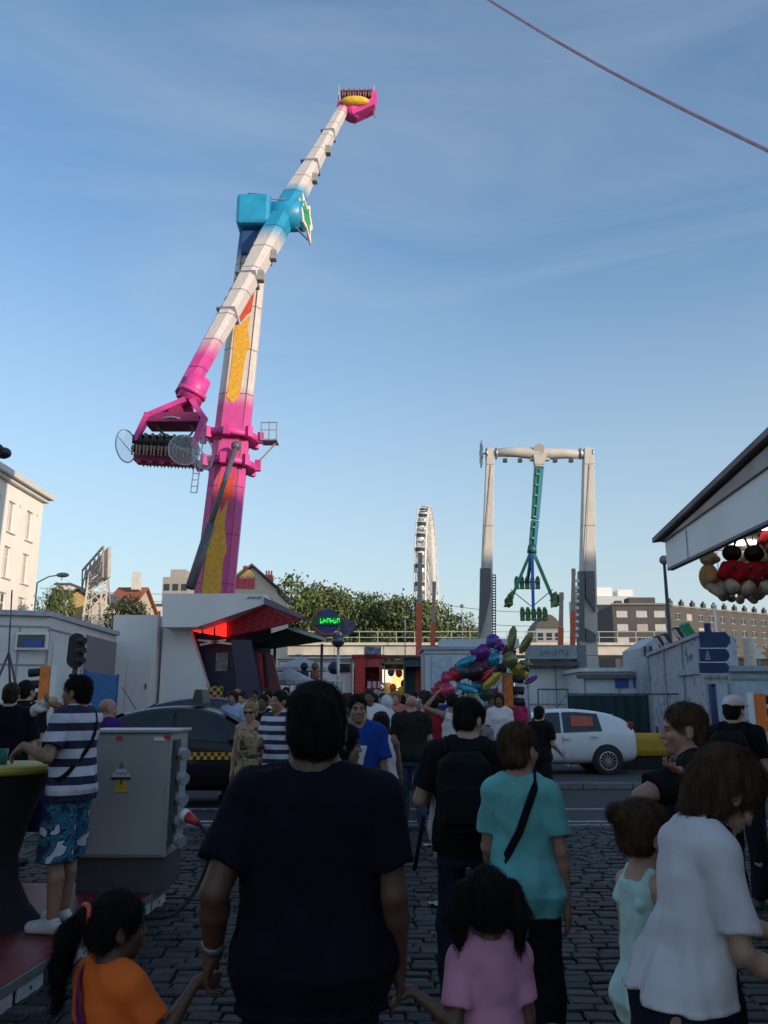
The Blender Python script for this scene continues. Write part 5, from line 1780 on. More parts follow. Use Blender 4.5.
def street_lamp(px, py_head, Y, label, arm=(0, 0), h_r=.07, head='cobra', m=None):
    p = at(px, py_head, Y)
    m = m or GREY
    t = thing('street_lamp', label, 'street lamp', (p.x - arm[0], Y, 0))
    b = Vector((p.x - arm[0], Y, 0))
    mb = MB(); mb.tube([b, b + Vector((0, 0, p.z * .5)), Vector((b.x, Y, p.z - abs(arm[0]) * .35))], [h_r * 1.3, h_r, h_r * .7], 8)
    if arm[0]: mb.tube([Vector((b.x, Y, p.z - abs(arm[0]) * .35)), Vector((b.x + arm[0] * .5, Y, p.z - .1)), p], h_r * .6, 6)
    mb.build('pole', m, t)
    mb = MB()
    if head == 'cobra': mb.ball(p + Vector((arm[0] * .12, 0, .0)), (.42, .2, .16))
    elif head == 'ball': mb.ball(p, (.22, .22, .22))
    else: mb.lathe([(0, .25), (.35, .1), (.38, 0), (.2, -.1), (0, -.1)], p, 12)
    mb.build('lamp_head', mat('lamp_housing', (.22, .2, .2), .5), t)
street_lamp(60, 575, 52, 'curved street lamp beside the white building', (1.4, 0))
street_lamp(405, 618, 85, 'slim street lamp in front of the trees', (0, 0), head='disc')
street_lamp(462, 606, 88, 'slim lamp mast with a ball head left of the swing pylons', (0, 0), head='ball', h_r=.05)
street_lamp(664, 560, 38, 'dark slender lamp post beside the awning corner', (0, 0), .10, 'ball', DARK)
street_lamp(288, 592, 80, 'dark floodlight post at the foot of the brick chimney', (0, 0), head='disc', m=DARK)
def white_mast():
    a = at(714, 606, 60); t = thing('flag_mast', 'thin white mast rising behind the blue direction signs', 'mast', (a.x, 60, 0))
    mb = MB(); mb.tube([(a.x, 60, 0), (a.x, 60, a.z)], [.14, .08], 8); mb.build('pole', WHITE, t)
    mb = MB(); mb.ball((a.x, 60, a.z), .14); mb.build('finial', WHITE, t)
white_mast()
def overhead_cable():
    a, b = at(470, -12, 9.0), at(800, 166, 6.0)
    mb = MB(); n = 20
    pts = [a.lerp(b, i / n) - Vector((0, 0, .10 * math.sin(math.pi * i / n))) for i in range(n + 1)]
    mb.tube([a + (a - b) * 2.0] + pts + [b + (b - a) * 1.5], .017, 6)
    tag(mb.build('cable', mat('pink_cable', (.62, .34, .40), .6), origin=a), 'pinkish overhead cable crossing the sky at the upper right', 'cable')
    for py0, py1, lab in ((588, 594, 'topmost of the thin tram wires left of the tall ride'), (597, 601, 'lower thin tram wire left of the tall ride')):
        mb = MB(); a, b = at(40, py0, 90), at(205, py1, 100)
        mb.tube([a.lerp(b, i / 8) - Vector((0, 0, .25 * math.sin(math.pi * i / 8))) for i in range(9)], .03, 5)
        tag(mb.build('cable', DARK, origin=a), lab, 'cable')
    for py0, py1, lab in ((604, 612, 'upper tram wire left of the swing pylons'), (618, 626, 'lower tram wire left of the swing pylons')):
        mb = MB(); a, b = at(440, py0, 92), at(545, py1, 92)
        mb.tube([a.lerp(b, i / 8) - Vector((0, 0, .3 * math.sin(math.pi * i / 8))) for i in range(9)], .03, 5)
        tag(mb.build('cable', DARK, origin=a), lab, 'cable')
overhead_cable()
# ------------------------------------------------------------------ trailers and stalls on the left
def panel_seams(mb, p0, p1, z0, z1, nz=3, nx=4, th=.02):
    """thin battens along a vertical face from p0 to p1"""
    p0, p1 = Vector(p0), Vector(p1)
    n = (p1 - p0).normalized().cross(Vector((0, 0, 1)))
    for i in range(nz + 1):
        z = z0 + (z1 - z0) * i / nz
        mb.bar(p0 + n * .012 + Vector((0, 0, z)), p1 + n * .012 + Vector((0, 0, z)), .05, .03, up=n)
    for i in range(nx + 1):
        q = p0.lerp(p1, i / nx) + n * .014
        mb.bar(q + Vector((0, 0, z0)), q + Vector((0, 0, z1)), .05, .032, up=n)

def left_trailer():
    P = [at(-70, 617, 23.0), at(50, 620, 24.0), at(117, 629, 31.0)]
    P = [Vector((p.x, p.y, 0)) for p in P]
    Hh = 4.12
    t = thing('grey_trailer', 'long grey fairground trailer with a slit window at the left edge', 'trailer', (P[1].x, P[1].y, 0))
    back = Vector((-9, 9, 0))
    fp = [P[0], P[1], P[2], P[2] + Vector((-5, 5, 0)), P[0] + Vector((-3, 9, 0))]
    mb = MB(); mb.prism([p + Vector((0, 0, .55)) for p in fp], (0, 0, Hh - .55)); mb.build('body', TRAILER, t)
    mb = MB(); mb.prism([p + Vector((0, 0, Hh + .004)) for p in [P[0] + Vector((0, -.12, 0)), P[1] + Vector((.06, -.14, 0)), P[2] + Vector((.15, -.05, 0)), fp[3], fp[4]]], (0, 0, .14)); mb.build('roof', mat('trailer_roof', (.40, .42, .46), .5), t)
    mb = MB(); panel_seams(mb, P[0], P[1], .6, Hh - .3, 3, 4); panel_seams(mb, P[1], P[1].lerp(P[2], .45), .6, Hh - .35, 3, 1); mb.build('batten', GREY, t)
    mb = MB(); a = P[1].lerp(P[2], .48); b = P[2]; n = (b - a).normalized().cross(Vector((0, 0, 1)))
    mb.prism([a + n * .03 + Vector((0, 0, .6)), b + n * .03 + Vector((0, 0, .6)), b + n * .03 + Vector((0, 0, Hh - .25)), a + n * .03 + Vector((0, 0, Hh - .25))], -n * .025); mb.build('side_shutter', mat('dark_shutter', (.17, .175, .185), .5, stretch=(1, 1, 12)), t)
    w0, w1 = at(17.5, 634.5, 23.55), at(43.5, 647, 23.55)
    mb = MB(); mb.box(((w0.x + w1.x) / 2, 23.66, (w0.z + w1.z) / 2), (w1.x - w0.x + .14, .10, w0.z - w1.z + .14)); wf = mb.build('window', WHITE, t)
    mb = MB(); mb.box(((w0.x + w1.x) / 2, 23.61, (w0.z + w1.z) / 2), (w1.x - w0.x, .06, w0.z - w1.z)); mb.build('pane', GLASS, wf)
    mb = MB(); mb.box(((w0.x + w1.x) / 2 + .05, 23.57, w1.z + .10), (w1.x - w0.x - .2, .03, .18)); mb.build('blue_shelf', BLUE, wf)
    for k in range(3):
        mb = MB(); mb.box((P[0].x + 1 + k * 2.2, 24.5, .3), (.5, .5, .6)); mb.build('axle_stand', DARK, t)
    # white door panel next to the corner
    q0, q1 = P[1].lerp(P[2], .06), P[1].lerp(P[2], .40); n = (q1 - q0).normalized().cross(Vector((0, 0, 1)))
    mb = MB(); mb.prism([q0 + n * .035 + Vector((0, 0, .7)), q1 + n * .035 + Vector((0, 0, .7)), q1 + n * .035 + Vector((0, 0, 3.4)), q0 + n * .035 + Vector((0, 0, 3.4))], -n * .03); mb.build('door', mat('door_panel', (.68, .66, .64), .5, var=.05), t)
left_trailer()

def blue_board():
    a, b = at(85, 671, 25.5), at(117, 676, 26.5)
    mb = MB(); mb.prism([(a.x, a.y, .1), (b.x, b.y, .1), (b.x, b.y, b.z), (a.x, a.y, a.z)], (0, .12, 0))
    for p in (a, b): mb.bar((p.x, p.y + .06, 0), (p.x, p.y + .06, p.z + .05), .08)
    tag(mb.build('board', mat('mid_blue_board', (.02, .12, .30), .6), origin=(a.x, a.y, 0)), 'mid blue screen board in front of the grey trailer', 'board')
blue_board()
def white_pole_tripod():
    a = at(9, 652, 20.5)
    mb = MB()
    for dx, dy in ((-.32, 0), (.32, 0), (0, .3)): mb.tube([a + Vector((0, 0, -.02)), Vector((a.x + dx * 1.0, a.y + dy, a.z - 1.0))], .03, 6)
    mb.tube([a + Vector((0, 0, -.1)), at(12, 590, 20.5)], .018, 6)
    for dx, dy in ((-.32, 0), (.32, 0), (0, .3)): mb.tube([Vector((a.x + dx, a.y + dy, a.z - 1.0)), Vector((a.x + dx * 2.2, a.y + dy * 2, 0))], .03, 6)
    tag(mb.build('tripod', mat('dark_tripod', (.08, .08, .09), .5), origin=(a.x, a.y, 0)), 'dark tripod with a thin aerial at the far left', 'tripod')
white_pole_tripod()

# ------------------------------------------------------------------ traffic lights
def traffic_light(px, py0, py1, Y, label, kind, lens_dx):
    a, b = at(px, py0, Y), at(px, py1, Y)
    h = a.z - b.z
    t = thing('traffic_light', label, 'traffic light', (a.x, Y, 0))
    mb = MB(); mb.tube([(a.x, Y + .06, 0), (a.x, Y + .06, b.z + .02)], .055, 10); mb.build('pole', DARK if kind != 'orange' else GREY, t)
    if kind == 'orange':
        mb = MB(); mb.box((a.x, Y, (a.z + b.z) / 2), (h * .30, h * .22, h)); bd = mb.build('housing', ORANGE, t, bevel=.015)
        mb = MB(); mb.box((a.x - lens_dx * h * .20, Y + .02, (a.z + b.z) / 2), (h * .07, h * .26, h * 1.02)); mb.build('back_plate', WHITE, t)
        for i in range(3):
            mb = MB(); zc = b.z + h * (i + .5) / 3
            mb.tube([(a.x + lens_dx * h * .14, Y, zc), (a.x + lens_dx * h * .48, Y, zc - h * .03)], [h * .11, h * .125], 12); mb.build('visor', BLACK, bd)
    else:
        pts = [(a.x + h * .24 * math.cos(k * .3927), Y, (a.z + b.z) / 2 + (h * .27 if math.sin(k * .3927) >= 0 else -h * .27) + h * .23 * math.sin(k * .3927)) for k in range(16)]
        mb = MB(); mb.prism(pts, (0, .05, 0)); bd = mb.build('back_board', BLACK, t)
        c0 = Vector((a.x, Y, (a.z + b.z) / 2))
        mb = MB(); mb.prism([(c0.x + (p[0] - c0.x) * 1.14, Y + .052, c0.z + (p[2] - c0.z) * 1.05) for p in pts], (0, .02, 0)); mb.build('white_border', WHITE, bd)
        for i in range(3):
            zc = b.z + h * (.22 + .28 * i)
            mb = MB(); mb.tube([(a.x + .05, Y - .02, zc), (a.x + h * .30, Y - .10, zc - .01)], [h * .09, h * .10], 12); mb.build('visor', BLACK, bd)
traffic_light(47, 666, 702, 16.0, 'orange backed traffic light in front of the grey trailer', 'orange', -1)
traffic_light(507, 673, 707, 15.5, 'orange backed traffic light below the foil balloons', 'orange', 1)
traffic_light(758, 693, 732, 13.0, 'orange backed traffic light at the right edge beside the cap wearer', 'orange', 1)
traffic_light(77, 633, 668, 17.5, 'traffic light with a black oval board against the grey trailer', 'oval', 1)

# ------------------------------------------------------------------ ticket booth of the arm ride
def ride_booth():
    Y = 33.0
    q = lambda px, py, dy=0: at(px, py, Y + dy)
    t = thing('ride_booth', 'white booth front with a wedge header and red lit panels under the tall ride', 'booth', (q(160, 700).x, Y, 0))
    zt = q(130, 615).z
    x0, x1, x2 = q(115, 601).x, q(159, 601).x, q(216, 705).x
    z2 = q(195, 627).z
    mb = MB(); mb.box(((x0 + x1) / 2, Y + 1.5, zt / 2), (x1 - x0, 3, zt)); mb.build('side_cabin', mat('grey_white_panel', (.68, .66, .64), .5, var=.05, scale=.8), t)
    a, b = q(160, 627), q(196, 627)
    mb = MB(); mb.prism([(a.x + .02, Y + .4, 0.02), (x2 + .4, Y + .4, .02), (b.x - .35, Y + .4, b.z), (a.x + .02, Y + .4, a.z)], (0, .5, 0)); mb.build('slanted_panel', mat('pale_front_panel', (.72, .70, .68), .5, var=.05, scale=.8), t)
    dq0, dq1 = q(128, 660), q(147, 720)
    mb = MB(); mb.box(((dq0.x + dq1.x) / 2, Y - .02, (dq0.z + dq1.z) / 2), (dq1.x - dq0.x, .05, dq0.z - dq1.z)); d = mb.build('hatch_door', mat('hatch_grey', (.62, .60, .585), .5, var=.05), t); mb = MB(); mb.box((dq1.x - .12, Y - .07, dq0.z - 1.0), (.05, .05, .2)); mb.build('handle', DARK, d)
    # header wedge
    Yh = Y - .8
    r = lambda px, py: at(px, py, Yh)
    mb = MB(); mb.prism([r(163, 593.5), r(265, 593.5), r(264.5, 604), r(197, 627), r(162, 627)], (0, 2.2, 0)); mb.build('header', mat('header_panel', (.72, .69, .67), .5, var=.05, scale=.8), t)
    stripe = mat('grey_brown_stripe', (.22, .2, .15), .6)
    for i in range(3):
        mb = MB(); mb.prism([r(246 + i * 5, 599), r(249.5 + i * 5, 599), r(252.5 + i * 5, 596.6), r(249 + i * 5, 596.6)], (0, -.02, 0)); mb.build('stripe_mark', stripe, t)
    # red lit panels under the header
    REDLIT = mat('red_lit_panel', (.85, .02, .015), .5, emit=1.1, ecol=(1.0, .02, .012), var=.25, scale=3)
    for c0, c1, c2, c3 in ((193, 201, 627, 632), (203.5, 213, 622.5, 634), (215.5, 226, 618, 636)):
        mb = MB(); mb.prism([at(c0, c2 + 2, Y + .6), at(c1, c2 - 1, Y + .6), at(c1, c3 + 1, Y + .6), at(c0, c3 - 1, Y + .6)], (0, .1, 0)); mb.build('lit_panel', REDLIT, t)
    # red lattice soffit sloping out to the right, with dark top
    m, tt, bb = nodes_of('red_lattice_soffit', .5)
    c = N(tt, 'ShaderNodeTexCoord'); mpn = N(tt, 'ShaderNodeMapping'); mpn.inputs['Rotation'].default_value = (0, R(45), 0); mpn.inputs['Scale'].default_value = (7, 7, 7)
    tt.links.new(c.outputs['Object'], mpn.inputs['Vector'])
    ck = N(tt, 'ShaderNodeTexChecker', Scale=1.0); ck.inputs['Color1'].default_value = (.36, .012, .022, 1); ck.inputs['Color2'].default_value = (.12, .012, .02, 1)
    tt.links.new(mpn.outputs['Vector'], ck.inputs['Vector']); tt.links.new(ck.outputs['Color'], bb.inputs['Base Color'])
    bb.inputs['Emission Strength'].default_value = .04; tt.links.new(ck.outputs['Color'], bb.inputs['Emission Color'])
    mb = MB(); mb.prism([at(226, 617, Y + .8), at(265, 606, Y - .5), at(268, 600, Y - .5), at(301, 617, Y - 1.2), at(295, 622, Y - 1.0), at(250, 633, Y + .3), at(227, 637, Y + .8)], (.1, .35, .05)); mb.build('lattice_soffit', m, t)
    mb = MB(); mb.prism([at(264, 597, Y - .9), at(303, 616, Y - 1.3), at(301, 618.5, Y - 1.3), at(264, 604, Y - .9)], (0, 2.2, .1)); mb.build('soffit_edge', mat('dusty_dark_edge', (.14, .13, .16), .6), t)
    # dark interior behind
    mb = MB(); mb.box(((b.x + q(243, 700).x) / 2 - .1, Y + 2.0, 3.0), (q(250, 700).x - b.x + 1.4, .2, 6.0)); mb.build('back_wall', NAVY, t)
    mb = MB(); mb.prism([at(231, 640, Y + .5), at(251, 640, Y + .5), at(262, 705, Y + .5), at(239, 705, Y + .5)], (0, 1.4, 0)); mb.build('navy_pillar', mat('night_blue_panel', (.015, .018, .06), .4), t)
    pp = at(222, 662, Y + 1.8); mb = MB(); mb.box(pp, (.5, .05, .75)); mb.build('poster', mat('grey_poster', (.30, .31, .34), .6, var=.5, scale=5), t)
    mb = MB(); mb.prism([at(247, 650, Y + 1.5), at(262, 653, Y + 1.5), at(264, 692, Y + 1.5), at(254, 700, Y + 1.5)], (0, .3, 0)); mb.build('red_panel', mat('red_board', (.42, .02, .03), .5), t)
    mb = MB(); mb.prism([at(265, 652, Y + 1.6), at(272, 655, Y + 1.6), at(281, 690, Y + 1.6), at(270, 700, Y + 1.6)], (0, .3, 0)); mb.build('maroon_panel', mat('maroon_board', (.12, .02, .03), .5), t)
    # chequered kick board
    m, tt, bb = nodes_of('black_yellow_check', .5)
    c = N(tt, 'ShaderNodeTexCoord'); ck = N(tt, 'ShaderNodeTexChecker', Scale=7.0); ck.inputs['Color1'].default_value = (.5, .32, .03, 1); ck.inputs['Color2'].default_value = (.02, .02, .02, 1)
    tt.links.new(c.outputs['Object'], ck.inputs['Vector']); tt.links.new(ck.outputs['Color'], bb.inputs['Base Color'])
    mb = MB(); mb.box(at(214, 690, Y + .3) + Vector((.1, 0, -.3)), (.5, .2, .9)); mb.build('kick_board', m, t)
    # floor / stage
    mb = MB(); mb.box((q(205, 700).x, Y + 2.2, .35), (8.5, 3.4, .7)); mb.build('stage', GREY, t)
    # tangled rods of the canopy mechanism
    mb = MB(); mb.bar(at(198, 640, Y + 1), at(232, 644, Y + 1), .08); mb.bar(at(200, 645, Y + 1), at(226, 640, Y + 1), .08); mb.build('canopy_rods', STEEL, t)
ride_booth()

def green_canopy():
    Y = 35.0
    q = lambda px, py, dy=0: at(px, py, Y + dy)
    t = thing('canopy', 'dark green pitched canopy standing beside the red booth', 'canopy', (q(285, 700).x, Y, 0))
    mb = MB(); mb.prism([q(247, 641), q(288, 628, -1.5), q(325, 640, -1.2), q(324, 641.5, -1.2), q(272, 649, 0), q(249, 648)], (0, 2.4, .25)); mb.build('canopy_roof', mat('dark_green_canvas', (.018, .035, .022), .7), t)
    mb = MB(); mb.bar(q(288, 628, -1.55), q(326, 640, -1.25), .12); mb.build('edge_rail', mat('pale_edge_rail', (.35, .38, .38), .5), t)
    for px in (275, 322): 
        p = q(px, 644, .2); mb = MB(); mb.tube([(p.x, p.y, 0), (p.x, p.y, p.z)], .06, 8); mb.build('post', DARK, t)
green_canopy()

def round_sign():
    Y = 42.0
    q = lambda px, py, dy=0: at(px, py, Y + dy)
    c0 = q(327.5, 621.5)
    t = thing('round_sign', 'round blue sign with green lit letters across it and a brown rim', 'sign', (q(338, 650).x, Y, 0))
    mb = MB(); mb.tube([(q(338, 650).x, Y + .3, 0), (q(338, 650).x, Y + .3, c0.z)], .07, 8); mb.bar((q(338, 650).x, Y + .3, c0.z - .2), (c0.x, Y + .3, c0.z - .2), .1); mb.build('pole', STEEL, t)
    mb = MB(); mb.cyl(c0 + Vector((0, .12, 0)), c0, .62, n=32); bd = mb.build('disc', mat('sign_blue', (.012, .05, .20), .4), t)
    mb = MB(); mb.tube([c0 + Vector((.72 * math.cos(a), .05, .68 * math.sin(a))) for a in [R(120 + i * 12) for i in range(16)]], .11, 8); mb.build('brown_arc', mat('rust_arc', (.26, .09, .04), .6), t)
    mb = MB(); mb.box(c0 + Vector((.02, -.05, .03)), (1.45, .08, .44)); lp = mb.build('letter_panel', mat('dark_green_panel', (.01, .10, .03), .4), t)
    GL = mat('green_lit_letter', (.02, .5, .06), .4, emit=.9, ecol=(.02, 1.0, .10))
    rg = random.Random(2)
    for i in range(6):
        x = -.32 + i * .17
        mb = MB(); h = .24
        p = c0 + Vector((x, -.10, .03))
        mb.bar(p + Vector((-.03, 0, -h / 2)), p + Vector((-.03, 0, h / 2)), .045, .02)
        k = rg.choice((-1, 0, 1))
        mb.bar(p + Vector((-.03, 0, k * h / 2.2)), p + Vector((.08, 0, k * h / 2.6)), .02, .045); mb.bar(p + Vector((.07, 0, -h / 3)), p + Vector((.07, 0, h / 3 * rg.random())), .04, .02)
        mb.build('lit_letter', GL, lp)
    mb = MB(); mb.ball(q(338, 641), (.33, .33, .33), 14, 10); o = mb.build('mirror_ball', mat('dull_mirror_ball', (.12, .12, .16), .25, metal=.8, var=.6, scale=14), t)
    mb = MB(); mb.cyl(q(347, 627, .3) + Vector((0, .08, 0)), q(347, 627, .3), .42, n=24); mb.build('purple_disc', mat('dull_violet_disc', (.10, .08, .16), .5, var=.5, scale=5), t)
round_sign()

# ------------------------------------------------------------------ alley of stalls in the middle distance
def simple_stall(name, label, px0, px1, py_top, Y, depth, m, roof_m, counter=True, cat='stall', roof_over=.25, inside=None, open_front=True):
    a, b = at(px0, py_top, Y), at(px1, py_top, Y)
    t = thing(name, label, cat, ((a.x + b.x) / 2, Y, 0))
    Hh = a.z; wd = b.x - a.x; cx = (a.x + b.x) / 2
    mb = MB()
    if open_front:
        mb.box((cx, Y + depth, Hh / 2), (wd, .1, Hh)); mb.box((a.x + .05, Y + depth / 2, Hh / 2), (.1, depth - .11, Hh)); mb.box((b.x - .05, Y + depth / 2, Hh / 2), (.1, depth - .11, Hh))
        mb.box((cx, Y + .06, .5), (wd - .22, .1, 1.0)); mb.box((cx, Y + .06, Hh - .3), (wd - .22, .1, .58))
    else:
        mb.box((cx, Y + depth / 2, Hh / 2 + .2), (wd, depth, Hh - .4))
    mb.build('walls', m, t)
    mb = MB(); mb.box((cx, Y + depth / 2, Hh + .07), (wd + 2 * roof_over, depth + 2 * roof_over, .12)); mb.build('roof', roof_m, t)
    if open_front and counter:
        mb = MB(); mb.box((cx, Y - .15, 1.04), (wd - .1, .5, .06)); mb.build('counter', STEEL, t)
    if not open_front:
        mb = MB(); panel_seams(mb, (a.x, Y, 0), (b.x, Y, 0), .4, Hh - .15, 2, max(2, int(wd / 1.6))); mb.build('batten', GREY, t)
        mb = MB(); mb.box((cx, Y + depth / 2, .2), (wd - .6, depth - .6, .38)); mb.build('chassis', DARK, t)
    return t, a, b
t, a, b = simple_stall('white_trailer', 'white low trailer behind the grey umbrellas', 279, 352, 659, 52, 3, WHITE, OFFWHITE, open_front=False, cat='trailer')
w0 = at(342, 668, 51.9); mb = MB(); mb.box((w0.x, 51.95, w0.z), (1.0, .1, .5)); mb.build('window', GLASS, t)
# grey folded umbrellas / canopies
def umbrella(px, py, Y, r, label):
    p = at(px, py, Y); t = thing('umbrella', label, 'umbrella', (p.x, Y, 0))
    mb = MB(); n = 8
    vs = [p] + [p + Vector((r * math.cos(2 * math.pi * i / n), r * math.sin(2 * math.pi * i / n), -.55)) for i in range(n)] + [p + Vector((r * math.cos(2 * math.pi * i / n), r * math.sin(2 * math.pi * i / n), -.75)) for i in range(n)]
    mb.add(vs, [(0, 1 + i, 1 + (i + 1) % n) for i in range(n)] + [(1 + i, 9 + i, 9 + (i + 1) % n, 1 + (i + 1) % n) for i in range(n)]); c_ = mb.build('canopy', mat('grey_umbrella_cloth', (.36, .38, .42), .7), t)
    md = c_.modifiers.new('thick', 'SOLIDIFY'); md.thickness = .02
    mb = MB(); mb.tube([(p.x, Y, 0), (p.x, Y, p.z + .1)], .03, 8); mb.build('pole', STEEL, t)
umbrella(301, 657, 44, 1.45, 'larger grey parasol in the alley, higher of the two')
umbrella(290, 668, 38, 1.15, 'smaller grey parasol in the alley, lower of the two')
t, a, b = simple_stall('red_kiosk', 'red and pink kiosk in the middle of the alley', 356, 381, 657, 50, 2.4, mat('pinkish_red_board', (.45, .05, .08), .5, var=.35, scale=3), RED, counter=False)
mb = MB(); mb.box((a.x + .25, 49.9, a.z / 2 + .3), (.6, .12, a.z - .6)); mb.build('red_side_board', RED, t)
for i in range(6):
    mb = MB(); mb.box((a.x + .8 + (i % 3) * .3, 49.95, 2.2 + .55 * (i // 3)), (.22, .06, .4)); mb.build('picture_panel', mat('pale_pink_panel', (.55, .30, .32), .5, var=.4, scale=6), t)
mb = MB(); mb.box((b.x - .5, 49.8, a.z + .35), (.9, .5, .45), .3); mb.build('roof_ornament', mat('navy_white_ornament', (.15, .17, .25), .5, var=.8, scale=5), t)
t, a, b = simple_stall('sweet_stall', 'brightly lit yellow stall at the far end of the alley', 384, 424, 662, 64, 3, mat('cream_stall_wall', (.55, .42, .2), .6), DARK)
LIT = mat('lit_warm_panel', (.9, .62, .2), .5, emit=.75, ecol=(1.0, .66, .25), var=.6, scale=2.5)  # these panels glow in place of sunlight falling on the stall
SUN_GLOW_W = mat('lit_white_panel', (.9, .85, .7), .5, emit=.7, ecol=(1.0, .88, .66))
for i, (px, py, w_, h_, m) in enumerate(((388, 676, .9, 1.0, SUN_GLOW_W), (396, 680, .8, 1.2, LIT), (402, 676, .7, 1.1, LIT), (397, 692, 1.0, .4, SUN_GLOW_W), (411, 681, .6, .9, SUN_GLOW_W))):
    mb = MB(); mb.box(at(px, py, 66.6 - i * .1), (w_, .1, h_)); mb.build('lit_panel', m, t)
for i, (px, py) in enumerate(((419, 683), (413, 674), (407, 690), (391, 672), (399, 673), (404, 684), (393, 688), (410, 670), (401, 691))):
    mb = MB(); mb.ball(at(px, py, 64.3), (.5, .3, .6) if i < 3 else (.26, .2, .34)); mb.build('hanging_prize', (REDORANGE, WHITE, YELLOW, BLUE, RED, NAVY)[i % 6], t)
mb = MB(); mb.prism([at(384, 664, 62.6), at(425, 664, 62.6), at(424, 669, 63.6), at(385, 669, 63.6)], (0, .1, 0)); mb.build('dark_fascia', NAVY, t)
def teal_stall():
    t, a, b = simple_stall('dark_stall', 'dark blue stall front right of the lit yellow stall', 404, 428, 658, 58, 2.0, mat('dark_teal_board', (.02, .05, .07), .5), DARK, counter=False)
teal_stall()
def open_display():
    p = at(333, 680, 40); t = thing('display_rack', 'pale display rack of framed goods in the alley', 'rack', (p.x, 40, 0))
    for dx in (-.5, .5):
        mb = MB(); mb.bar((p.x + dx, 40, 0), (p.x + dx, 40, 2.9), .05); mb.build('upright', WHITE, t)
    for i in range(5):
        mb = MB(); mb.box((p.x - .4 + .2 * i, 40, 2.3), (.12, .03, .8)); mb.build('framed_print', mat('pale_print', (.42, .42, .42), .6, var=.4, scale=8), t)
    mb = MB(); mb.bar((p.x - .55, 40, 2.75), (p.x + .55, 40, 2.75), .05); mb.build('crossbar', WHITE, t)
    for k, (px, py, hh, m, lab) in enumerate(((304, 676, 1.0, BLACK, 'black soft toy hanging under the grey parasol'), (315, 676, .95, mat('brown_plush', (.20, .09, .05), .9), 'brown soft toy hanging beside the black one'))):
        q = at(px, py, 41)
        o = thing('soft_toy', lab, 'soft toy', (q.x, 41, q.z - hh / 2))
        mb = MB(); mb.ball(q, (.24, .18, .34)); mb.ball(q + Vector((0, -.03, .46)), .19); mb.ball(q + Vector((-.2, 0, -.36)), (.1, .1, .2)); mb.ball(q + Vector((.2, 0, -.36)), (.1, .1, .2)); mb.build('body', m, o)
    q = at(334, 668, 43)
    o = thing('balloon', 'round dark ball hanging in the alley above the display rack', 'ball', (q.x, 43, q.z)); mb = MB(); mb.ball(q, .32, 16, 12); mb.build('ball', NAVY, o); mb = MB(); mb.tube([q + Vector((0, 0, .3)), q + Vector((0, 0, 1.2))], .012, 5); mb.build('string', DARK, o)
open_display()

# ------------------------------------------------------------------ trailers on the right
t, a, b = simple_stall('blue_grey_trailer', 'bluish white trailer left of the foil balloons', 424, 512, 650, 34, 3, TRAILER_B, mat('trailer_blue_roof', (.28, .34, .42), .5), open_front=False, cat='trailer', roof_over=.1)
mb = MB(); mb.box(((a.x + b.x) / 2 + .5, 34.9, a.z + .28), (3.2, 1.6, .36)); mb.build('roof_box', TRAILER_B, t)
mb = MB(); mb.box((a.x + .7, 33.95, a.z - 1.1), (.8, .06, 1.7)); mb.build('hatch', mat('hatch_blue', (.38, .46, .54), .5), t)
t, a, b = simple_stall('white_stall', 'white stall with a grey header box behind the fence', 527, 583, 664, 30, 3, mat('cool_white_wall', (.64, .64, .64), .5, var=.05, scale=.8), GREY, open_front=False, cat='stall', roof_over=.05)
def header_box():
    Y = 29.6
    p, q_ = at(528.5, 645, Y), at(577, 659, Y)
    mb = MB(); mb.box(((p.x + q_.x) / 2, Y + .4, (p.z + q_.z) / 2), (q_.x - p.x, .8, p.z - q_.z)); hb = mb.build('header_box', mat('grey_green_header', (.24, .28, .30), .5), t)
    mb = MB(); mb.box(((p.x + q_.x) / 2, Y + .3, q_.z - .18), (q_.x - p.x + .1, .9, .14)); mb.build('header_trim', mat('dark_trim', (.06, .06, .07), .5), t)
    mb = MB(); mb.box((q_.x + .18, Y + .5, (p.z + q_.z) / 2 - .15), (.34, .9, p.z - q_.z + .3)); mb.build('header_end', mat('slate_end', (.14, .16, .18), .5), t)
    rg = random.Random(8)
    for i in range(8):
        x = p.x + .42 + i * .135; z = (p.z + q_.z) / 2
        mb = MB(); mb.box((x, Y - .012, z), (.03, .02, .17)); mb.box((x + .045, Y - .012, z + rg.choice((-.07, 0, .07))), (.055, .02, .03)); mb.build('faint_letter', mat('faint_letter_paint', (.17, .20, .22), .5), hb)
header_box()
t, a, b = simple_stall('low_trailer', 'low pale blue trailer with a white roof gutter behind the dark fence', 584, 652, 672, 27, 3, mat('pale_blue_white_skin', (.56, .60, .63), .45, var=.06), mat('white_gutter', (.6, .62, .64), .5), open_front=False, cat='trailer', roof_over=.12)
mb = MB(); mb.box(((a.x + b.x) / 2 - .2, 26.9, a.z - .14), (2.3, .16, .14)); mb.build('gutter', mat('dark_gutter', (.10, .11, .13), .5), t)
for px in (622, 640):
    w0 = at(px, 683, 26.95); mb = MB(); mb.box((w0.x, 26.97, w0.z), (.42, .05, .3)); mb.build('window', BLUE, t)

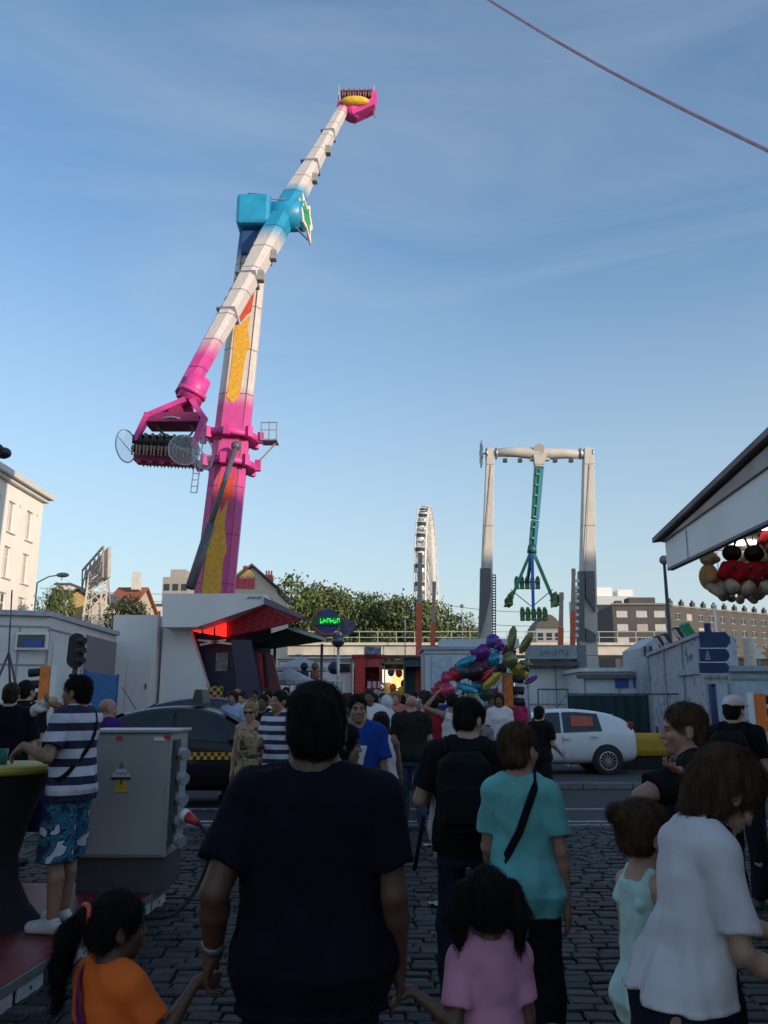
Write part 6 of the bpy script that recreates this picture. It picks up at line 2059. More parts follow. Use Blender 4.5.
def ghost_wall():
    A, B = at(648, 655, 25.0), at(703, 633, 20.0)
    t = thing('painted_booth', 'painted fairground booth side with a rising roof edge and four floodlights on top', 'booth', ((A.x + B.x) / 2, 23, 0))
    m = patches('grey_mural_paint', 2.6, [(0, (.15, .16, .21)), (.36, (.40, .39, .43)), (.45, (.42, .42, .46)), (.55, (.30, .35, .40)), (.60, (.36, .38, .43)), (.68, (.30, .13, .11)), (.72, (.34, .33, .36))], 1.2)
    mb = MB(); mb.prism([(A.x, A.y, .3), (B.x, B.y, .3), (B.x, B.y, B.z), (A.x, A.y, A.z)], (1.2, 1.0, 0)); mb.build('mural_wall', m, t)
    mb = MB()
    for f in (0, .33, .66, 1):
        p = A.lerp(B, f); mb.bar((p.x - .03, p.y - .03, .3), (p.x - .03, p.y - .03, p.z), .05)
    mb.bar((A.x - .03, A.y - .03, A.z), (B.x - .03, B.y - .03, B.z), .09); mb.build('frame', mat('frame_grey', (.34, .36, .40), .5), t)
    # pale cabin at left and white panel at right
    c0, c1 = at(640, 645, 26.2), at(660, 645, 26.2)
    mb = MB(); mb.prism([(c0.x, 26.2, .3), (c1.x, 26.2, .3), (c1.x, 26.2, c0.z + .3), (c0.x, 26.2, c0.z - .1)], (0, 2, 0)); cb = mb.build('rear_cabin', mat('pale_grey_cabin', (.40, .42, .45), .5), t)
    for px in (645.5, 651):
        w0 = at(px, 651, 26.15); mb = MB(); mb.box((w0.x, 26.17, w0.z), (.07, .05, .3)); mb.build('slit_window', DARK, cb)
    d0, d1 = at(694, 636, 21.0), at(708, 636, 21.0)
    mb = MB(); mb.box(((d0.x + d1.x) / 2 + .1, 21.4, d0.z / 2), (d1.x - d0.x, .3, d0.z)); mb.build('white_side_panel', mat('cool_white_board', (.48, .52, .56), .5), t)
    for i, (px, py) in enumerate(((659, 641), (666, 639), (678, 633), (687.5, 630))):
        Y = 24.6 - (px - 650) * .085
        p = at(px, py, Y); s_ = .030 * Y / 829 * 1000 / 30
        M = Euler((0, R(-35), R(20))).to_matrix()
        mb = MB(); sz = .19 if i < 3 else .23
        mb.box(p, (sz * .55, sz * 1.1, sz * 1.6), m=M); fl = mb.build('floodlight', BLACK if i < 3 else mat('dark_green_case', (.01, .16, .07), .4), t)
        mb = MB(); mb.box(p + M @ Vector((-sz * .30, 0, 0)), (sz * .12, sz * .9, sz * 1.5), m=M); mb.build('lens', WHITE if i < 3 else mat('green_lens', (.05, .42, .20), .3), fl)
        mb = MB(); mb.bar(p, p + Vector((.05, 0, -.45)), .05); mb.build('bracket', DARK, fl)
ghost_wall()

def sign_post():
    Y = 14.0
    p = at(709, 632, Y)
    t = thing('direction_sign', 'dark blue post carrying three blue arrow boards and a small white one', 'sign', (p.x, Y, 0))
    BS = mat('sign_back_blue', (.014, .035, .12), .5, var=.25); PB = mat('blue_post', (.01, .02, .12), .5)
    mb = MB(); mb.tube([(p.x, Y + .05, 0), (p.x, Y + .05, p.z + .15)], .055, 12); mb.build('post', PB, t)
    for (x0, x1, y0, y1) in ((699.5, 731, 632, 647.5), (699.5, 730, 648.5, 661.5), (699.5, 729.5, 662.5, 673)):
        a, b = at(x0, y0, Y - .04), at(x1, y1, Y - .04)
        zc = (a.z + b.z) / 2; h = (a.z - b.z) / 2
        mb = MB(); mb.prism([(a.x, a.y, a.z), (b.x - h * .55, a.y, a.z), (b.x, a.y, zc + h * .35), (b.x, a.y, zc - h * .35), (b.x - h * .55, a.y, b.z), (a.x, a.y, b.z)], (0, .05, 0)); bo = mb.build('arrow_board', BS, t)
        mb = MB(); mb.box(((a.x + b.x) / 2 - h * .3, a.y + .02, b.z - .012), (b.x - a.x - h * .6, .05, .014)); mb.build('pale_edge', WHITE, bo)
        if y0 == 648.5:
            c0 = at(707.5, 655, Y - .06); mb = MB(); mb.prism([c0 + Vector((-.045, 0, -.08)), c0 + Vector((.05, 0, -.08)), c0 + Vector((.03, 0, .02)), c0 + Vector((.01, 0, .09)), c0 + Vector((-.02, 0, .03))], (0, .012, 0)); mb.build('pale_emblem', mat('dull_emblem', (.20, .23, .30), .5), bo)
    a, b = at(701, 673.5, Y - .04), at(731, 684, Y - .04)
    mb = MB(); mb.box(((a.x + b.x) / 2, a.y, (a.z + b.z) / 2), (b.x - a.x, .03, a.z - b.z)); wb = mb.build('white_board', mat('dirty_white_board', (.36, .38, .40), .6), t)
    for i in range(9):
        mb = MB(); mb.box((a.x + .06 + i * .045, a.y - .018, (a.z + b.z) / 2 + .01), (.022, .006, .035 + .02 * (i % 3))); mb.build('faint_letter', mat('board_letter', (.12, .13, .14), .6), wb)
sign_post()

t, a, b = simple_stall('slatted_trailer', 'pale blue slatted trailer at the right edge', 727, 830, 672, 19, 3, mat('pale_blue_slats', (.40, .49, .55), .45), mat('bluish_roof', (.30, .36, .42), .5), open_front=False, cat='trailer', roof_over=.12)
def brown_wall():
    Y = 75
    a, b = at(726, 659, Y), at(800, 659, Y)
    mb = MB(); mb.box(((a.x + b.x) / 2, Y + 1, a.z / 2), (b.x - a.x, 1.5, a.z)); mb.box(((a.x + b.x) / 2, Y + 1, a.z + .1), (b.x - a.x + .2, 1.8, .2))
    tag(mb.build('boundary_wall', mat('ochre_brown_wall', (.32, .18, .09), .85), origin=((a.x + b.x) / 2, Y, 0)), 'ochre brown wall beyond the slatted trailer', 'wall')
    p = at(748, 638, 62); mb = MB(); mb.lathe([(0, p.z + .1), (.38, p.z), (.42, p.z - .15), (.42, 0)], (p.x, 62, 0), 20)
    tag(mb.build('advertising_column', mat('cream_column', (.55, .52, .42), .6), origin=(p.x, 62, 0)), 'cream cylindrical column behind the slatted trailer', 'column')
    a, b = at(755, 647, 72), at(790, 659, 72); t = thing('poster_board', 'pale poster board with an orange patch at the right edge', 'board', ((a.x + b.x) / 2, 72, 0))
    mb = MB(); mb.box(((a.x + b.x) / 2, 72, (a.z + b.z) / 2), (b.x - a.x, .15, a.z - b.z)); mb.build('panel', patches('poster_print', .9, [(0, (.7, .66, .58)), (.5, (.62, .28, .12)), (.62, (.7, .62, .5))]), t)
    for x in (a.x + .3, b.x - .3):
        mb = MB(); mb.bar((x, 72.1, 0), (x, 72.1, b.z), .12); mb.build('post', GREY, t)
brown_wall()

def site_fence():
    Y = 22.3
    t = thing('site_fence', 'temporary wire fence with dark green sheeting behind the white car', 'fence', (at(590, 720, Y).x, Y, 0))
    q = lambda px, py: at(px, py, Y)
    zt = q(600, 694).z
    FEN = mat('fence_tube', (.10, .11, .12), .5)
    for px0, px1 in ((538, 568), (568, 612), (612, 647), (648, 700)):
        a, b = q(px0, 694), q(px1, 694)
        mb = MB()
        zz0 = zt + (.12 if px0 < 560 else 0)
        for p in (a, b): mb.tube([(p.x, Y, .1), (p.x, Y, zz0)], .022, 8)
        mb.tube([(a.x, Y, zz0), (b.x, Y, zz0)], .022, 8); mb.tube([(a.x, Y, .25), (b.x, Y, .25)], .022, 8)
        x = a.x + .12
        while x < b.x - .05: mb.bar((x, Y, .26), (x, Y, zz0 - .02), .006); x += .15
        mb.build('fence_panel', FEN, t)
        mb = MB(); mb.box((a.x, Y, .06), (.25, .6, .12)); mb.build('foot_block', GREY, t)
    a, b = q(568, 695), q(647, 695)
    mb = MB(); n = 40; vs = []
    for i in range(n + 1):
        x = a.x + (b.x - a.x) * i / n; w_ = .03 * math.sin(i * 1.1) + .02 * math.sin(i * 2.7)
        vs += [(x, Y - .05 + w_, zt - .03), (x, Y - .06 + w_ * 1.3, .5), (x, Y - .035 + w_, zt - .03), (x, Y - .045 + w_ * 1.3, .5)]
    for i in range(n):
        k = 4 * i; mb.add([], []); mb.f += [[k, k + 4, k + 5, k + 1], [k + 2, k + 3, k + 7, k + 6]]; mb.mi += [0, 0]; mb.sm += [True, True]
    mb.v = vs
    mb.build('green_sheet', mat('dark_green_mesh_sheet', (.012, .035, .042), .8), t)
site_fence()

# ------------------------------------------------------------------ cars
def car(name, label, loc, rz, paint, L=4.0, W=1.70, Hh=1.48, kind='hatch', sign=False, check=False, glass_tint=(.02, .03, .035), rim='multi', blind=None):
    """front towards +X (local)"""
    t = thing(name, label, 'car', loc, rz)
    f = L / 4.0
    # stations: x, z_bottom, z_belt, z_roof, half width (belt), half width (roof)
    if kind == 'hatch':
        st = [(-2.00, .40, .78, .82, .70, .62), (-1.97, .30, .93, 1.02, .78, .64), (-1.87, .26, .96, 1.17, .81, .63), (-1.68, .22, .96, 1.31, .83, .61), (-1.2, .20, .94, 1.42, .85, .60), (-.5, .20, .90, 1.49, .85, .61), (.1, .20, .88, 1.47, .85, .60), (.45, .20, .87, 1.38, .85, .60), (.95, .20, .86, 1.08, .85, .63), (1.22, .21, .85, .90, .84, .66), (1.6, .22, .78, .80, .80, .66), (1.88, .25, .64, .66, .70, .58), (2.0, .34, .50, .52, .58, .5)]
    else:
        st = [(-2.00, .42, .74, .76, .66, .60), (-1.95, .30, .90, .92, .75, .66), (-1.7, .24, .97, 1.02, .80, .66), (-1.35, .21, .98, 1.22, .83, .62), (-.85, .20, .96, 1.42, .85, .60), (-.3, .20, .94, 1.48, .85, .60), (.2, .20, .92, 1.46, .85, .60), (.55, .20, .90, 1.34, .85, .60), (1.0, .20, .89, 1.04, .85, .64), (1.25, .21, .87, .92, .84, .68), (1.6, .22, .80, .82, .80, .68), (1.88, .25, .66, .68, .70, .6), (2.0, .34, .52, .54, .58, .5)]
    kz = Hh / 1.49
    mb = MB(); rings = []
    for x, zb, zl, zr, w0, w1 in st:
        x *= f; w0 *= W / 1.7; w1 *= W / 1.7; zb *= kz; zl *= kz; zr *= kz
        half = [(0, zb), (w0 * .86, zb), (w0 * .99, zb + (zl - zb) * .25), (w0, zb + (zl - zb) * .65), (w0 * .955, zl), ((w0 * .955 + w1) / 2 + .01, (zl + zr) / 2), (w1, zr - min(.05, (zr - zl) * .3)), (w1 * .8, zr), (0, zr + .012)]
        ring = [(x, -w, z) for w, z in half] + [(x, w, z) for w, z in reversed(half[1:-1])]
        rings.append(ring)
    n = len(rings[0])
    mb.smooth = True
    for r in rings: mb.v += r
    for i in range(len(rings) - 1):
        for j in range(n):
            mb.f.append([i * n + j, i * n + (j + 1) % n, (i + 1) * n + (j + 1) % n, (i + 1) * n + j]); mb.mi.append(0); mb.sm.append(True)
    mb.f.append(list(range(n))); mb.mi.append(0); mb.sm.append(True); mb.f.append(list(range((len(rings) - 1) * n, len(rings) * n))); mb.mi.append(0); mb.sm.append(True)
    bd = mb.build('body', paint, t, local=True)
    md = bd.modifiers.new('sub', 'SUBSURF'); md.levels = 2; md.render_levels = 2
    G = glass_mat('car_glass_%d' % int(glass_tint[2] * 1000), glass_tint, .05) if 'car_glass_%d' % int(glass_tint[2] * 1000) not in MATS else MATS['car_glass_%d' % int(glass_tint[2] * 1000)]
    def side_pt(xq, fr, sd, out=.006):
        s_ = np.array(st); x = xq
        zl, zr, w0, w1 = (np.interp(x, s_[:, 0], s_[:, k]) for k in (2, 3, 4, 5))
        w0 *= W / 1.7 * .955; w1 *= W / 1.7
        return Vector((x * f, sd * (w0 + (w1 - w0) * fr + out + .012 * math.sin(math.pi * fr)), (zl + (zr - zl) * fr) * kz))
    hatch = kind == 'hatch'
    side_wins = ([(-1.15, -1.08, -.22, -.22), (-.16, -.16, .44, .92)] if hatch else [(-1.28, -.75, -.20, -.20), (-.14, -.14, .50, .98)])
    for sd in (-1, 1):
        for wi, (b0, t0, t1, b1) in enumerate(side_wins):
            top, bot = .86, .08
            nn = 5; rows_ = []
            for k in range(nn + 1):
                u = k / nn
                rows_.append((side_pt(b0 + (b1 - b0) * u, bot, sd), side_pt(t0 + (t1 - t0) * u, top if not (wi == 1 and u > .99) else top, sd)))
            mb = MB()
            for k in range(nn): mb.quad(rows_[k][0], rows_[k + 1][0], rows_[k + 1][1], rows_[k][1])
            wn = mb.build('side_window', G, t, local=True)
            md = wn.modifiers.new('thick', 'SOLIDIFY'); md.thickness = .012; md.offset = 0
            if blind and sd == blind[0] and wi == blind[1]:
                c0 = [side_pt(x_, fr_, sd, .016) for x_, fr_ in ((-.95, .30), (-.42, .30), (-.42, .72), (-.95, .72))]
                mb = MB(); mb.quad(*c0); bl = mb.build('coloured_sticker', blind[2], wn, local=True); md = bl.modifiers.new('thick', 'SOLIDIFY'); md.thickness = .006  # red orange sticker on the rear side window
    def cross(x0, f0, x1, f1, inset, nm, m):
        a = [side_pt(x0, f0, -1), side_pt(x0, f0, 1)]; b = [side_pt(x1, f1, -1), side_pt(x1, f1, 1)]
        k = inset
        mb = MB(); mb.quad(a[0].lerp(a[1], k) + Vector((.0, 0, .02)), a[0].lerp(a[1], 1 - k) + Vector((0, 0, .02)), b[0].lerp(b[1], 1 - k) + Vector((0, 0, .02)), b[0].lerp(b[1], k) + Vector((0, 0, .02)))
        o = mb.build(nm, m, t, local=True); md = o.modifiers.new('thick', 'SOLIDIFY'); md.thickness = .02
    cross(.56, .98, 1.1, .96, .06, 'windscreen', G)
    if hatch: cross(-1.52, .97, -1.80, .9, .08, 'rear_window', G)
    else: cross(-1.0, .98, -1.6, .9, .06, 'rear_window', G)
    ax_x = (1.27 * f, -1.24 * f)
    r = .305 * kz
    RIMM = mat('silver_rim', (.55, .56, .58), .3, metal=.9)
    for x in ax_x:
        for sd in (-1, 1):
            yy = sd * (W / 2 - .07)
            mb = MB(); mb.cyl((x, yy - sd * .12, r + .02), (x, yy + sd * .075, r + .02), r * 1.16, n=28); mb.build('wheel_arch', BLACK, t, local=True)
            mb = MB(); mb.smooth = True
            mb.tube([(x, yy - sd * .02, r), (x, yy + sd * .02, r), (x, yy + sd * .095, r), (x, yy + sd * .10, r)], [r * .9, r, r, r * .93], 28); wh = mb.build('wheel', BLACK, t, local=True)
            mb = MB(); c0 = Vector((x, yy + sd * .104, r))
            mb.tube([c0 + Vector((r * .66 * math.cos(a), 0, r * .66 * math.sin(a))) for a in [i * .2244 for i in range(28)]], .014, 5, closed=True)
            for i in range(14 if rim == 'multi' else 5):
                a = i * 2 * math.pi / (14 if rim == 'multi' else 5); mb.bar(c0 + Vector((.03 * math.cos(a), 0, .03 * math.sin(a))), c0 + Vector((r * .65 * math.cos(a), 0, r * .65 * math.sin(a))), .022 if rim == 'multi' else .05, .014)
            mb.cyl(c0, c0 + Vector((0, sd * .015, 0)), .045); mb.build('rim', RIMM, wh, local=True)
    for sd in (-1, 1):
        mb = MB(); mb.box((-1.84 * f, sd * .70 * W / 1.7, 1.03 * kz), (.13, .07, .30), m=Euler((0, R(-22), R(-sd * 20))).to_matrix()); mb.build('tail_light', mat('tail_light_red', (.30, .02, .02), .2), t, local=True, bevel=.02)
        mb = MB(); mb.ball((1.66 * f, sd * .60 * W / 1.7, .665 * kz), (.20, .15, .075)); mb.build('headlight', mat('headlight_clear', (.6, .62, .64), .15), t, local=True)
        mb = MB(); mb.ball((.72 * f, sd * (W / 2 + .06), .98 * kz), (.08, .09, .065)); mb.build('door_mirror', paint, t, local=True)
        for hx in (-.28, -.95):
            p = side_pt(hx, -.14, sd, .03); mb = MB(); mb.box(p, (.16, .03, .03)); mb.build('door_handle', paint, t, local=True)
        for hx in (-.19, .72):
            mb = MB(); a0 = side_pt(hx, -.05, sd, .004); mb.bar((a0.x, sd * (W / 2 + .001), .32 * kz), (a0.x, a0.y + sd * .004, a0.z), .008)
            mb.build('door_gap', BLACK, t, local=True)
    mb = MB(); mb.box((-2.0 * f, 0, .45 * kz), (.05, .5, .12)); mb.build('number_plate', WHITE, t, local=True)
    mb = MB(); mb.tube([(-.2 * f if hatch else -.95 * f, 0, Hh * .95), ((-.2 if hatch else -.95) * f - .28, .02, Hh * .98 + .34)], .008, 5); mb.build('aerial', BLACK, t, local=True)
    if sign:
        mb = MB(); mb.prism([(-.02, -.32, Hh + .02), (.18, -.32, Hh + .02), (.14, -.30, Hh + .26), (.02, -.30, Hh + .26)], (0, .62, 0)); mb.build('roof_sign', mat('black_roof_sign', (.02, .02, .022), .4), t, local=True)
    if check:
        m, tt, bb = nodes_of('taxi_check_tape', .5)
        c = N(tt, 'ShaderNodeTexCoord'); ck = N(tt, 'ShaderNodeTexChecker', Scale=17.0); ck.inputs['Color1'].default_value = (.62, .36, .02, 1); ck.inputs['Color2'].default_value = (.10, .012, .012, 1)
        tt.links.new(c.outputs['Object'], ck.inputs['Vector']); tt.links.new(ck.outputs['Color'], bb.inputs['Base Color'])
        for sd in (-1, 1):
            mb = MB(); mb.box((-.2, sd * (W / 2 + .004), .74 * kz), (2.6, .01, .12)); mb.build('check_tape', m, t, local=True)
    # seat backs seen through the glass are left dark; driver side mirror etc. above
    return t
car_y = 20.3
car('parked_car', 'white hatchback parked across the road with a silver many-spoke wheel', (gx(630, car_y) - 1.88, car_y, .12), math.pi, mat('white_car_paint', (.70, .70, .70), .25, var=.05, coat=.6), L=3.78, Hh=1.45, blind=(1, 0, mat('red_orange_sticker', (.45, .07, .03), .4)))
tx_y = 15.3
car('taxi', 'black taxi with a yellow and red chequered band along its side', (gx(192, tx_y), tx_y, 0), 0, mat('black_car_paint', (.006, .006, .008), .35, var=.05, coat=.25, spec=.3), L=4.6, W=1.78, Hh=1.66, kind='saloon', sign=True, check=True, glass_tint=(.008, .014, .018), rim='five')
car('parked_car', 'dark blue car standing behind the taxi', (gx(222, 21.0), 21.0, .12), R(4), mat('dark_blue_car_paint', (.012, .02, .05), .35, coat=.3, spec=.3), L=4.2, Hh=1.72, kind='hatch', rim='five', glass_tint=(.02, .03, .035))
def yellow_barrier():
    c = Vector((gx(640, 21.4), 21.4, .12))
    t = thing('barrier', 'rounded yellow plastic barrier standing behind the white hatchback', 'barrier', c)
    S = Sculpt(); S.loft([(.30, 0, 0, .80, .32), (.42, 0, 0, .86, .36), (.74, 0, 0, .84, .34), (.84, 0, 0, .78, .28)], pw=5)
    sculpt_obj('bumper', S, .03, mat('yellow_plastic', (.62, .34, .02), .4, var=.1), t)
    mb = MB(); mb.box((0, 0, .15), (1.4, .5, .29)); mb.build('base', BLACK, t, local=True)
    for x in (-.5, .5):
        mb = MB(); mb.tube([(x, 0, .8), (x, 0, 1.0)], .03, 8); mb.build('post', DARK, t, local=True)
yellow_barrier()
# ------------------------------------------------------------------ cloth
def gp(px, py, z):
    """point of the horizontal plane z seen at a pixel"""
    p = at(px, py, 10.0); k = (z - EYE) / (p.z - EYE)
    return Vector((p.x * k, 10.0 * k, z))
NAVY_C = cloth('navy_cotton', (.0065, .0068, .013)); BLACK_C = cloth('black_cotton', (.010, .010, .011)); DK_TROUSER = cloth('dark_trousers', (.012, .012, .016))
TEAL_C = cloth('turquoise_cotton', (.16, .46, .43)); JEANS = cloth('blue_jeans', (.035, .055, .10), .3); DKJEANS = cloth('dark_jeans', (.018, .022, .040), .3)
WHITE_C = cloth('white_cotton', (.66, .61, .61), .04); MINT = cloth('mint_cotton', (.55, .74, .66)); ORANGE_C = cloth('orange_cotton', (.95, .17, .03)); PINK_C = cloth('pale_pink_cotton', (.60, .26, .37))
PURPLE_C = cloth('purple_cotton', (.05, .02, .14)); MAGENTA = cloth('magenta_cotton', (.40, .03, .11)); BLUE_C = cloth('royal_blue_jersey', (.012, .05, .26)); GREY_C = cloth('grey_cotton', (.18, .18, .19)); RED_C = cloth('red_cotton', (.34, .02, .03)); GREEN_C = cloth('olive_cotton', (.07, .08, .035)); PALEBLUE_C = cloth('pale_blue_cotton', (.30, .38, .50)); BEIGE_C = cloth('beige_cotton', (.36, .29, .20))
STRIPE = stripes('navy_white_stripes', .122, [(0, (.016, .018, .05)), (.46, (.55, .55, .62))])
STRIPE2 = stripes('navy_white_thin_stripes', .10, [(0, (.55, .55, .58)), (.52, (.02, .02, .06))])
FLORAL = patches('floral_print', 10.0, [(0, (.018, .02, .05)), (.42, (.015, .10, .17)), (.50, (.03, .18, .26)), (.545, (.018, .02, .05)), (.60, (.50, .52, .56))], .2)
CAMO = patches('gold_brown_print', 9.0, [(0, (.05, .04, .02)), (.40, (.34, .25, .10)), (.52, (.40, .32, .17)), (.58, (.10, .08, .04)), (.64, (.38, .29, .13))], 1.2)
SHOE_W = mat('white_shoe', (.55, .55, .56), .6); SHOE_K = mat('black_shoe', (.015, .015, .015), .5)
LEATHER = mat('dark_strap_fabric', (.008, .008, .010), .85, spec=.15)

def backpack(m, wd=.30, ht=.42, dp=.16, straps=True):
    def fn(c):
        s, rows = c['s'], np.array(c['rows'])
        z = 1.20 * s; back = np.interp(z, rows[:, 0], rows[:, 4]) + .02
        cy = -back - dp / 2
        S = Sculpt(); S.loft([(z - ht / 2, 0, cy, wd / 2 * .95, dp / 2), (z, 0, cy - .01, wd / 2, dp / 2 * 1.1), (z + ht / 2 - .06, 0, cy, wd / 2 * .95, dp / 2), (z + ht / 2, 0, cy + .03, wd / 2 * .6, dp / 3)], c['ML'], c['piv'], pw=3.2)
        S.loft([(z - ht * .40, 0, cy - dp * .55, wd / 2 * .75, .035), (z + .02, 0, cy - dp * .58, wd / 2 * .72, .035)], c['ML'], c['piv'], pw=3)
        S.wrinkle(.005, 30, 4)
        sculpt_obj('backpack', S, .011, m, c['root'], (0, 0, c['dz']))
        if straps:
            for sd in (-1, 1):
                pts = [c['up'](p) for p in ((sd * .11 * s, -back - .01, 1.40 * s), (sd * .115 * s, -.05 * s, 1.485 * s), (sd * .115 * s, .04 * s, 1.475 * s), (sd * .125 * s, .135 * s, 1.36 * s), (sd * .15 * s, .12 * s, 1.2 * s), (sd * .17 * s, -.02 * s, 1.08 * s))]
                mb = MB(); mb.tube(pts, .018, 8); o = mb.build('backpack_strap', m, c['root'], local=True); o.location = (0, 0, c['dz'])
    return fn

# ------------------------------------------------------------------ the family group in front
ML_, MR_ = at(207, 972, 2.80), at(400, 986, 2.82)
def watch(c):
    e, wr, hd, pn = c['joints'][-1]
    d = unit(wr - e); p = wr - d * .03
    mb = MB(); mb.tube([p - d * .014, p + d * .014], .036, 14); o = mb.build('wristwatch', STEEL, c['root'], local=True); o.location = (0, 0, c['dz'])
person('broad man in dark navy t-shirt from behind, leading two small girls by the hand', (gx(314, 2.72, 1.2), 2.72, 0), 2, H=hz(683, 2.72), w=1.17, belly=.05, hs=1.12, sk=SKIN_D, hair='short', hm=HAIR_K,
       top=('tee', NAVY_C, .024, .80), bottom=('trousers', BLACK_C, .03), shoes=SHOE_K, vox=.0075,
       arms={-1: ('to', ML_, (-.25, -1, 0), (1, .0, 0)), 1: ('to', MR_, (.25, -1, 0), (-1, .0, 0))}, curl=.9, extras=watch)
def orange_extras(c):
    strap(c, 'purple_strap', cloth('purple_strap_cloth', (.16, .02, .12)), -1, wd=.030, grow=.026)
    p = c['hp'](0, -.122, .176); mb = MB(); mb.tube([np.array(p) + c['MH'] @ V3(.026 * math.cos(a), .004 * math.sin(a * 2), .026 * math.sin(a)) for a in [i * .5236 for i in range(12)]], .009, 6, closed=True); o = mb.build('hair_tie', REDORANGE, c['root'], local=True); o.location = (0, 0, c['dz'])
person('little girl in an orange t-shirt with a long ponytail, holding the broad man\'s left hand', (gx(112, 2.72, .9), 2.72, 0), -38, H=hz(892, 2.72), sex='f', hs=.80, w=.98, sk=SKIN_D, hair='ponytail', hm=HAIR_K,
       top=('tee', ORANGE_C, .022, .80), bottom=('trousers', cloth('purple_trousers', (.07, .015, .06)), .015), shoes=SHOE_K, vox=.0065, head_yaw=-18,
       arms={1: ('to', ML_ + Vector((.015, .0, -.02)), (0, -.3, -1), (-1, 0, .2)), -1: ((-.25, .05, -1), (.05, .25, -1))}, curl=.8, extras=orange_extras)
person('little girl in pale pink t-shirt with two hair bunches, holding the broad man\'s right hand', (gx(489, 2.86, .9), 2.86, 0), 6, H=hz(869, 2.86), sex='f', hs=.85, w=.95, sk=SKIN_D, hair='bunches', hm=HAIR_K,
       top=('tee', PINK_C, .018, .80), bottom=('trousers', DKJEANS, .015), shoes=SHOE_W, vox=.0065, head_yaw=-8,
       arms={-1: ('to', MR_ + Vector((-.01, .0, -.03)), (0, -.4, -1), (1, 0, .2))}, curl=.8)
def teal_extras(c):
    strap(c, 'bag_strap', LEATHER, 1, z_hi=1.50, z_lo=.95, wd=.034, grow=.027)
    S = Sculpt(); S.ell(c['up']((-.20 * c['s'], .10, .93 * c['s'])), (.07, .10, .10), k=.01); sculpt_obj('shoulder_bag', S, .010, LEATHER, c['root'], (0, 0, c['dz']))
person('woman in a turquoise t-shirt with a dark strap across her back and short brown hair', (gx(521, 4.05, 1.2), 4.05, 0), -14, H=hz(722, 4.05), sex='f', w=.94, belly=.015, sk=SKIN_S, hair='short', hm=HAIR_M,
       top=('tee', TEAL_C, .016, .82), bottom=('leggings', BLACK_C, .010), shoes=SHOE_K, vox=.0075, head_yaw=-28,
       arms={1: ((.20, -.06, -1), (.06, .14, -1)), -1: ((-.16, .15, -1), (.1, .6, -.8))}, curl=.35, extras=teal_extras)
def camera_man(c):
    backpack(LEATHER)(c)
    mb = MB(); p = c['up']((-.24 * c['s'], -.10, 1.06 * c['s'])); mb.tube([p, p + V3(-.02, -.03, -.12), p + V3(-.05, -.04, -.28)], .012, 6); o = mb.build('hanging_strap', LEATHER, c['root'], local=True); o.location = (0, 0, c['dz'])
person('man in a black t-shirt and jeans with a black backpack, head bowed', (gx(467, 5.0, 1.2), 5.0, 0), -10, H=hz(700, 5.0) + .015, w=.98, sk=SKIN_L, hair='short', hm=HAIR_K, lean=4,
       top=('tee', BLACK_C, .020, .86), bottom=('jeans', DKJEANS, .018), shoes=SHOE_K, vox=.009, head_yaw=-30, head_pitch=16,
       arms={-1: ((-.42, .05, -1), (.15, .75, .1)), 1: ((.2, .1, -1), (-.3, .8, .2))}, extras=camera_man)
q_ = at(437, 800, 5.2)
S = Sculpt(); S.loft([(q_.z - .34, q_.x + .02, 5.22, .05, .03), (q_.z - .15, q_.x + .01, 5.2, .075, .04), (q_.z + .12, q_.x, 5.2, .05, .035)]); S.wrinkle(.02, 22, 3)
o_ = sculpt_obj('jacket', S, .012, WHITE_C, None); tag(o_, 'white garment hanging from the arm of the man with the black backpack', 'jacket')

# ------------------------------------------------------------------ people at the right
def polo_extras(c):
    rw = np.array(c['rows']); s_ = c['s']; pts = [c['up']((.075 * s_, -.03, 1.50 * s_)), c['up']((.095 * s_, .03, 1.475 * s_))]
    for x, z in ((.115, 1.41), (.105, 1.35), (.085, 1.28), (.06, 1.21), (.03, 1.15)):
        rx, ry, cy = (np.interp(z * s_, rw[:, 0], rw[:, k]) for k in (3, 4, 2))
        pts.append(c['up']((x * s_, cy + (ry + .026) * math.sqrt(max(.05, 1 - (x * s_ / (rx + .02)) ** 2)), z * s_)))
    mb = MB(); mb.tube(pts, .013, 8); o = mb.build('neck_cord', LEATHER, c['root'], local=True); o.location = (0, 0, c['dz'])
person('woman in a white polo shirt bending towards the counter, brown bobbed hair', (gx(674, 2.65, 1.0), 2.65, 0), -82, H=hz(754, 2.65) + .055, sex='f', w=.92, belly=.02, lean=14, sk=SKIN_L, hair='bob', hm=HAIR_M,
       top=('polo', WHITE_C, .016, .93), bottom=('trousers', DKJEANS, .016), shoes=SHOE_K, vox=.0075, head_pitch=24, head_yaw=4,
       arms={1: ((.22, .06, -1), (-.12, .9, -.52)), -1: ((-.1, .55, -1), (.1, 1, -.35))}, curl=.5, extras=polo_extras)
person('girl in mint vest top with hair in a bun, half hidden by the woman', (gx(648, 3.1, 1.0), 3.1, 0), -70, H=hz(800, 3.1), sex='f', hs=.95, w=.95, sk=SKIN_L, hair='bun', hm=HAIR_M,
       top=('tank', MINT, .014, .82), bottom=('shorts', DKJEANS, .016), shoes=SHOE_W, vox=.008)
person('man in a black t-shirt seen in profile, hand raised to his shoulder', (gx(690, 4.15, 1.4), 4.15, 0), 68, H=hz(703, 4.15), w=1.06, sk=SKIN_S, hair='short', hm=HAIR_M,
       top=('tee', BLACK_C, .018, .86), bottom=('jeans', DKJEANS, .018), shoes=SHOE_K, vox=.0075, head_yaw=14,
       arms={-1: ((-.15, .30, -1), (.2, .8, -.2)), 1: ((.2, .1, -1), (0, .3, -1))} if False else {-1: ('to', at(674, 768, 3.92), (-1, -.25, -.35), (0, -.2, 1)), 1: ((.2, .1, -1), (0, .3, -1))}, curl=.7)
